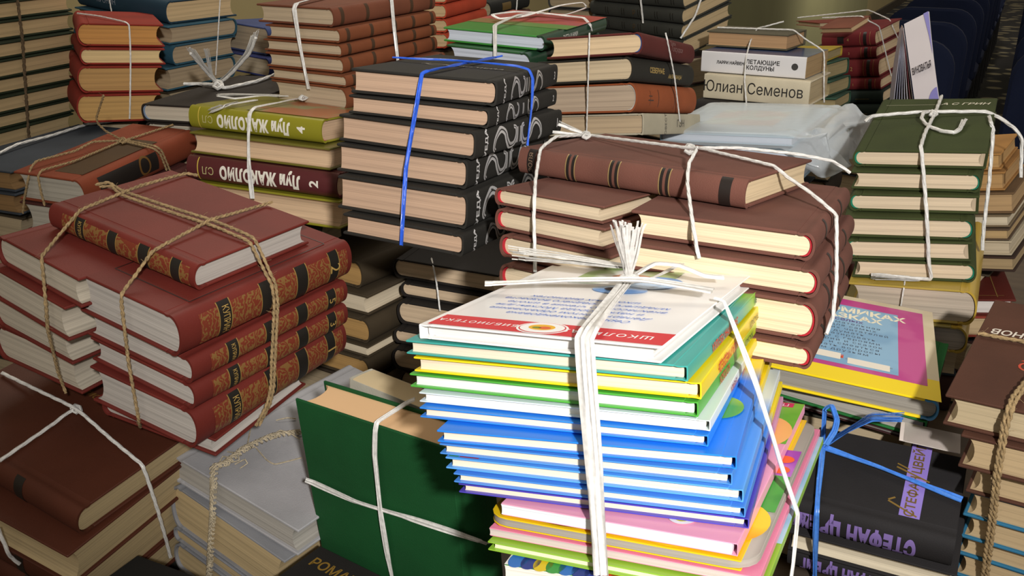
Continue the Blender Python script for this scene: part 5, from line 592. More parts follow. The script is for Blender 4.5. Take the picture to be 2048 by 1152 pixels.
 ('hardback_book', 'dark brown book, seventh from top of the tan pile at right edge', 'book', 'books of the tan pile at right edge', [0.78109, 0.60299, -0.16216, 0.6362, -0.59542, 0.79748, 0.09746, 1.1959, 0.18809, 0.02043, 0.98194, 0.9788], [0.1227, 0.1577, 0.0196], {'cov': '#3a2a22', 'spine': 'l', 'pg': '#a08a66', 'kind': 'flat'}),
 ('hardback_book', 'yellow picture book with blue and pink panel at right', 'book', 'books of the yellow picture-book pile at right', [0.93228, 0.35603, 0.06398, 0.358, -0.3552, 0.93448, -0.02429, 0.8762, -0.06843, -8e-05, 0.99766, 0.9808], [0.1573, 0.2207, 0.0211], {'cov': '#f2d41e', 'spine': 'r', 'pg': '#8f8a80', 'kind': 'round', 'surf': 'glossy', 'spine_m': '#3f8ac0', 'deco': [('crect', -0.5, -0.5, 0.5, -0.3, '#f2d41e'), ('crect', -0.5, -0.3, 0.5, 0.5, ('print', '#cdbfa0', '#d6c9ac')), ('crect', -0.5, -0.375, 0.43, 0.45, ('print', '#b83a86', '#c0508e'), 0.0001), ('crect', -0.5, -0.335, 0.265, 0.365, ('print', '#7aa6c8', '#8ab4d2'), 0.0002), ('ctext', 'В КОМИКАХ', -0.04, 0.305, 0.0185, '#efe6cc', {'bold': 0.035}), ('ctext', 'СКАЗКАХ', -0.1, 0.225, 0.0175, '#efe6cc', {'bold': 0.035}), ('ctext', 'весёлых', -0.09, 0.175, 0.01, '#5a4a86', {'bold': 0.02}), ('crect', -0.037, -0.315, 0.215, -0.255, '#e6dfd0', 0.0003), ('crect', -0.28, -0.29, -0.08, -0.225, '#e6dfd0', 0.0003), ('ctext', 'ДЕТЯМ', -0.175, -0.258, 0.01, '#cf4a2a', {'bold': 0.04}), ('ctext', 'Содержание книги', 0.09, -0.275, 0.0048, '#6a6458', {}), ('ctext', 'и рисунки', 0.09, -0.295, 0.0048, '#6a6458', {}), ('ctext', 'Эта занимательная', -0.12, 0.135, 0.0078, '#3c4658', {'spc': 1.2}), ('ctext', 'книга для самых', -0.11, 0.099, 0.0078, '#3c4658', {'spc': 1.2}), ('ctext', 'маленьких читателей', -0.09999999999999999, 0.06300000000000001, 0.0078, '#3c4658', {'spc': 1.2}), ('ctext', 'учит думать', -0.12, 0.027000000000000024, 0.0078, '#3c4658', {'spc': 1.2}), ('ctext', 'и фантазировать', -0.11, -0.00899999999999998, 0.0078, '#3c4658', {'spc': 1.2}), ('ctext', 'вместе с героями', -0.09999999999999999, -0.044999999999999984, 0.0078, '#3c4658', {'spc': 1.2}), ('ctext', 'её историй и сказок', -0.12, -0.08099999999999996, 0.0078, '#3c4658', {'spc': 1.2}), ('ctext', 'читать и смеяться', -0.11, -0.11699999999999999, 0.0078, '#3c4658', {'spc': 1.2}), ('ctext', 'задавать вопросы', -0.09999999999999999, -0.15299999999999997, 0.0078, '#3c4658', {'spc': 1.2}), ('ctext', 'своим друзьям.', -0.12, -0.18899999999999995, 0.0078, '#3c4658', {'spc': 1.2})]}),
 ('hardback_book', 'green book, second from top of the yellow picture-book pile at right', 'book', 'books of the yellow picture-book pile at right', [0.87213, 0.48507, 0.06398, 0.3638, -0.48456, 0.87442, -0.02429, 0.8719, -0.06772, -0.00982, 0.99766, 0.9589], [0.1567, 0.196, 0.0193], {'cov': '#1f6a30', 'spine': 'r', 'pg': '#9f9a92', 'kind': 'flat'}),
 ('hardback_book', 'dark brown book, third from top of the yellow picture-book pile at right', 'book', 'books of the yellow picture-book pile at right', [0.87427, 0.48121, 0.06398, 0.3685, -0.48069, 0.87655, -0.02429, 0.8704, -0.06777, -0.00952, 0.99766, 0.9453], [0.1471, 0.1957, 0.0046], {'cov': '#3a1c1c', 'spine': 'r', 'pg': '#6a6460', 'kind': 'flat'}),
 ('hardback_book', 'black book with violet title label on top at lower right', 'book', 'books of the black violet-lettered bundle', [0.88526, 0.43457, -0.16573, 0.3393, -0.46469, 0.84133, -0.27608, 0.7179, 0.01946, 0.32142, 0.94674, 0.9047], [0.1316, 0.1019, 0.035], {'cov': '#211f20', 'spine': 'n', 'pg': '#c3b69c', 'deco': [('stext', 'СТЕФАН ЦВЕЙГ', 0.37, 0.78, '#7f6aa8', {'rot': 180, 'bold': 0.07, 'wid': 0.46, 'spc': 1.14}), ('crect', 0.14, -0.31, 0.27, 0.55, '#8a76c4'), ('ctext', 'СТЕФАН ЦВЕЙГ', 0.205, 0.12, 0.0112, '#6a5222', {'rot': 90, 'bold': 0.02}), ('cline', 0.06, -0.18, 0.25, -0.29, 0.0018, '#7a6028'), ('cline', 0.06, -0.17, 0.1, -0.13, 0.0018, '#7a6028'), ('cline', 0.07, 0.22, 0.29, 0.12, 0.0018, '#7a6028'), ('cline', 0.07, 0.26, 0.15, 0.22, 0.0015, '#7a6028')]}),
 ('hardback_book', 'black book, second from top of the black violet-lettered bundle', 'book', 'books of the black violet-lettered bundle', [0.88622, 0.43261, -0.16573, 0.3426, -0.46283, 0.84236, -0.27608, 0.7227, 0.02017, 0.32137, 0.94674, 0.8718], [0.1435, 0.0946, 0.0287], {'cov': '#211f20', 'spine': 'f', 'pg': '#cbbfa6'}),
 ('hardback_book', 'black book, third from top of the black violet-lettered bundle', 'book', 'books of the black violet-lettered bundle', [0.88622, 0.43261, -0.16573, 0.3474, -0.46283, 0.84236, -0.27608, 0.7307, 0.02017, 0.32137, 0.94674, 0.8444], [0.1435, 0.0945, 0.0268], {'cov': '#211f20', 'spine': 'n', 'pg': '#c3b69c', 'deco': [('stext', 'СТЕФАН ЦВЕЙГ', 0.37, 0.78, '#7f6aa8', {'rot': 180, 'bold': 0.07, 'wid': 0.46, 'spc': 1.14})]}),
 ('hardback_book', 'brown book with pale cover lettering on top at right edge', 'book', 'books of the brown bundle at right edge', [0.79891, 0.58742, -0.12919, 0.5134, -0.59868, 0.79728, -0.07701, 0.67, 0.05776, 0.13887, 0.98863, 1.0381], [0.2551, 0.1793, 0.03], {'cov': '#4d2f22', 'spine': 'r', 'pg': '#b8a684', 'deco': [('ctext', 'ВОЙНОВ', -0.355, 0.165, 0.0125, '#cfc6b8', {'rot': 180, 'shear': 0.15, 'bold': 0.02}), ('ctext', 'Q', -0.31, -0.12, 0.02, '#b0402a', {'rot': 180})]}),
 ('hardback_book', 'dark brown book, second from top of the brown bundle at right edge', 'book', 'books of the brown bundle at right edge', [0.80627, 0.57726, -0.12919, 0.5256, -0.58854, 0.80479, -0.07701, 0.6604, 0.05951, 0.13812, 0.98863, 1.0058], [0.2527, 0.1784, 0.0332], {'cov': '#4d2f22', 'spine': 'r', 'pg': '#b8a07a'}),
 ('hardback_book', 'dark brown book, third from top of the brown bundle at right edge', 'book', 'books of the brown bundle at right edge', [0.80404, 0.58037, -0.12919, 0.5403, -0.59164, 0.80251, -0.07701, 0.6663, 0.05898, 0.13835, 0.98863, 0.9747], [0.2527, 0.1772, 0.0305], {'cov': '#4d2f22', 'spine': 'r', 'pg': '#b8a07a'}),
 ('hardback_book', 'slate-blue book, fourth from top of the brown bundle at right edge', 'book', 'books of the brown bundle at right edge', [0.80204, 0.58313, -0.12919, 0.5466, -0.59439, 0.80048, -0.07701, 0.6718, 0.0585, 0.13856, 0.98863, 0.945], [0.2535, 0.1775, 0.0282], {'cov': '#2a6a8c', 'spine': 'r', 'pg': '#b8a07a'}),
 ('hardback_book', 'slate-blue book, fifth from top of the brown bundle at right edge', 'book', 'books of the brown bundle at right edge', [0.79947, 0.58665, -0.12919, 0.5525, -0.59791, 0.79786, -0.07701, 0.6781, 0.05789, 0.13881, 0.98863, 0.9167], [0.2533, 0.1777, 0.0278], {'cov': '#2a6a8c', 'spine': 'r', 'pg': '#b8a07a'}),
 ('hardback_book', 'slate-blue book, sixth from top of the brown bundle at right edge', 'book', 'books of the brown bundle at right edge', [0.79474, 0.59304, -0.12919, 0.5579, -0.60429, 0.79303, -0.07701, 0.6877, 0.05678, 0.13927, 0.98863, 0.8897], [0.2539, 0.1773, 0.0263], {'cov': '#2a6a8c', 'spine': 'r', 'pg': '#b8a07a'}),
 ('hardback_book', 'slate-blue book, seventh from top of the brown bundle at right edge', 'book', 'books of the brown bundle at right edge', [0.79285, 0.59556, -0.12919, 0.563, -0.6068, 0.79111, -0.07701, 0.6929, 0.05634, 0.13945, 0.98863, 0.8618], [0.2536, 0.1773, 0.0285], {'cov': '#2a6a8c', 'spine': 'r', 'pg': '#b8a07a'}),
 ('hardback_book', 'dark red book, topmost of the dark red pile right of the olive-green bundle', 'book', 'books of the dark red pile right of the olive-green bundle', [0.93816, 0.32483, -0.11971, 0.5696, -0.32276, 0.94576, 0.03688, 1.1813, 0.1252, 0.00404, 0.99212, 0.9234], [0.2014, 0.141, 0.0216], {'cov': '#5a2018', 'spine': 'l', 'pg': '#d6cfc9', 'surf': 'leather', 'deco': [('cline', -0.44, -0.4, 0.44, -0.4, 0.0012, '#8a6a3a'), ('cline', 0.4, -0.44, 0.4, 0.44, 0.0012, '#8a6a3a')]}),
 ('hardback_book', 'rust-red book, second from top of the dark red pile right of the olive-green bundle', 'book', 'books of the dark red pile right of the olive-green bundle', [0.93783, 0.3258, -0.11971, 0.5737, -0.32373, 0.94543, 0.03688, 1.1769, 0.12519, 0.00417, 0.99212, 0.8973], [0.2018, 0.1412, 0.029], {'cov': '#8a3a2c', 'spine': 'l', 'pg': '#b8a07a'}),
 ('hardback_book', 'red book, topmost of the narrow red-edged pile behind gilt-banded bundle', 'book', 'books of the narrow red-edged pile behind gilt-banded bundle', [0.94293, 0.33246, -0.01893, -0.1314, -0.33257, 0.94307, -0.00302, 1.6796, 0.01684, 0.00914, 0.99982, 1.2749], [0.1186, 0.1824, 0.0208], {'cov': '#b5452a', 'spine': 'r', 'pg': '#c2a67c'}),
 ('hardback_book', 'red book, second from top of the narrow red-edged pile behind gilt-banded bundle', 'book', 'books of the narrow red-edged pile behind gilt-banded bundle', [0.94262, 0.33334, -0.01893, -0.1324, -0.33345, 0.94276, -0.00302, 1.6803, 0.01684, 0.00916, 0.99982, 1.2521], [0.1185, 0.1825, 0.0224], {'cov': '#b5452a', 'spine': 'r', 'pg': '#c2a67c'}),
 ('hardback_book', 'red book, third from top of the narrow red-edged pile behind gilt-banded bundle', 'book', 'books of the narrow red-edged pile behind gilt-banded bundle', [0.94278, 0.33287, -0.01893, -0.1316, -0.33298, 0.94293, -0.00302, 1.6814, 0.01684, 0.00915, 0.99982, 1.2291], [0.1186, 0.1823, 0.0214], {'cov': '#b5452a', 'spine': 'r', 'pg': '#c2a67c'}),
 ('hardback_book', 'red book, fourth from top of the narrow red-edged pile behind gilt-banded bundle', 'book', 'books of the narrow red-edged pile behind gilt-banded bundle', [0.94271, 0.33307, -0.01893, -0.1314, -0.33318, 0.94286, -0.00302, 1.6814, 0.01684, 0.00915, 0.99982, 1.2049], [0.1186, 0.1824, 0.0246], {'cov': '#b5452a', 'spine': 'r', 'pg': '#c2a67c'}),
 ('hardback_book', 'charcoal book, topmost of the grey pile left of the encyclopedias', 'book', 'books of the grey pile left of the encyclopedias', [0.6135, 0.78902, -0.03257, 0.1828, -0.78857, 0.6143, 0.02796, 1.9578, 0.04207, 0.00853, 0.99908, 1.2414], [0.1234, 0.1831, 0.0252], {'cov': '#3a3a38', 'spine': 'l', 'pg': '#a8977a'}),
 ('hardback_book', 'charcoal book, second from top of the grey pile left of the encyclopedias', 'book', 'books of the grey pile left of the encyclopedias', [0.6135, 0.78902, -0.03257, 0.1837, -0.78857, 0.6143, 0.02796, 1.957, 0.04207, 0.00853, 0.99908, 1.2145], [0.1236, 0.1831, 0.0263], {'cov': '#3a3a38', 'spine': 'l', 'pg': '#a8977a'}),
 ('hardback_book', 'black book with gold letters lying at the bottom centre edge', 'book', None, [0.82928, 0.55883, 0.00061, -0.1216, -0.55883, 0.82928, 0.0009, 0.5489, 0.0, -0.00109, 1.0, 0.8699], [0.205, 0.14, 0.0388], {'cov': '#1f1c1a', 'spine': 'n', 'pg': '#a09478', 'deco': [('ctext', 'РОМАНЫ', -0.3, 0.36, 0.014, '#8a6a2a', {'bold': 0.02})]}),
 ('hardback_book', 'black book cut off at the bottom edge beside the grey bundle', 'book', None, [0.89988, 0.4361, -0.00571, -0.2786, -0.43588, 0.89972, 0.02256, 0.5808, 0.01497, -0.01781, 0.99973, 0.8433], [0.205, 0.14, 0.0388], {'cov': '#1d1c1a', 'spine': 'n', 'pg': '#8a8068'}),
 ('paperback', 'worn cream paperback standing behind the green upright book', 'book', None, [0.79316, 0.60836, 0.02833, -0.0743, -0.60902, 0.79222, 0.03863, 0.6859, 0.00105, -0.04789, 0.99885, 0.9652], [0.1587, 0.0276, 0.111], {'cov': '#b9b4a4', 'spine': 'l', 'pg': '#d8c39a', 'stand': True, 'kind': 'paper'}),
 ('leaflet', 'thin red and white leaflet poking out beneath the yellow picture book', 'leaflet', None, [0.92241, 0.38376, -0.04336, 0.382, -0.38388, 0.89878, -0.21171, 0.7328, -0.04227, 0.21193, 0.97637, 0.9566], [0.0512, 0.026, 0.0001], {'cov': '#d6cbc4', 'spine': 'l', 'pg': '#d9d2c8', 'kind': 'paper', 'surf': 'glossy', 'deco': [('crect', -0.5, -0.5, 0.06, 0.5, '#b83428'), ('crect', 0.06, -0.5, 0.2, 0.5, ('print', '#d8a49a', '#c85a4a'))]})]
STRINGS = [
 ('jute_twine', 'jute', 0.0017, 'brown jute twine knotted around the maroon bundle front left', [[(-0.3096, 0.8855, -0.2383, 0.1105, -0.0721, 0.9913), (-0.3209, 0.8862, -0.2365, 0.1105, -0.0721, 0.9913), (-0.3468, 0.8351, -0.2347, 0.1105, -0.0721, 0.9913), (-0.3694, 0.7851, -0.2376, 0.1105, -0.0721, 0.9913), (-0.3759, 0.7706, -0.2391, -0.1904, -0.5375, 0.8215), (-0.393, 0.727, -0.2649, -0.2194, -0.5191, 0.8261), (-0.3918, 0.723, -0.2681, -0.4057, -0.7287, 0.5518), (-0.3902, 0.7129, -0.3022, -0.5165, -0.8212, 0.2425), (-0.3944, 0.7156, -0.3261, -0.5442, -0.839, -0.0004), (-0.4053, 0.738, -0.3787, -0.4633, -0.8861, -0.0129), (-0.408, 0.7465, -0.398, -0.4486, -0.8936, -0.015), (-0.4056, 0.744, -0.4041, -0.4486, -0.8936, -0.015)], [(-0.2235, 0.8306, -0.2489, 0.1105, -0.0721, 0.9913), (-0.2298, 0.8298, -0.2508, 0.1105, -0.0721, 0.9913), (-0.2547, 0.7854, -0.248, 0.1105, -0.0721, 0.9913), (-0.2625, 0.7716, -0.247, 0.1105, -0.0721, 0.9913), (-0.2855, 0.7217, -0.252, -0.0163, -0.2788, 0.9602), (-0.2889, 0.7145, -0.2529, -0.1904, -0.5375, 0.8215), (-0.2933, 0.7102, -0.2551, -0.3622, -0.7562, 0.5449), (-0.3019, 0.6931, -0.268, -0.0163, -0.2788, 0.9602), (-0.3094, 0.6789, -0.2789, -0.3626, -0.756, 0.545), (-0.3114, 0.6791, -0.2889, -0.5094, -0.8605, -0.0059), (-0.3149, 0.6816, -0.3423, -0.4972, -0.8676, -0.0077), (-0.3159, 0.6841, -0.3956, -0.446, -0.8949, -0.0154), (-0.3252, 0.7046, -0.4154, -0.4391, -0.8983, -0.0164)], [(-0.3873, 0.834, -0.2334, 0.1105, -0.0721, 0.9913), (-0.3756, 0.8349, -0.2313, 0.1105, -0.0721, 0.9913), (-0.3691, 0.8334, -0.235, 0.1105, -0.0721, 0.9913), (-0.3596, 0.825, -0.2366, 0.1105, -0.0721, 0.9913), (-0.3099, 0.7989, -0.2434, 0.1105, -0.0721, 0.9913), (-0.2602, 0.7732, -0.2493, 0.1105, -0.0721, 0.9913), (-0.2216, 0.7512, -0.2577, 0.5654, -0.3395, 0.7517), (-0.2052, 0.7352, -0.2859, 0.7714, -0.4595, 0.4402), (-0.2025, 0.7346, -0.2921, 0.7713, -0.4596, 0.4402), (-0.2017, 0.7336, -0.3115, 0.8551, -0.5015, -0.1318), (-0.2083, 0.7309, -0.3613, 0.8639, -0.4862, -0.1317), (-0.2117, 0.7296, -0.3895, 0.8777, -0.4609, -0.1313), (-0.2174, 0.7289, -0.4083, 0.8943, -0.4279, -0.1308), (-0.2263, 0.7331, -0.4244, 0.9078, -0.3986, -0.1302), (-0.2294, 0.7309, -0.43, 0.9169, -0.3775, -0.1296)], [(-0.3833, 0.8327, -0.235, 0.1105, -0.0721, 0.9913), (-0.373, 0.8329, -0.2346, 0.1105, -0.0721, 0.9913), (-0.3569, 0.8154, -0.2376, 0.1105, -0.0721, 0.9913), (-0.309, 0.7898, -0.2444, 0.1105, -0.0721, 0.9913), (-0.2624, 0.7655, -0.25, 0.1105, -0.0721, 0.9913), (-0.2294, 0.7471, -0.2563, 0.5654, -0.3395, 0.7517), (-0.222, 0.7425, -0.2591, 0.7716, -0.4593, 0.4402), (-0.2072, 0.7311, -0.286, 0.7714, -0.4595, 0.4402), (-0.2046, 0.731, -0.2921, 0.7713, -0.4596, 0.4402), (-0.2038, 0.7299, -0.3108, 0.8547, -0.5068, 0.1125), (-0.2109, 0.7267, -0.3664, 0.8671, -0.4804, -0.1316), (-0.2132, 0.7256, -0.3874, 0.8777, -0.4609, -0.1313), (-0.2188, 0.7247, -0.406, 0.8943, -0.4279, -0.1308), (-0.2301, 0.7245, -0.4262, 0.9169, -0.3775, -0.1296)]]),
 ('white_string', 'cord', 0.0019, 'white string crossing the dark brown bundle bottom left', [[(-0.4451, 0.6887, -0.4402, 0.1195, -0.1517, 0.9812), (-0.4225, 0.7396, -0.4346, 0.1195, -0.1517, 0.9812), (-0.415, 0.7584, -0.432, 0.1195, -0.1517, 0.9812), (-0.4109, 0.7658, -0.4325, 0.1195, -0.1517, 0.9812)], [(-0.4981, 0.8067, -0.4155, 0.1195, -0.1517, 0.9812), (-0.4519, 0.7812, -0.4209, 0.1195, -0.1517, 0.9812), (-0.4054, 0.7556, -0.4267, 0.1195, -0.1517, 0.9812), (-0.3649, 0.727, -0.4405, 0.1195, -0.1517, 0.9812), (-0.3305, 0.7034, -0.4517, 0.584, -0.3779, 0.7185), (-0.327, 0.7007, -0.454, 0.7931, -0.4616, 0.3974), (-0.3266, 0.7053, -0.4727, 0.8778, -0.4457, -0.1758), (-0.3278, 0.7169, -0.5134, 0.8929, -0.4156, -0.173), (-0.3327, 0.7346, -0.561, 0.8915, -0.4185, -0.1733), (-0.3356, 0.7435, -0.5854, 0.8915, -0.4185, -0.1733)], [(-0.442, 0.6596, -0.4891, -0.4321, -0.8977, -0.0862), (-0.4391, 0.6603, -0.5113, -0.4341, -0.8968, -0.0858), (-0.4405, 0.6641, -0.5215, -0.4345, -0.8966, -0.0857), (-0.4387, 0.6716, -0.5361, -0.4353, -0.8962, -0.0856)], [(-0.4152, 0.7651, -0.4321, 0.1195, -0.1517, 0.9812), (-0.4114, 0.7656, -0.4281, 0.1195, -0.1517, 0.9812), (-0.4062, 0.7642, -0.4289, 0.1195, -0.1517, 0.9812), (-0.4045, 0.7623, -0.4316, 0.1195, -0.1517, 0.9812), (-0.4086, 0.7603, -0.4336, 0.1195, -0.1517, 0.9812), (-0.4126, 0.7613, -0.4321, 0.1195, -0.1517, 0.9812), (-0.41, 0.7633, -0.4284, 0.1195, -0.1517, 0.9812), (-0.4064, 0.7628, -0.4308, 0.1195, -0.1517, 0.9812), (-0.4099, 0.7623, -0.4331, 0.1195, -0.1517, 0.9812), (-0.4136, 0.7646, -0.4323, 0.1195, -0.1517, 0.9812)]]),
 ('chain_twine', 'chain', 0.0012, 'pale crocheted chain of twine hanging over the grey bundle', [[(-0.2125, 0.7997, -0.4779, 0.1088, -0.0499, 0.9928), (-0.2329, 0.7801, -0.4707, 0.1088, -0.0499, 0.9928), (-0.2531, 0.7559, -0.4697, 0.1088, -0.0499, 0.9928), (-0.2665, 0.7351, -0.4729, 0.1088, -0.0499, 0.9928), (-0.2736, 0.7272, -0.4718, -0.027, -0.2514, 0.9675), (-0.2711, 0.714, -0.4786, -0.3944, -0.7243, 0.5656), (-0.2737, 0.7067, -0.5103, -0.5302, -0.8064, 0.262), (-0.2841, 0.711, -0.5649, -0.581, -0.8136, 0.0228), (-0.2873, 0.7126, -0.5829, -0.5804, -0.814, 0.0227)]]),
 ('loose_thread', 'thread', 0.0007, 'loose pale threads curling on the grey top cover', [[(-0.2013, 0.7593, -0.4818, 0.1088, -0.0499, 0.9928), (-0.2231, 0.7454, -0.4801, 0.1088, -0.0499, 0.9928), (-0.2331, 0.7518, -0.4787, 0.1088, -0.0499, 0.9928), (-0.246, 0.7668, -0.4754, 0.1088, -0.0499, 0.9928), (-0.2535, 0.7731, -0.4754, 0.1088, -0.0499, 0.9928)], [(-0.2558, 0.7727, -0.4752, 0.1088, -0.0499, 0.9928), (-0.2606, 0.8067, -0.4729, 0.1088, -0.0499, 0.9928)], [(-0.2388, 0.8178, -0.4748, 0.1088, -0.0499, 0.9928), (-0.2281, 0.8219, -0.4742, 0.1088, -0.0499, 0.9928), (-0.22, 0.8238, -0.4765, 0.1088, -0.0499, 0.9928)], [(-0.2708, 0.7579, -0.4743, 0.1088, -0.0499, 0.9928), (-0.2595, 0.7523, -0.4725, 0.1088, -0.0499, 0.9928), (-0.2569, 0.7464, -0.4764, 0.1088, -0.0499, 0.9928), (-0.2619, 0.7424, -0.476, 0.1088, -0.0499, 0.9928)], [(-0.2463, 0.7828, -0.4757, 0.1088, -0.0499, 0.9928), (-0.2346, 0.7861, -0.4732, 0.1088, -0.0499, 0.9928), (-0.2276, 0.7892, -0.4694, 0.1088, -0.0499, 0.9928), (-0.2182, 0.7896, -0.473, 0.1088, -0.0499, 0.9928), (-0.2088, 0.789, -0.4795, 0.1088, -0.0499, 0.9928)], [(-0.2732, 0.7414, -0.4748, 0.1088, -0.0499, 0.9928), (-0.27, 0.7422, -0.4694, 0.1088, -0.0499, 0.9928), (-0.263, 0.7402, -0.4703, 0.1088, -0.0499, 0.9928), (-0.2634, 0.7365, -0.4755, 0.1088, -0.0499, 0.9928), (-0.2695, 0.7349, -0.4756, 0.1088, -0.0499, 0.9928)], [(-0.2589, 0.7397, -0.4765, 0.1088, -0.0499, 0.9928), (-0.2489, 0.7397, -0.471, 0.1088, -0.0499, 0.9928), (-0.2463, 0.7376, -0.474, 0.1088, -0.0499, 0.9928), (-0.2528, 0.7344, -0.4774, 0.1088, -0.0499, 0.9928)]]),
 ('white_ribbon', 'ribbon', 0.0028, 'greyish white ribbon crossed over the green upright book', [[(-0.0781, 0.6572, -0.3621, -0.0622, -0.0216, 0.9978), (-0.0837, 0.6563, -0.3644, -0.0622, -0.0216, 0.9978), (-0.1024, 0.632, -0.3664, -0.327, -0.4323, 0.8404), (-0.1049, 0.6283, -0.3671, -0.4, -0.5501, 0.733), (-0.1063, 0.6265, -0.3737, -0.4625, -0.6541, 0.5986), (-0.1081, 0.6267, -0.3971, -0.5506, -0.8182, 0.1653), (-0.1069, 0.6283, -0.4475, -0.5502, -0.8334, -0.0524), (-0.1026, 0.6304, -0.5018, -0.5502, -0.8334, -0.0524), (-0.1008, 0.631, -0.5184, -0.5502, -0.8334, -0.0524)], [(-0.177, 0.6737, -0.4494, -0.5502, -0.8334, -0.0524), (-0.1704, 0.6728, -0.4518, -0.5502, -0.8334, -0.0524), (-0.1294, 0.6437, -0.4505, -0.5502, -0.8334, -0.0524), (-0.0834, 0.6141, -0.4448, -0.5502, -0.8334, -0.0524), (-0.0362, 0.5836, -0.4396, -0.3003, -0.953, -0.0394), (-0.0303, 0.5797, -0.4391, -0.2586, -0.9653, -0.037), (-0.0246, 0.5795, -0.4413, -0.2016, -0.9789, -0.0338), (-0.019, 0.5868, -0.4493, -0.1197, -0.9924, -0.029)]]),
 ('wide_ribbon', 'ribbon', 0.0058, 'wide white ribbon tying the bright children book stack', [[(0.0798, 0.5903, -0.2327, -0.047, 0.1643, 0.9853), (0.0646, 0.5409, -0.2252, -0.047, 0.1643, 0.9853), (0.0467, 0.4847, -0.2177, -0.2654, -0.2953, 0.9178), (0.0427, 0.4721, -0.2165, -0.3236, -0.44, 0.8377), (0.0403, 0.4685, -0.2198, -0.3702, -0.5767, 0.7283), (0.0417, 0.4566, -0.2411, -0.4254, -0.8388, 0.3398), (0.0455, 0.4321, -0.2857, -0.3537, -0.8682, 0.348), (0.0487, 0.4074, -0.3329, -0.4105, -0.7236, 0.5549)], [(-0.0189, 0.6003, -0.239, -0.047, 0.1643, 0.9853), (-0.0139, 0.6003, -0.2389, -0.047, 0.1643, 0.9853), (0.0351, 0.5826, -0.2299, -0.047, 0.1643, 0.9853), (0.0863, 0.5633, -0.2228, -0.047, 0.1643, 0.9853), (0.1276, 0.545, -0.2229, -0.047, 0.1643, 0.9853)], [(0.0769, 0.5924, -0.2332, -0.047, 0.1643, 0.9853), (0.0787, 0.5906, -0.2298, -0.047, 0.1643, 0.9853), (0.0814, 0.5875, -0.2296, -0.047, 0.1643, 0.9853), (0.0821, 0.5847, -0.2308, -0.047, 0.1643, 0.9853), (0.0786, 0.5811, -0.2312, -0.047, 0.1643, 0.9853), (0.0763, 0.5824, -0.2305, -0.047, 0.1643, 0.9853), (0.0783, 0.5845, -0.2283, -0.047, 0.1643, 0.9853), (0.0809, 0.5849, -0.2301, -0.047, 0.1643, 0.9853), (0.0788, 0.5851, -0.2319, -0.047, 0.1643, 0.9853), (0.0777, 0.5909, -0.2329, -0.047, 0.1643, 0.9853)]]),
 ('side_ribbon', 'ribbon', 0.003, 'narrow end of white ribbon running down the children book spines', [[(0.1292, 0.5459, -0.2276, 0.594, -0.1994, 0.7793), (0.1352, 0.543, -0.2289, 0.6863, -0.2489, 0.6834), (0.15, 0.5089, -0.2675, 0.5576, -0.1034, 0.8237), (0.1612, 0.476, -0.3053, 0.2756, 0.0144, 0.9612), (0.1668, 0.462, -0.3221, 0.6609, -0.2189, 0.7178), (0.1691, 0.4573, -0.3293, 0.7577, -0.2848, 0.5872), (0.166, 0.4458, -0.354, 0.8997, -0.4216, 0.1132), (0.1647, 0.4424, -0.3625, 0.8997, -0.4216, 0.1132)]]),
 ('ribbon_knot', 'tassel', 0.004, 'frayed white ribbon tassel standing on the white top book', [['tassel', 0.006, (0.0798, 0.5903, -0.2325, -0.047, 0.1643, 0.9853), (0.0665, 0.5649, -0.1843, -0.047, 0.1643, 0.9853)], ['tassel', 0.006, (0.0798, 0.5903, -0.2325, -0.047, 0.1643, 0.9853), (0.0793, 0.5647, -0.1849, -0.047, 0.1643, 0.9853)], ['tassel', 0.011, (0.0799, 0.6007, -0.2279, -0.047, 0.1643, 0.9853), (0.0399, 0.631, -0.2344, -0.047, 0.1643, 0.9853), (0.0132, 0.6508, -0.2394, -0.047, 0.1643, 0.9853), (-0.0033, 0.6513, -0.2381, -0.047, 0.1643, 0.9853)], [(0.0795, 0.5869, -0.2345, -0.047, 0.1643, 0.9853), (0.1001, 0.6032, -0.2362, -0.047, 0.1643, 0.9853), (0.1324, 0.6527, -0.2428, -0.047, 0.1643, 0.9853), (0.1605, 0.6981, -0.2491, -0.047, 0.1643, 0.9853)], ['ribbon', 0.005, (0.0808, 0.5978, -0.2349, -0.047, 0.1643, 0.9853), (0.0988, 0.5996, -0.2241, -0.047, 0.1643, 0.9853), (0.1158, 0.5974, -0.2244, -0.047, 0.1643, 0.9853), (0.1327, 0.5929, -0.23, -0.047, 0.1643, 0.9853), (0.1451, 0.5911, -0.2308, -0.047, 0.1643, 0.9853)]]),
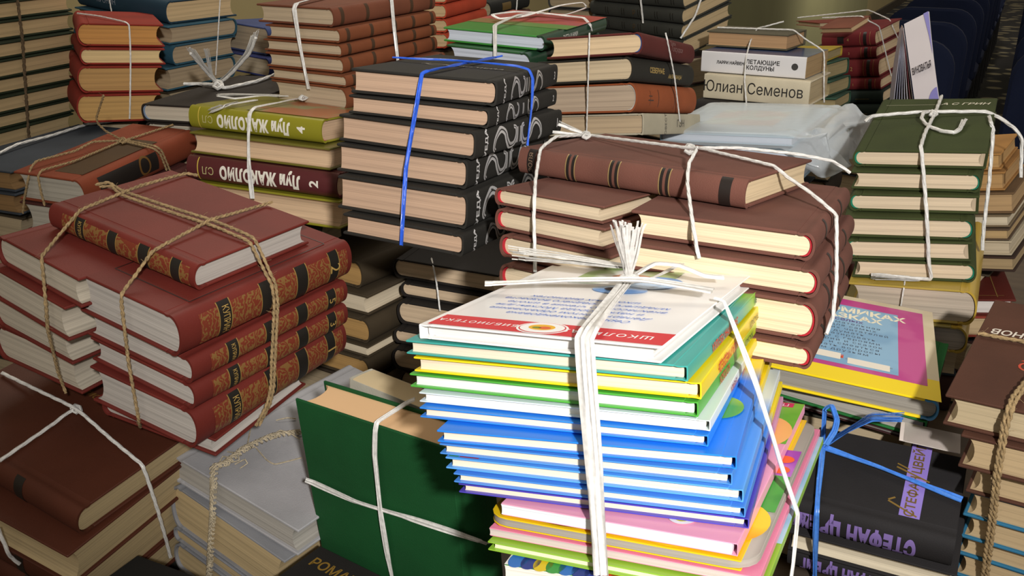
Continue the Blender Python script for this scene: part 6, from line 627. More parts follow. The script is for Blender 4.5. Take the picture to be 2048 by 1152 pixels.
 ('white_string', 'cord', 0.0017, 'white string knotted over the brown bundle behind the children books', [[(0.073, 0.9005, -0.2012, 0.0403, 0.0895, 0.9952), (0.0483, 0.8556, -0.1925, 0.0403, 0.0895, 0.9952), (0.0406, 0.8416, -0.1898, 0.0403, 0.0895, 0.9952), (0.0274, 0.8099, -0.1916, -0.2904, -0.3726, 0.8814), (0.0246, 0.8003, -0.1936, -0.4636, -0.621, 0.632), (0.0195, 0.7475, -0.2054, -0.4639, -0.6208, 0.632), (0.0184, 0.7229, -0.211, -0.4645, -0.6203, 0.632), (0.0176, 0.7144, -0.2221, -0.585, -0.8053, 0.0961), (0.0183, 0.682, -0.2618, -0.5037, -0.6814, 0.5311)], [(0.073, 0.9005, -0.2012, 0.0403, 0.0895, 0.9952), (0.0964, 0.8552, -0.1947, 0.0403, 0.0895, 0.9952), (0.1227, 0.8044, -0.1873, 0.0403, 0.0895, 0.9952), (0.1462, 0.7591, -0.1807, 0.0403, 0.0895, 0.9952), (0.1516, 0.7485, -0.1794, 0.0403, 0.0895, 0.9952), (0.1424, 0.7272, -0.1858, -0.2904, -0.3726, 0.8814), (0.1376, 0.704, -0.1949, -0.5569, -0.7602, 0.3346), (0.1339, 0.6553, -0.2112, -0.3368, -0.6964, 0.6337), (0.1352, 0.635, -0.2278, -0.3969, -0.8223, 0.4078), (0.1363, 0.6332, -0.2325, -0.3683, -0.7619, 0.5328)], [(0.1707, 0.8434, -0.2001, 0.0403, 0.0895, 0.9952), (0.1969, 0.7907, -0.1964, 0.0403, 0.0895, 0.9952), (0.2174, 0.7506, -0.194, 0.4833, -0.2501, 0.839), (0.2256, 0.737, -0.1996, 0.7963, -0.546, 0.2605), (0.2362, 0.7184, -0.2051, 0.4833, -0.2501, 0.839), (0.2428, 0.7059, -0.2093, 0.0403, 0.0895, 0.9952), (0.2498, 0.693, -0.2148, 0.5334, -0.1661, 0.8294), (0.2524, 0.6881, -0.218, 0.5334, -0.1661, 0.8294), (0.2445, 0.6491, -0.2545, 0.772, -0.3115, 0.5541), (0.2406, 0.6363, -0.269, 0.9008, -0.4341, 0.0025), (0.2378, 0.6281, -0.2778, 0.9008, -0.4343, 0.0025), (0.2314, 0.6192, -0.2868, 0.9007, -0.4344, 0.0025)], [(0.17, 0.8401, -0.1998, 0.0403, 0.0895, 0.9952), (0.214, 0.8496, -0.2024, 0.0403, 0.0895, 0.9952), (0.2647, 0.8475, -0.2074, 0.0403, 0.0895, 0.9952), (0.299, 0.845, -0.2138, 0.0403, 0.0895, 0.9952), (0.3158, 0.8409, -0.2237, 0.0403, 0.0895, 0.9952)], [(0.073, 0.9005, -0.2012, 0.0403, 0.0895, 0.9952), (0.0454, 0.9044, -0.1917, 0.0403, 0.0895, 0.9952)], [(0.0724, 0.893, -0.2006, 0.0403, 0.0895, 0.9952), (0.0397, 0.8945, -0.1969, 0.0403, 0.0895, 0.9952)], [(0.0687, 0.8956, -0.2006, 0.0403, 0.0895, 0.9952), (0.071, 0.8911, -0.1965, 0.0403, 0.0895, 0.9952), (0.0744, 0.8853, -0.1963, 0.0403, 0.0895, 0.9952), (0.0752, 0.8803, -0.198, 0.0403, 0.0895, 0.9952), (0.0709, 0.8735, -0.1987, 0.0403, 0.0895, 0.9952), (0.068, 0.876, -0.1978, 0.0403, 0.0895, 0.9952), (0.0705, 0.8796, -0.1951, 0.0403, 0.0895, 0.9952), (0.0737, 0.8809, -0.1973, 0.0403, 0.0895, 0.9952), (0.0711, 0.882, -0.1995, 0.0403, 0.0895, 0.9952), (0.0696, 0.893, -0.2004, 0.0403, 0.0895, 0.9952)], [(0.1566, 0.8272, -0.1981, 0.0403, 0.0895, 0.9952), (0.1588, 0.8221, -0.1928, 0.0403, 0.0895, 0.9952), (0.1625, 0.8152, -0.1926, 0.0403, 0.0895, 0.9952), (0.1631, 0.8093, -0.1947, 0.0403, 0.0895, 0.9952), (0.1568, 0.8013, -0.1957, 0.0403, 0.0895, 0.9952), (0.1534, 0.8042, -0.1945, 0.0403, 0.0895, 0.9952), (0.1568, 0.8085, -0.191, 0.0403, 0.0895, 0.9952), (0.1612, 0.81, -0.1939, 0.0403, 0.0895, 0.9952), (0.1582, 0.8112, -0.1967, 0.0403, 0.0895, 0.9952), (0.1576, 0.8242, -0.1978, 0.0403, 0.0895, 0.9952)], ['tassel', 0.003, (0.0698, 0.9033, -0.1997, 0.0403, 0.0895, 0.9952), (0.0456, 0.907, -0.1906, 0.0403, 0.0895, 0.9952)]]),
 ('blue_string', 'flat', 0.0022, 'bright blue string around the black bundle', [[(-0.1195, 0.944, -0.133, 0.0568, 0.0622, 0.9964), (-0.1121, 0.9438, -0.1333, 0.0568, 0.0622, 0.9964), (-0.0595, 0.9277, -0.1334, 0.0568, 0.0622, 0.9964), (-0.0041, 0.9101, -0.1352, 0.3872, -0.049, 0.9207), (0.0043, 0.9073, -0.1358, 0.5201, -0.1013, 0.8481), (0.0157, 0.9026, -0.1387, 0.6501, -0.1557, 0.7437), (0.0194, 0.8983, -0.1469, 0.7592, -0.2182, 0.6133), (0.0183, 0.886, -0.1712, 0.9202, -0.3437, 0.1871), (0.017, 0.8793, -0.1849, 0.9301, -0.366, -0.0302), (0.015, 0.8763, -0.2061, 0.9179, -0.3958, -0.0276)], [(-0.0101, 1.0213, -0.142, 0.0568, 0.0622, 0.9964), (-0.018, 1.0206, -0.1435, 0.0568, 0.0622, 0.9964), (-0.0387, 0.9509, -0.1379, 0.0568, 0.0622, 0.9964), (-0.0575, 0.889, -0.1331, -0.0067, -0.1465, 0.9892), (-0.0743, 0.8338, -0.1292, -0.1517, -0.5598, 0.8146), (-0.0794, 0.8295, -0.1312, -0.1517, -0.5598, 0.8146), (-0.0838, 0.8178, -0.1547, -0.3072, -0.8521, 0.4237), (-0.0929, 0.7946, -0.2061, -0.3932, -0.9019, 0.1786), (-0.0964, 0.7724, -0.2573, -0.3965, -0.8912, 0.2202), (-0.0977, 0.7718, -0.271, -0.3948, -0.8769, 0.2741)]]),
 ('plastic_ribbon', 'ribbon', 0.003, 'shiny pale plastic ribbon over the olive and maroon volumes', [[(-0.2763, 1.2334, -0.2257, 0.0397, 0.0629, 0.9972), (-0.2951, 1.1789, -0.2215, -0.0731, -0.1899, 0.9791), (-0.3126, 1.1283, -0.2183, -0.2233, -0.5375, 0.8132), (-0.3151, 1.109, -0.2229, -0.2774, -0.6635, 0.6949), (-0.3143, 1.0899, -0.2483, -0.3678, -0.8842, 0.288), (-0.3128, 1.0748, -0.2771, -0.3797, -0.9222, 0.0733), (-0.3113, 1.0693, -0.3163, -0.3699, -0.9262, 0.0731)], [(-0.2763, 1.2334, -0.2257, 0.0397, 0.0629, 0.9972), (-0.2434, 1.2071, -0.2254, 0.0397, 0.0629, 0.9972), (-0.2221, 1.2138, -0.2267, 0.0397, 0.0629, 0.9972), (-0.2107, 1.2138, -0.2267, 0.0397, 0.0629, 0.9972)], [(-0.2789, 1.2456, -0.226, 0.0397, 0.0629, 0.9972), (-0.2888, 1.2456, -0.226, 0.0397, 0.0629, 0.9972), (-0.3307, 1.2165, -0.2206, 0.0397, 0.0629, 0.9972), (-0.3572, 1.1967, -0.2202, 0.0397, 0.0629, 0.9972), (-0.3709, 1.2054, -0.2202, 0.0397, 0.0629, 0.9972), (-0.3823, 1.206, -0.2187, 0.0397, 0.0629, 0.9972)], [(-0.3293, 1.194, -0.2215, -0.1457, -0.3513, 0.9249), (-0.3469, 1.1392, -0.2174, -0.1457, -0.3513, 0.9249), (-0.3558, 1.1287, -0.2196, -0.1457, -0.3513, 0.9249), (-0.3699, 1.1345, -0.2251, -0.1457, -0.3513, 0.9249)], [(-0.2774, 1.2384, -0.226, 0.0397, 0.0629, 0.9972), (-0.268, 1.2407, -0.2204, 0.0397, 0.0629, 0.9972), (-0.226, 1.2429, -0.2149, 0.0397, 0.0629, 0.9972)], [(-0.2836, 1.2364, -0.2256, 0.0397, 0.0629, 0.9972), (-0.2781, 1.2304, -0.2203, 0.0397, 0.0629, 0.9972), (-0.2712, 1.2223, -0.2204, 0.0397, 0.0629, 0.9972), (-0.2684, 1.2156, -0.2228, 0.0397, 0.0629, 0.9972), (-0.2718, 1.2063, -0.2242, 0.0397, 0.0629, 0.9972), (-0.2766, 1.2097, -0.2228, 0.0397, 0.0629, 0.9972), (-0.2741, 1.2146, -0.219, 0.0397, 0.0629, 0.9972), (-0.2706, 1.2164, -0.2219, 0.0397, 0.0629, 0.9972), (-0.2748, 1.2179, -0.2248, 0.0397, 0.0629, 0.9972), (-0.2812, 1.2329, -0.2255, 0.0397, 0.0629, 0.9972)], ['tassel', 0.004, (-0.3093, 1.239, -0.2235, 0.0397, 0.0629, 0.9972), (-0.364, 1.2154, -0.2195, 0.0397, 0.0629, 0.9972), (-0.3734, 1.2112, -0.2192, 0.0397, 0.0629, 0.9972), (-0.384, 1.2111, -0.2197, 0.0397, 0.0629, 0.9972)], ['tassel', 0.004, (-0.3465, 1.1714, -0.22, -0.3151, -0.7233, 0.6144), (-0.3517, 1.1243, -0.2172, -0.3151, -0.7233, 0.6144), (-0.3709, 1.1322, -0.2255, -0.3151, -0.7233, 0.6144)]]),
 ('pale_string', 'cord', 0.0026, 'pale frayed string tied over the black book left of the olive volume', [[(-0.4875, 1.3869, -0.2334, -0.0283, -0.0162, 0.9995), (-0.4637, 1.3869, -0.2334, -0.0283, -0.0162, 0.9995), (-0.4291, 1.3613, -0.2304, -0.0283, -0.0162, 0.9995), (-0.4148, 1.3487, -0.2326, -0.0283, -0.0162, 0.9995), (-0.3822, 1.3943, -0.2309, -0.0283, -0.0162, 0.9995), (-0.3681, 1.4418, -0.2298, -0.0283, -0.0162, 0.9995), (-0.355, 1.4435, -0.2255, -0.0283, -0.0162, 0.9995), (-0.3119, 1.4424, -0.2283, -0.0283, -0.0162, 0.9995)], ['cord', 0.0024, (-0.4332, 1.3744, -0.2329, -0.0283, -0.0162, 0.9995), (-0.4394, 1.3256, -0.1964, -0.0283, -0.0162, 0.9995), (-0.4421, 1.3008, -0.1773, -0.0283, -0.0162, 0.9995)], ['cord', 0.0026, (-0.4332, 1.3744, -0.2327, -0.0283, -0.0162, 0.9995), (-0.4064, 1.3545, -0.2142, -0.0283, -0.0162, 0.9995), (-0.3673, 1.3241, -0.1803, -0.0283, -0.0162, 0.9995), (-0.3526, 1.3088, -0.1573, -0.0283, -0.0162, 0.9995)], [(-0.441, 1.3756, -0.2329, -0.0283, -0.0162, 0.9995), (-0.4332, 1.3695, -0.226, -0.0283, -0.0162, 0.9995), (-0.4234, 1.3607, -0.2267, -0.0283, -0.0162, 0.9995), (-0.4194, 1.353, -0.2305, -0.0283, -0.0162, 0.9995), (-0.4239, 1.3426, -0.2329, -0.0283, -0.0162, 0.9995), (-0.4305, 1.3463, -0.2307, -0.0283, -0.0162, 0.9995), (-0.4272, 1.3519, -0.2252, -0.0283, -0.0162, 0.9995), (-0.4222, 1.3533, -0.2291, -0.0283, -0.0162, 0.9995), (-0.4281, 1.3545, -0.2329, -0.0283, -0.0162, 0.9995), (-0.4374, 1.3712, -0.2329, -0.0283, -0.0162, 0.9995)], ['tassel', 0.005, (-0.4333, 1.3744, -0.2297, -0.0283, -0.0162, 0.9995), (-0.4399, 1.3258, -0.192, -0.0283, -0.0162, 0.9995), (-0.4422, 1.3015, -0.1721, -0.0283, -0.0162, 0.9995)], ['tassel', 0.003, (-0.4333, 1.3744, -0.2322, -0.0283, -0.0162, 0.9995), (-0.434, 1.3554, -0.2189, -0.0283, -0.0162, 0.9995), (-0.4201, 1.3023, -0.1727, -0.0283, -0.0162, 0.9995)], ['tassel', 0.005, (-0.4333, 1.3744, -0.2297, -0.0283, -0.0162, 0.9995), (-0.4069, 1.3561, -0.2115, -0.0283, -0.0162, 0.9995), (-0.3737, 1.332, -0.1832, -0.0283, -0.0162, 0.9995), (-0.3591, 1.3193, -0.1637, -0.0283, -0.0162, 0.9995), (-0.3513, 1.3108, -0.1492, -0.0283, -0.0162, 0.9995)]]),
 ('white_tape', 'ribbon', 0.0035, 'white tape around the brown gilt banded bundle at the back', [[(-0.2545, 1.3067, -0.1026, -0.2618, -0.3934, 0.8813), (-0.2687, 1.2552, -0.1047, -0.3924, -0.6119, 0.6867), (-0.2753, 1.2311, -0.1057, -0.4283, -0.6737, 0.6023), (-0.2782, 1.2292, -0.112, -0.4528, -0.7163, 0.5308), (-0.2717, 1.2171, -0.1557, -0.5309, -0.8444, 0.0712), (-0.2643, 1.2055, -0.1978, -0.5294, -0.8479, -0.0284), (-0.2629, 1.2052, -0.2096, -0.5302, -0.8474, -0.0284)], [(-0.1608, 1.2892, -0.105, 0.8461, -0.533, 0.0078), (-0.1575, 1.2762, -0.1385, 0.8486, -0.529, 0.008), (-0.1548, 1.2698, -0.171, 0.8498, -0.5271, 0.008), (-0.1542, 1.2706, -0.1823, 0.8514, -0.5245, 0.0081)]]),
 ('thin_string', 'cord', 0.0012, 'thin white string down the blue bundle at top left', [[(-0.4993, 1.6526, -0.1338, 0.8544, -0.5117, -0.0901), (-0.5014, 1.634, -0.1757, 0.8619, -0.499, -0.09), (-0.5093, 1.6248, -0.2342, 0.8861, -0.4547, -0.0896), (-0.5129, 1.6224, -0.2582, 0.8883, -0.4505, -0.0895)], [(-0.6766, 1.6228, -0.1313, -0.5119, -0.859, -0.0052), (-0.67, 1.6084, -0.1574, -0.5119, -0.859, -0.0052)]]),
 ('thin_string', 'cord', 0.0014, 'thin white string around the bright red bundle', [[(-0.6737, 1.489, -0.1424, 0.0672, 0.0169, 0.9976), (-0.6257, 1.4566, -0.1436, 0.0672, 0.0169, 0.9976), (-0.574, 1.4197, -0.1482, 0.2937, -0.487, 0.8225), (-0.5673, 1.4161, -0.1527, 0.3939, -0.7423, 0.5421), (-0.5659, 1.4067, -0.1778, 0.4424, -0.8967, -0.0146), (-0.5656, 1.3942, -0.2104, 0.4729, -0.8809, -0.0169), (-0.5683, 1.3831, -0.2521, 0.4871, -0.8732, -0.018), (-0.5732, 1.381, -0.2842, 0.492, -0.8704, -0.0184)]]),
 ('brown_twine', 'jute', 0.0025, 'dull brown twine down the tall leftmost dark green stack', [[(-0.7101, 1.3864, -0.1128, 0.9268, -0.321, -0.195), (-0.7105, 1.38, -0.1664, 0.92, -0.34, -0.1951), (-0.7159, 1.3769, -0.2197, 0.9195, -0.3412, -0.1951), (-0.7228, 1.3762, -0.2747, 0.9173, -0.3471, -0.1951), (-0.7255, 1.3759, -0.2972, 0.9203, -0.339, -0.1951), (-0.7276, 1.377, -0.3088, 0.9215, -0.3357, -0.1951), (-0.7268, 1.3728, -0.3193, 0.9235, -0.3302, -0.195)]]),
 ('jute_twine', 'jute', 0.0016, 'thin jute twine over the rust red book behind the maroon bundle', [[(-0.5081, 1.19, -0.2734, -0.0072, -0.0811, 0.9967), (-0.5323, 1.1595, -0.2683, -0.0072, -0.0811, 0.9967), (-0.5462, 1.1352, -0.2741, -0.0072, -0.0811, 0.9967), (-0.5744, 1.0941, -0.2766, -0.0898, -0.3058, 0.9478), (-0.5773, 1.0816, -0.2831, -0.1954, -0.587, 0.7857), (-0.5763, 1.071, -0.2916, -0.2881, -0.8243, 0.4874), (-0.5867, 1.0738, -0.3151, -0.3372, -0.9381, -0.0788), (-0.5954, 1.0778, -0.3371, -0.3343, -0.9392, -0.0788)], [(-0.5073, 1.1879, -0.2736, -0.0072, -0.0811, 0.9967), (-0.5281, 1.1307, -0.2784, -0.0072, -0.0811, 0.9967), (-0.5359, 1.1092, -0.2802, -0.0072, -0.0811, 0.9967), (-0.5601, 1.0744, -0.283, -0.1954, -0.587, 0.7857), (-0.5613, 1.0652, -0.2886, -0.2881, -0.8243, 0.4874), (-0.561, 1.0644, -0.308, -0.3388, -0.9376, -0.0787), (-0.5596, 1.0641, -0.3235, -0.3379, -0.9379, -0.0787)], [(-0.5081, 1.19, -0.2734, -0.0072, -0.0811, 0.9967), (-0.5001, 1.1983, -0.2727, -0.0072, -0.0811, 0.9967), (-0.4707, 1.2495, -0.2683, -0.0072, -0.0811, 0.9967), (-0.4611, 1.2507, -0.2654, -0.0072, -0.0811, 0.9967)], [(-0.5056, 1.1921, -0.2733, -0.0072, -0.0811, 0.9967), (-0.4563, 1.1656, -0.2754, 0.5153, -0.2566, 0.8177), (-0.4511, 1.171, -0.2832, 0.778, -0.3286, 0.5355), (-0.4488, 1.1827, -0.3112, 0.9399, -0.3409, -0.0209)], [(-0.5067, 1.1879, -0.2736, -0.0072, -0.0811, 0.9967), (-0.4682, 1.1649, -0.2755, 0.5153, -0.2566, 0.8177), (-0.4566, 1.1601, -0.2773, 0.778, -0.3286, 0.5355), (-0.4519, 1.1661, -0.2852, 0.91, -0.3504, 0.2215), (-0.4507, 1.1774, -0.3098, 0.9399, -0.3409, -0.0209)], ['jute', 0.0016, (-0.5111, 1.1943, -0.2731, -0.0072, -0.0811, 0.9967), (-0.5202, 1.1733, -0.2572, -0.0072, -0.0811, 0.9967), (-0.5232, 1.1622, -0.2452, -0.0072, -0.0811, 0.9967), (-0.5213, 1.1566, -0.2364, -0.0072, -0.0811, 0.9967), (-0.499, 1.1363, -0.2052, -0.0072, -0.0811, 0.9967)], [(-0.5121, 1.1901, -0.2735, -0.0072, -0.0811, 0.9967), (-0.5077, 1.1886, -0.2694, -0.0072, -0.0811, 0.9967), (-0.502, 1.1854, -0.2701, -0.0072, -0.0811, 0.9967), (-0.4998, 1.1822, -0.2726, -0.0072, -0.0811, 0.9967), (-0.503, 1.1781, -0.2744, -0.0072, -0.0811, 0.9967), (-0.507, 1.1797, -0.2729, -0.0072, -0.0811, 0.9967), (-0.5048, 1.1824, -0.2694, -0.0072, -0.0811, 0.9967), (-0.5016, 1.1825, -0.2717, -0.0072, -0.0811, 0.9967), (-0.5051, 1.1826, -0.274, -0.0072, -0.0811, 0.9967), (-0.5101, 1.1886, -0.2736, -0.0072, -0.0811, 0.9967)]]),
 ('white_string', 'cord', 0.0022, 'dusty white string over the slate blue cover at left', [[(-0.6955, 1.2325, -0.3004, -0.034, -0.0214, 0.9992), (-0.6864, 1.2667, -0.2961, -0.034, -0.0214, 0.9992), (-0.6675, 1.3222, -0.2969, -0.034, -0.0214, 0.9992), (-0.6493, 1.3787, -0.2955, -0.034, -0.0214, 0.9992), (-0.6444, 1.3938, -0.2952, -0.034, -0.0214, 0.9992), (-0.6065, 1.3955, -0.291, -0.034, -0.0214, 0.9992)]]),
 ('white_ribbon', 'ribbon', 0.0035, 'white ribbon bow on the green and red cover at the back', [[(0.0374, 1.4055, -0.1331, 0.0003, -0.0418, 0.9991), (0.011, 1.3526, -0.1314, -0.0695, -0.1643, 0.984), (-0.0186, 1.2875, -0.136, -0.2495, -0.4646, 0.8496), (-0.0227, 1.2772, -0.1377, -0.279, -0.5136, 0.8114), (-0.0225, 1.2577, -0.1441, -0.3143, -0.5719, 0.7577), (-0.0219, 1.2383, -0.1623, -0.4026, -0.7157, 0.5707), (-0.0217, 1.2381, -0.1728, -0.4502, -0.7908, 0.4147)], [(0.0374, 1.4055, -0.1331, 0.0003, -0.0418, 0.9991), (0.0804, 1.3688, -0.1348, 0.2393, -0.1756, 0.9549), (0.1008, 1.3514, -0.1356, 0.2754, -0.1955, 0.9412), (0.1101, 1.3387, -0.1446, 0.3234, -0.2219, 0.9199), (0.1115, 1.3407, -0.1511, 0.3893, -0.2578, 0.8843)], [(0.0374, 1.4055, -0.1331, 0.0003, -0.0418, 0.9991), (0.0043, 1.3802, -0.1299, 0.0003, -0.0418, 0.9991), (-0.0275, 1.3537, -0.1314, 0.0003, -0.0418, 0.9991), (-0.0168, 1.3425, -0.1357, 0.0003, -0.0418, 0.9991), (0.0183, 1.352, -0.1326, 0.0003, -0.0418, 0.9991), (0.0683, 1.3689, -0.1206, 0.0003, -0.0418, 0.9991), (0.1009, 1.3779, -0.1173, 0.0003, -0.0418, 0.9991), (0.106, 1.3772, -0.1241, 0.0003, -0.0418, 0.9991), (0.0763, 1.3807, -0.1341, 0.0003, -0.0418, 0.9991), (0.0371, 1.3955, -0.1335, 0.0003, -0.0418, 0.9991)]]),
 ('white_string', 'cord', 0.0011, 'thin white string around the four mixed volumes behind the brown bundle', [[(0.0945, 1.1619, -0.1341, -0.4701, -0.8637, 0.1817), (0.094, 1.1551, -0.1593, -0.4933, -0.8513, 0.1787), (0.0951, 1.1685, -0.215, -0.5296, -0.8303, 0.1736), (0.0961, 1.1802, -0.264, -0.5228, -0.8344, 0.1745)], [(0.1938, 1.2033, -0.1389, 0.8825, -0.4565, 0.1131), (0.196, 1.2001, -0.1469, 0.8825, -0.4565, 0.1131), (0.211, 1.2182, -0.1949, 0.8273, -0.5497, -0.1156), (0.2241, 1.2382, -0.2483, 0.8502, -0.5114, 0.1246), (0.2268, 1.2424, -0.2594, 0.8509, -0.5103, 0.1244)]]),
 ('white_string', 'cord', 0.002, 'thin cords around the charcoal encyclopedia stack at the back', [[(0.2302, 1.7292, -0.1405, -0.7209, -0.6535, -0.2308), (0.2377, 1.7351, -0.1827, -0.7209, -0.6535, -0.2308)], [(0.3326, 1.6986, -0.1375, 0.6831, -0.7303, -0.0057), (0.322, 1.6875, -0.1652, 0.6692, -0.743, -0.0101), (0.3049, 1.6773, -0.1899, 0.3908, -0.9165, -0.0862), (0.2968, 1.6746, -0.2025, 0.2469, -0.9618, -0.1181)]]),
 ('white_string', 'cord', 0.0014, 'white string around the two white spined paperbacks', [[(0.4646, 1.6378, -0.17, -0.0136, 0.0085, 0.9999), (0.4347, 1.6345, -0.1774, -0.1498, -0.1922, 0.9699), (0.4111, 1.5997, -0.1777, -0.3238, -0.4513, 0.8316), (0.3906, 1.5551, -0.1915, -0.4756, -0.6832, 0.5541), (0.3737, 1.5047, -0.2095, -0.5619, -0.8272, -0.0006), (0.3701, 1.4885, -0.2447, -0.5525, -0.8335, -0.0005), (0.3728, 1.471, -0.2827, -0.5451, -0.8384, -0.0003)], [(0.3496, 1.6246, -0.1784, -0.0136, 0.0085, 0.9999), (0.3942, 1.598, -0.1771, -0.0136, 0.0085, 0.9999), (0.4375, 1.5722, -0.1758, -0.0136, 0.0085, 0.9999), (0.4594, 1.5591, -0.1755, 0.4469, -0.3054, 0.8408), (0.476, 1.5417, -0.1878, 0.7982, -0.5444, 0.2581), (0.4996, 1.5168, -0.2048, 0.8271, -0.5618, 0.016), (0.4975, 1.4918, -0.2461, 0.8066, -0.5318, 0.2581), (0.5034, 1.5001, -0.2709, 0.8371, -0.5468, 0.0161), (0.5035, 1.4957, -0.2817, 0.8371, -0.5468, 0.0161)]]),
 ('white_string', 'cord', 0.0014, 'white string around the maroon gilt bundle at the back wall', [[(0.6222, 2.0901, -0.209, -0.1587, 0.0107, 0.9873), (0.6841, 2.0926, -0.2029, -0.1587, 0.0107, 0.9873), (0.7461, 2.095, -0.1968, -0.1587, 0.0107, 0.9873), (0.777, 2.0962, -0.1938, -0.1587, 0.0107, 0.9873), (0.8214, 2.0883, -0.2122, 0.2848, -0.3502, 0.8923), (0.8121, 2.0406, -0.2215, 0.5358, -0.5343, 0.6538), (0.836, 2.0543, -0.2518, 0.7498, -0.6493, 0.1275)], [(0.6497, 2.0076, -0.2008, -0.3802, -0.0763, 0.9218), (0.6819, 2.008, -0.1996, -0.3802, -0.0763, 0.9218), (0.7106, 1.9534, -0.1924, -0.204, -0.2672, 0.9418), (0.7255, 1.9399, -0.2015, 0.0835, -0.4752, 0.8759), (0.749, 1.9492, -0.2132, 0.407, -0.6399, 0.6518), (0.7713, 1.962, -0.2568, 0.6876, -0.6288, 0.363), (0.7936, 1.9753, -0.3011, 0.6577, -0.6166, 0.4327), (0.8014, 1.9797, -0.3168, 0.7462, -0.6535, 0.127)]]),
 ('white_rope', 'cord', 0.0024, 'thick white cord tied over the olive green volumes at right', [[(0.4419, 1.1515, -0.2407, -0.1358, -0.047, 0.9896), (0.4507, 1.1541, -0.2343, -0.1358, -0.047, 0.9896), (0.5061, 1.1352, -0.2251, -0.1358, -0.047, 0.9896), (0.5537, 1.1173, -0.2213, -0.1358, -0.047, 0.9896), (0.5688, 1.1116, -0.2201, -0.1358, -0.047, 0.9896), (0.5845, 1.1093, -0.2257, -0.1358, -0.047, 0.9896), (0.6037, 1.1044, -0.238, -0.1358, -0.047, 0.9896), (0.6134, 1.0989, -0.2514, -0.1358, -0.047, 0.9896), (0.6122, 1.0818, -0.2938, -0.1358, -0.047, 0.9896)], [(0.5548, 1.2003, -0.2178, -0.1358, -0.047, 0.9896), (0.5175, 1.1301, -0.2263, -0.1358, -0.047, 0.9896), (0.4803, 1.064, -0.2339, -0.1358, -0.047, 0.9896), (0.4577, 1.0194, -0.2403, -0.3688, -0.5278, 0.7651), (0.4558, 1.0101, -0.2465, -0.3688, -0.5278, 0.7651), (0.4566, 1.0013, -0.2635, -0.4776, -0.8676, 0.1384), (0.4589, 0.9763, -0.3133, -0.4136, -0.905, -0.0997), (0.4678, 0.9721, -0.3644, -0.3908, -0.9153, -0.0971), (0.4715, 0.9714, -0.3817, -0.3965, -0.9128, -0.0977), (0.4223, 0.9941, -0.3851, -0.3965, -0.9128, -0.0977), (0.4153, 0.9972, -0.3862, -0.3965, -0.9128, -0.0977)], [(0.5643, 1.0902, -0.2218, -0.1358, -0.047, 0.9896), (0.5543, 1.0634, -0.2244, -0.1358, -0.047, 0.9896), (0.5574, 1.0618, -0.2322, -0.1358, -0.047, 0.9896), (0.5578, 1.0495, -0.2884, -0.1358, -0.047, 0.9896), (0.5562, 1.038, -0.3411, -0.1358, -0.047, 0.9896), (0.5566, 1.032, -0.3687, -0.1358, -0.047, 0.9896)], [(0.5188, 1.1393, -0.2257, -0.1358, -0.047, 0.9896), (0.4999, 1.1214, -0.2233, -0.1358, -0.047, 0.9896), (0.4923, 1.1069, -0.2276, -0.1358, -0.047, 0.9896), (0.4919, 1.0871, -0.2318, -0.1358, -0.047, 0.9896), (0.4963, 1.0626, -0.2324, -0.1358, -0.047, 0.9896), (0.5059, 1.0491, -0.2317, -0.1358, -0.047, 0.9896), (0.516, 1.0569, -0.23, -0.1358, -0.047, 0.9896), (0.5306, 1.0804, -0.2268, -0.1358, -0.047, 0.9896)], [(0.5126, 1.1328, -0.2268, -0.1358, -0.047, 0.9896), (0.5141, 1.1309, -0.223, -0.1358, -0.047, 0.9896), (0.517, 1.1274, -0.2236, -0.1358, -0.047, 0.9896), (0.5173, 1.1241, -0.2259, -0.1358, -0.047, 0.9896), (0.5115, 1.1197, -0.2276, -0.1358, -0.047, 0.9896), (0.5085, 1.1213, -0.2262, -0.1358, -0.047, 0.9896), (0.5115, 1.1238, -0.2229, -0.1358, -0.047, 0.9896), (0.5154, 1.124, -0.225, -0.1358, -0.047, 0.9896), (0.5128, 1.1241, -0.2272, -0.1358, -0.047, 0.9896), (0.513, 1.1308, -0.2269, -0.1358, -0.047, 0.9896)], ['tassel', 0.003, (0.5058, 1.0491, -0.231, -0.1358, -0.047, 0.9896), (0.5178, 1.0602, -0.2288, -0.1358, -0.047, 0.9896), (0.5342, 1.0876, -0.2252, -0.1358, -0.047, 0.9896)], ['tassel', 0.004, (0.4618, 0.9746, -0.3838, -0.3965, -0.9128, -0.0977), (0.4146, 0.9954, -0.387, -0.3965, -0.9128, -0.0977)]]),
 ('thin_string', 'cord', 0.001, 'short thin thread on the yellow book beneath the olive volumes', [[(0.4487, 0.9825, -0.3883, -0.4615, -0.8152, 0.3499), (0.4434, 0.9706, -0.3936, -0.468, -0.8572, 0.2146), (0.4444, 0.9725, -0.4145, -0.4481, -0.888, -0.1036)]]),
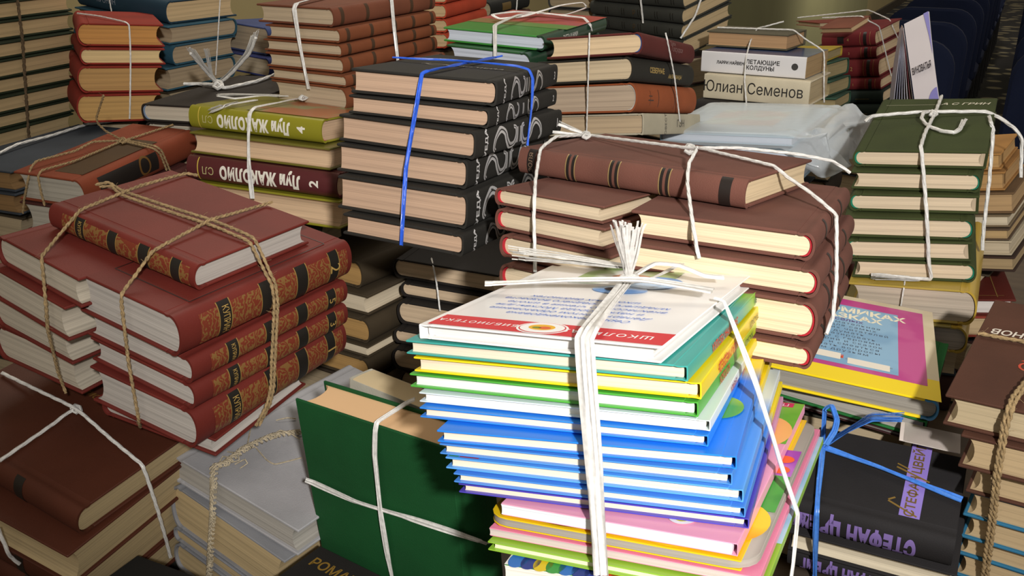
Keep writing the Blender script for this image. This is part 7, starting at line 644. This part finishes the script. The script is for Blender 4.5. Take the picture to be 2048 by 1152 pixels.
 ('blue_string', 'flat', 0.0028, 'blue string with bow on the black volume at lower right', [[(0.2948, 0.7573, -0.4687, -0.1657, -0.2761, 0.9467), (0.3397, 0.7224, -0.4704, -0.1657, -0.2761, 0.9467), (0.3792, 0.6907, -0.4732, -0.1657, -0.2761, 0.9467), (0.393, 0.6796, -0.4742, -0.1657, -0.2761, 0.9467)], [(0.2948, 0.7573, -0.4687, -0.1657, -0.2761, 0.9467), (0.2762, 0.704, -0.4877, -0.3078, -0.5539, 0.7736), (0.2732, 0.6944, -0.4914, -0.3593, -0.6573, 0.6625), (0.2721, 0.6901, -0.4972, -0.405, -0.751, 0.5216), (0.2772, 0.6971, -0.5293, -0.4639, -0.8853, 0.0315), (0.2878, 0.7122, -0.5846, -0.4567, -0.8801, -0.1295)], ['flat', 0.0028, (0.2951, 0.7585, -0.4684, -0.1657, -0.2761, 0.9467), (0.289, 0.7495, -0.4236, -0.1657, -0.2761, 0.9467), (0.2933, 0.7464, -0.4182, -0.1657, -0.2761, 0.9467), (0.2945, 0.7331, -0.4252, -0.1657, -0.2761, 0.9467), (0.2896, 0.7227, -0.431, -0.1657, -0.2761, 0.9467), (0.278, 0.709, -0.4371, -0.1657, -0.2761, 0.9467)], ['flat', 0.0028, (0.2957, 0.7572, -0.4686, -0.1657, -0.2761, 0.9467), (0.3109, 0.7455, -0.4447, -0.1657, -0.2761, 0.9467), (0.3272, 0.7331, -0.4252, -0.1657, -0.2761, 0.9467), (0.3461, 0.7165, -0.4155, -0.1657, -0.2761, 0.9467)], [(0.2914, 0.7586, -0.469, -0.1657, -0.2761, 0.9467), (0.2937, 0.7589, -0.4656, -0.1657, -0.2761, 0.9467), (0.2972, 0.7576, -0.4662, -0.1657, -0.2761, 0.9467), (0.2981, 0.756, -0.4683, -0.1657, -0.2761, 0.9467), (0.294, 0.7542, -0.4698, -0.1657, -0.2761, 0.9467), (0.291, 0.755, -0.4685, -0.1657, -0.2761, 0.9467), (0.2934, 0.7566, -0.4656, -0.1657, -0.2761, 0.9467), (0.2965, 0.7562, -0.4675, -0.1657, -0.2761, 0.9467), (0.294, 0.7557, -0.4694, -0.1657, -0.2761, 0.9467), (0.2923, 0.7579, -0.469, -0.1657, -0.2761, 0.9467)], ['tassel', 0.005, (0.2952, 0.7564, -0.466, -0.1657, -0.2761, 0.9467), (0.3222, 0.7362, -0.4288, -0.1657, -0.2761, 0.9467), (0.327, 0.7326, -0.4232, -0.1657, -0.2761, 0.9467), (0.3465, 0.7153, -0.4141, -0.1657, -0.2761, 0.9467)]]),
 ('jute_twine', 'jute', 0.0022, 'doubled jute twine around the brown bundle at the right edge', [[(0.4189, 0.7552, -0.3491, -0.1292, -0.077, 0.9886), (0.4523, 0.7304, -0.3466, -0.1292, -0.077, 0.9886)], [(0.4291, 0.683, -0.3534, -0.1292, -0.077, 0.9886), (0.3995, 0.6528, -0.3587, -0.2678, -0.2681, 0.9254), (0.3936, 0.6443, -0.3615, -0.4333, -0.5063, 0.7456), (0.3916, 0.643, -0.3763, -0.6012, -0.7922, 0.1051), (0.3955, 0.6447, -0.425, -0.5785, -0.8039, -0.1382), (0.4081, 0.6584, -0.4772, -0.5838, -0.8, -0.1386), (0.4198, 0.6719, -0.5261, -0.591, -0.7946, -0.1391), (0.4284, 0.6825, -0.5601, -0.5947, -0.7918, -0.1394)], [(0.426, 0.6768, -0.3542, -0.1292, -0.077, 0.9886), (0.4008, 0.6496, -0.3601, -0.4333, -0.5063, 0.7456), (0.3955, 0.6419, -0.3633, -0.5604, -0.7061, 0.4328), (0.394, 0.6412, -0.3773, -0.5874, -0.7973, -0.1389), (0.3977, 0.643, -0.4239, -0.5785, -0.8039, -0.1382), (0.4105, 0.6564, -0.4757, -0.5838, -0.8, -0.1386), (0.4224, 0.6696, -0.5244, -0.591, -0.7946, -0.1391), (0.431, 0.6802, -0.5582, -0.5947, -0.7918, -0.1394)]]),
 ('thin_string', 'cord', 0.0012, 'short grey string down the black volumes under the black bundle', [[(-0.0973, 1.0492, -0.3853, -0.3462, -0.8368, 0.4241), (-0.0936, 1.031, -0.3896, -0.2733, -0.6716, 0.6887), (-0.0893, 1.021, -0.4095, -0.3705, -0.903, 0.2175), (-0.0855, 1.0077, -0.4366, -0.3751, -0.9266, -0.0258)]]),
 ('thin_string', 'cord', 0.0016, 'thin cord around the dark volumes at the top centre', [[(0.011, 1.9796, -0.16, 0.8732, -0.4867, 0.026), (0.0089, 1.9747, -0.1842, 0.8732, -0.4867, 0.026)]])]
LOWER = [
 (-0.4444, 0.7637, 0.7549999999999999, -0.4389, 1, 0.0351, 0.202, 0.1429, 0.0, 1, 'dark book low down and hidden in the dark brown bundle at bottom left'),
 (-0.1988, 0.7979, 0.7549999999999999, -0.6218, 1, 0.0203, 0.1514, 0.2273, 0.0, 2, 'dark book low down and hidden in the grey bundle at lower left'),
 (0.0849, 0.4763, 0.7549999999999999, -0.3652, 5, 0.054, 0.1241, 0.1468, 0.0, 0, 'dark book low down and hidden in the bright children book stack'),
 (0.0906, 0.764, 0.7549999999999999, -0.6239, 7, 0.0486, 0.0669, 0.1559, 0.03, 1, 'dark book low down and hidden in the brown bundle with red headbands'),
 (-0.0432, 1.0784, 0.7549999999999999, -0.3676, 2, 0.0647, 0.1327, 0.1953, 0.0, 3, 'dark book low down and hidden in the black stack under the blue-stringed bundle'),
 (-0.2188, 1.0833, 0.7549999999999999, -0.5492, 2, 0.0606, 0.1763, 0.1102, 0.0, 4, 'dark book low down and hidden in the olive-brown stack beside the maroon bundle'),
 (-0.2714, 1.1294, 0.7549999999999999, -0.3767, 6, 0.0487, 0.0986, 0.0647, 0.03, 1, 'dark book low down and hidden in the olive and maroon bundle'),
 (-0.4043, 1.3507, 0.7549999999999999, -0.3499, 7, 0.0495, 0.1368, 0.2077, 0.0, 2, 'dark book low down and hidden in the black pile left of the olive volume'),
 (-0.2083, 1.2973, 0.7549999999999999, -0.5844, 8, 0.0513, 0.0971, 0.1475, 0.03, 4, 'dark book low down and hidden in the brown gilt-banded bundle at back'),
 (-0.4148, 1.7332, 0.7549999999999999, -0.6044, 7, 0.0532, 0.1248, 0.1852, 0.0, 0, 'dark book low down and hidden in the blue pair left of the gilt-banded bundle'),
 (-0.8546, 1.425, 0.7549999999999999, 1.2262, 6, 0.054, 0.1747, 0.258, 0.0, 1, 'dark book low down and hidden in the tall leftmost dark green stack'),
 (-0.6279, 1.4556, 0.7549999999999999, 0.5158, 7, 0.0502, 0.0707, 0.1084, 0.03, 2, 'dark book low down and hidden in the bright red stack at upper left'),
 (-0.6291, 1.6491, 0.7549999999999999, 1.1005, 7, 0.0534, 0.1532, 0.2193, 0.0, 3, 'dark book low down and hidden in the blue stack at upper left'),
 (-0.5109, 1.1475, 0.7549999999999999, -0.3365, 5, 0.0559, 0.1137, 0.174, 0.0, 4, 'dark book low down and hidden in the rust-red pile behind the maroon bundle'),
 (-0.6544, 1.2746, 0.7549999999999999, -0.4366, 5, 0.0559, 0.1411, 0.2147, 0.0, 0, 'dark book low down and hidden in the slate-blue pile at left edge'),
 (0.1584, 1.2611, 0.7549999999999999, -0.5376, 6, 0.0561, 0.081, 0.1193, 0.03, 2, 'dark book low down and hidden in the mixed four-volume stack at upper centre'),
 (0.0211, 1.3373, 0.7549999999999999, -0.539, 9, 0.0493, 0.1261, 0.1954, 0.0, 3, 'dark book low down and hidden in the green and red pair with bow'),
 (-0.0465, 1.9748, 0.7549999999999999, -0.5093, 8, 0.0535, 0.1046, 0.1535, 0.0, 0, 'dark book low down and hidden in the dark pile at top centre'),
 (0.2833, 1.8076, 0.7549999999999999, -0.8659, 8, 0.0507, 0.2074, 0.1366, 0.0, 0, 'dark book low down and hidden in the charcoal encyclopedia stack at top'),
 (0.4014, 1.5196, 0.7549999999999999, -0.5723, 7, 0.0483, 0.1593, 0.1036, 0.0, 1, 'dark book low down and hidden in the white-spined paperback stack'),
 (0.5743, 1.7158, 0.7549999999999999, -0.53, 5, 0.0476, 0.0838, 0.1257, 0.0, 2, 'dark book low down and hidden in the green column behind the paperbacks'),
 (0.7847, 2.0201, 0.7549999999999999, -0.7089, 3, 0.0596, 0.1086, 0.1504, 0.0, 2, 'dark book low down and hidden in the maroon gilt stack by the wall'),
 (0.3447, 1.3227, 0.7549999999999999, -0.531, 5, 0.0558, 0.1616, 0.1711, 0.0, 4, 'dark book low down and hidden in the plastic-bagged pale blue pile'),
 (0.4957, 1.0615, 0.7549999999999999, -0.4856, 3, 0.0564, 0.0836, 0.1229, 0.03, 0, 'dark book low down and hidden in the olive-green white-corded bundle'),
 (0.6362, 1.1959, 0.7549999999999999, -0.6513, 4, 0.0499, 0.0589, 0.0757, 0.03, 1, 'dark book low down and hidden in the tan pile at right edge'),
 (0.3685, 0.8704, 0.7549999999999999, -0.5027, 3, 0.0602, 0.125, 0.1663, 0.03, 4, 'dark book low down and hidden in the yellow picture-book pile at right'),
 (0.3474, 0.7307, 0.7549999999999999, -0.4813, 1, 0.0585, 0.1364, 0.0898, 0.0, 0, 'dark book low down and hidden in the black violet-lettered bundle'),
 (0.563, 0.6929, 0.7549999999999999, -0.6532, 1, 0.0716, 0.241, 0.1684, 0.0, 3, 'dark book low down and hidden in the brown bundle at right edge'),
 (0.5737, 1.1769, 0.7549999999999999, -0.3324, 2, 0.0567, 0.0968, 0.0678, 0.03, 2, 'dark book low down and hidden in the dark red pile right of the olive-green bundle'),
 (-0.1314, 1.6814, 0.7549999999999999, -0.3397, 8, 0.0543, 0.1126, 0.1733, 0.0, 3, 'dark book low down and hidden in the narrow red-edged pile behind gilt-banded bundle'),
 (0.1837, 1.957, 0.7549999999999999, -0.9096, 8, 0.0552, 0.1174, 0.174, 0.0, 0, 'dark book low down and hidden in the grey pile left of the encyclopedias')]
# ---------------------------------------------------------------- the hall (its axes are turned 28 degrees from the camera's)
HR = Matrix.Rotation(R_(-28), 4, 'Z')
def hall(name, m, x0, x1, y0, y1, z0, z1, b=.002):
    bm = bmesh.new(); box(bm, x0, x1, y0, y1, z0, z1, b); return mk(name, bm, m, None, HR)
structure(hall('floor', mat('carpet', '#1e1c1c', '#857c62'), -2.1, 9, -2, 26, -.1, 0))
structure(hall('wall_left', mat('wall', '#a39468'), -1.98, -1.86, -2, 26, 0, 3.6))
structure(hall('wall_far', mat('wall', '#6a6248'), -2.1, 9, 26, 26.2, 0, 3.6))
structure(hall('trim_1', mat('wall', '#b3a273'), -1.86, -1.84, 5.4, 6.6, 0, 3.6))
structure(hall('trim_2', mat('wall', '#8d8a62'), -1.86, -1.84, 6.65, 13.5, 0, 3.6))
structure(hall('baseboard_left', mat('wood', '#3a2f22'), -1.86, -1.83, -2, 26, 0, .12))
# tables under the piles
TOP = CAM_Z-.645
def table(x0, x1, y0, y1, label):
    t = thing('folding_table', label, 'table', HR @ Matrix.Translation(((x0+x1)/2, (y0+y1)/2, 0)))
    dx, dy = (x1-x0)/2, (y1-y0)/2
    bm = bmesh.new(); box(bm, -dx, dx, -dy, dy, TOP-.03, TOP, .004); mk('tabletop', bm, mat('wood', '#5a4a38'), t)
    for sx in (-1, 1):
        for sy in (-1, 1):
            bm = bmesh.new(); x, y = sx*(dx-.06), sy*(dy-.06); box(bm, x-.018, x+.018, y-.018, y+.018, 0, TOP-.03, .003); mk('leg', bm, mat('ink', '#26262a'), t)
table(-1.74, -.10, -.30, 1.16, 'wooden table hidden under the front left piles of books')
table(-.095, 1.10, -.30, 1.16, 'wooden table hidden under the front right piles of books')
table(-1.74, -.10, 1.165, 2.9, 'wooden table hidden under the back left piles of books')
table(-.095, 1.10, 1.165, 2.9, 'wooden table hidden under the back right piles of books')
# rows of upholstered seats in the hall
def make_seat(x, y, rz, label):
    t = thing('hall_chair', label, 'chair', HR @ Matrix.Translation((x, y, 0)) @ Matrix.Rotation(rz, 4, 'Z'), 'blue hall chairs in rows')
    fb = mat('fabric', '#0b1a3c')
    bm = bmesh.new(); slab(bm, -.23, .23, -.22, .22, .40, .48, .05, .02); mk('seat', bm, fb, t)
    bm = bmesh.new(); rings = []
    for yy, i in ((-.03, .012), (-.018, 0), (.018, 0), (.03, .012)):
        rings.append([(px, .20+yy+(pz-.45)*.16, pz) for px, pz in rrect(-.23+i, .23-i, .45+i, .93-i, .03, 6, (.12, .12, .03, .03))])
    loft(bm, rings); mk('backrest', bm, fb, t)
    for sx in (-.2, .2):
        for sy in (-.18, .2):
            bm = bmesh.new(); sweep(bm, [Vector((sx, sy, .41)), Vector((sx*1.05, sy*1.1, 0))], lambda i, n: circ(.012, 8)); mk('leg', bm, mat('ink', '#1c1c20'), t)
for r in range(12):
    for x, side in ((-.43, 'left'), (.23, 'right'), (.75, 'far right')):
        make_seat(x, 3.9+r*.75, 0, 'blue upholstered chair, row %d from the book tables, %s of the patterned aisle' % (r+1, side))
# ---------------------------------------------------------------- books
for nm, label, cat, group, mrow, dims, kw in BOOKS:
    M = Matrix((mrow[0:4], mrow[4:8], mrow[8:12], (0, 0, 0, 1)))
    make_book(nm, M, dims, label, group, **kw, cat=cat)
for nm, ty, r, label, segs in STRINGS: make_string(nm, ty, r, label, segs)
# volumes lower down in the piles, down to the tabletop
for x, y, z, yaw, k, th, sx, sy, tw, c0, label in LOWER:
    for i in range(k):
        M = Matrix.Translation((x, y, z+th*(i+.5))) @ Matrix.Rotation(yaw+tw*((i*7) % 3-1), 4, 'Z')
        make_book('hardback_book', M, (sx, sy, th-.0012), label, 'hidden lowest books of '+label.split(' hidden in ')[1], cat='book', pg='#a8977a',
                  cov=('#33291f', '#2a2a22', '#3a2420', '#26303a', '#3d3426')[(i+c0) % 5], spine=(('n', 'f') if sx >= sy else ('l', 'r'))[(i*3+c0) % 2])  # covers coloured dark to put shade into the gaps between piles
# ---------------------------------------------------------------- plastic bag around the pale blue book
def plastic_bag():
    nm, label, cat, group, m, dims, kw = [b for b in BOOKS if b[1].startswith('pale blue book wrapped')][0]
    M = Matrix((m[0:4], m[4:8], m[8:12], (0, 0, 0, 1))); X, Y, T = dims; rnd = random.Random(5)
    from mathutils import noise
    bm = bmesh.new(); U, V = 96, 48; rings = []
    for j in range(V+1):
        ph = -math.pi/2+math.pi*j/V; ring = []
        for i in range(U):
            th = 2*math.pi*i/U; e = .16
            f = lambda t: math.copysign(abs(t)**e, t)
            cx, cy, cz = f(math.cos(ph))*f(math.cos(th)), f(math.cos(ph))*f(math.sin(th)), f(math.sin(ph))
            x, y, z = cx*(X/2+.004), cy*(Y/2+.004), cz*(T/2+.0045)
            k = max(0, (cx-.80)/.20)
            p = Vector((x*30, y*30, z*30)); cr = noise.turbulence(p*.9, 3, False)
            if k > 0:                           # slack end of the bag, bunched up at the right
                x += k*(.045+.035*noise.noise(Vector((y*40, cz*2, 1)))); z += k*(-.022+cz*.020+.022*noise.noise(Vector((x*45, y*45, 3)))); y += k*.014*noise.noise(Vector((z*60, y*50, 7)))
            d = .0012+.010*k
            x += d*.6*noise.noise(p*1.7); y += d*.5*noise.noise(p*1.3+Vector((4, 0, 0))); z += (.0016*abs(noise.noise(Vector((x*38, y*38, 2)))) if cz > .5 else 0)+k*.004*cr
            ring.append((x, y, z))
        rings.append(ring)
    loft(bm, rings)
    o = mk('plastic_bag', bm, mat('plastic', '#dfe6ea'), None, None, 25); o.matrix_world = M
    tag(o, 'crumpled clear plastic bag wrapped around the pale blue book', 'bag')
plastic_bag()
# ---------------------------------------------------------------- half-open brochure standing upright behind the olive-green books
def at_px(x, y, d):                             # point at camera depth d on the ray through an image position
    c, s = math.cos(R_(22)), math.sin(R_(22)); a, b = (x-1024)/1850*d, (576-y)/1850*d
    return Vector((a, d*c+b*s, CAM_Z-d*s+b*c))
def brochure():
    tl, tr, br, bl = at_px(1808, 48, 1.50), at_px(1858, 23, 1.47), at_px(1884, 235, 1.44), at_px(1836, 250, 1.47)
    root = thing('brochure', 'white stapled brochure with lilac circles standing open behind the olive-green books', 'brochure', Matrix.Translation((bl+br)/2))
    off = -(bl+br)/2
    def sheet(name, c, m, bow, th=.0009, n=12):
        a, b, cc, d = c; bm = bmesh.new(); nrm = (b-a).cross(d-a).normalized(); g = {}
        for s in (0, 1):
            for i in range(n+1):
                for j in range(n+1):
                    u, v = i/n, j/n; p = a.lerp(b, u).lerp(d.lerp(cc, u), v)+nrm*(bow*math.sin(math.pi*v)*u+s*th)+off
                    g[s, i, j] = bm.verts.new(p)
        for i in range(n):
            for j in range(n):
                for s in (0, 1): bm.faces.new((g[s, i, j], g[s, i+1, j], g[s, i+1, j+1], g[s, i, j+1]))
        for i in range(n):
            for (p, q) in (((i, 0), (i+1, 0)), ((i, n), (i+1, n)), ((0, i), (0, i+1)), ((n, i), (n, i+1))):
                bm.faces.new((g[0, p[0], p[1]], g[0, q[0], q[1]], g[1, q[0], q[1]], g[1, p[0], p[1]]))
        return mk(name, bm, m, root)
    sheet('front_cover', (tl, tr, br, bl), mat('glossy', '#ded8dc'), -.004)
    n = (tr-tl).cross(bl-tl).normalized(); n = n if n.y < 0 else -n
    def deco(name, poly, m, lift=.0022):
        bm = bmesh.new(); bm.faces.new([bm.verts.new(tl.lerp(tr, u).lerp(bl.lerp(br, u), v)+n*(lift+.004*math.sin(math.pi*v)*u)+off) for u, v in poly]); mk(name, bm, m, root)
    li = mat('ink', '#8a86c8')
    deco('printed_circle', [(1, .74)]+[(1-.42*math.cos(a), .86-.14*math.sin(a)) for a in [1.57-3.14*k/14 for k in range(15)]], li)
    deco('printed_corner', [(.80, .0), (1, .0), (1, .42), (.93, .22)], li)
    # title set along the cover
    bm = text_mesh('ВИНОВАТЬЯ', .012, .02)
    mx = max(abs(v.co.x) for v in bm.verts)
    for v in bm.verts:
        u = .5+v.co.x/mx*.40; w_ = .50-v.co.y/.012*.09; v.co = tl.lerp(tr, u).lerp(bl.lerp(br, u), w_)+n*(.003+.004*math.sin(math.pi*w_)*u)+off
    mk('lettering', bm, mat('ink', '#3a3640'), root)
    cols = ('#d8d2d6', '#8a3a44', '#cfcbd4', '#bdbcca', '#b0b0c2', '#a9aabd', '#9fa1b6', '#b4b4c4')
    for k, cc in enumerate(cols):
        d0 = 1.503+.005*k
        top, bot = at_px(1807-.4*k, 56+k*1.4, d0), at_px(1833-7.2*k, 250, d0)
        back_t, back_b = at_px(1804-.6*k, 50+k*1.4, d0+.11)-top, at_px(1830-7.6*k, 243, d0+.11)-bot
        sheet('page', (top, top+back_t, bot+back_b, bot), mat('glossy', cc), .003, .0007, 6)
brochure()
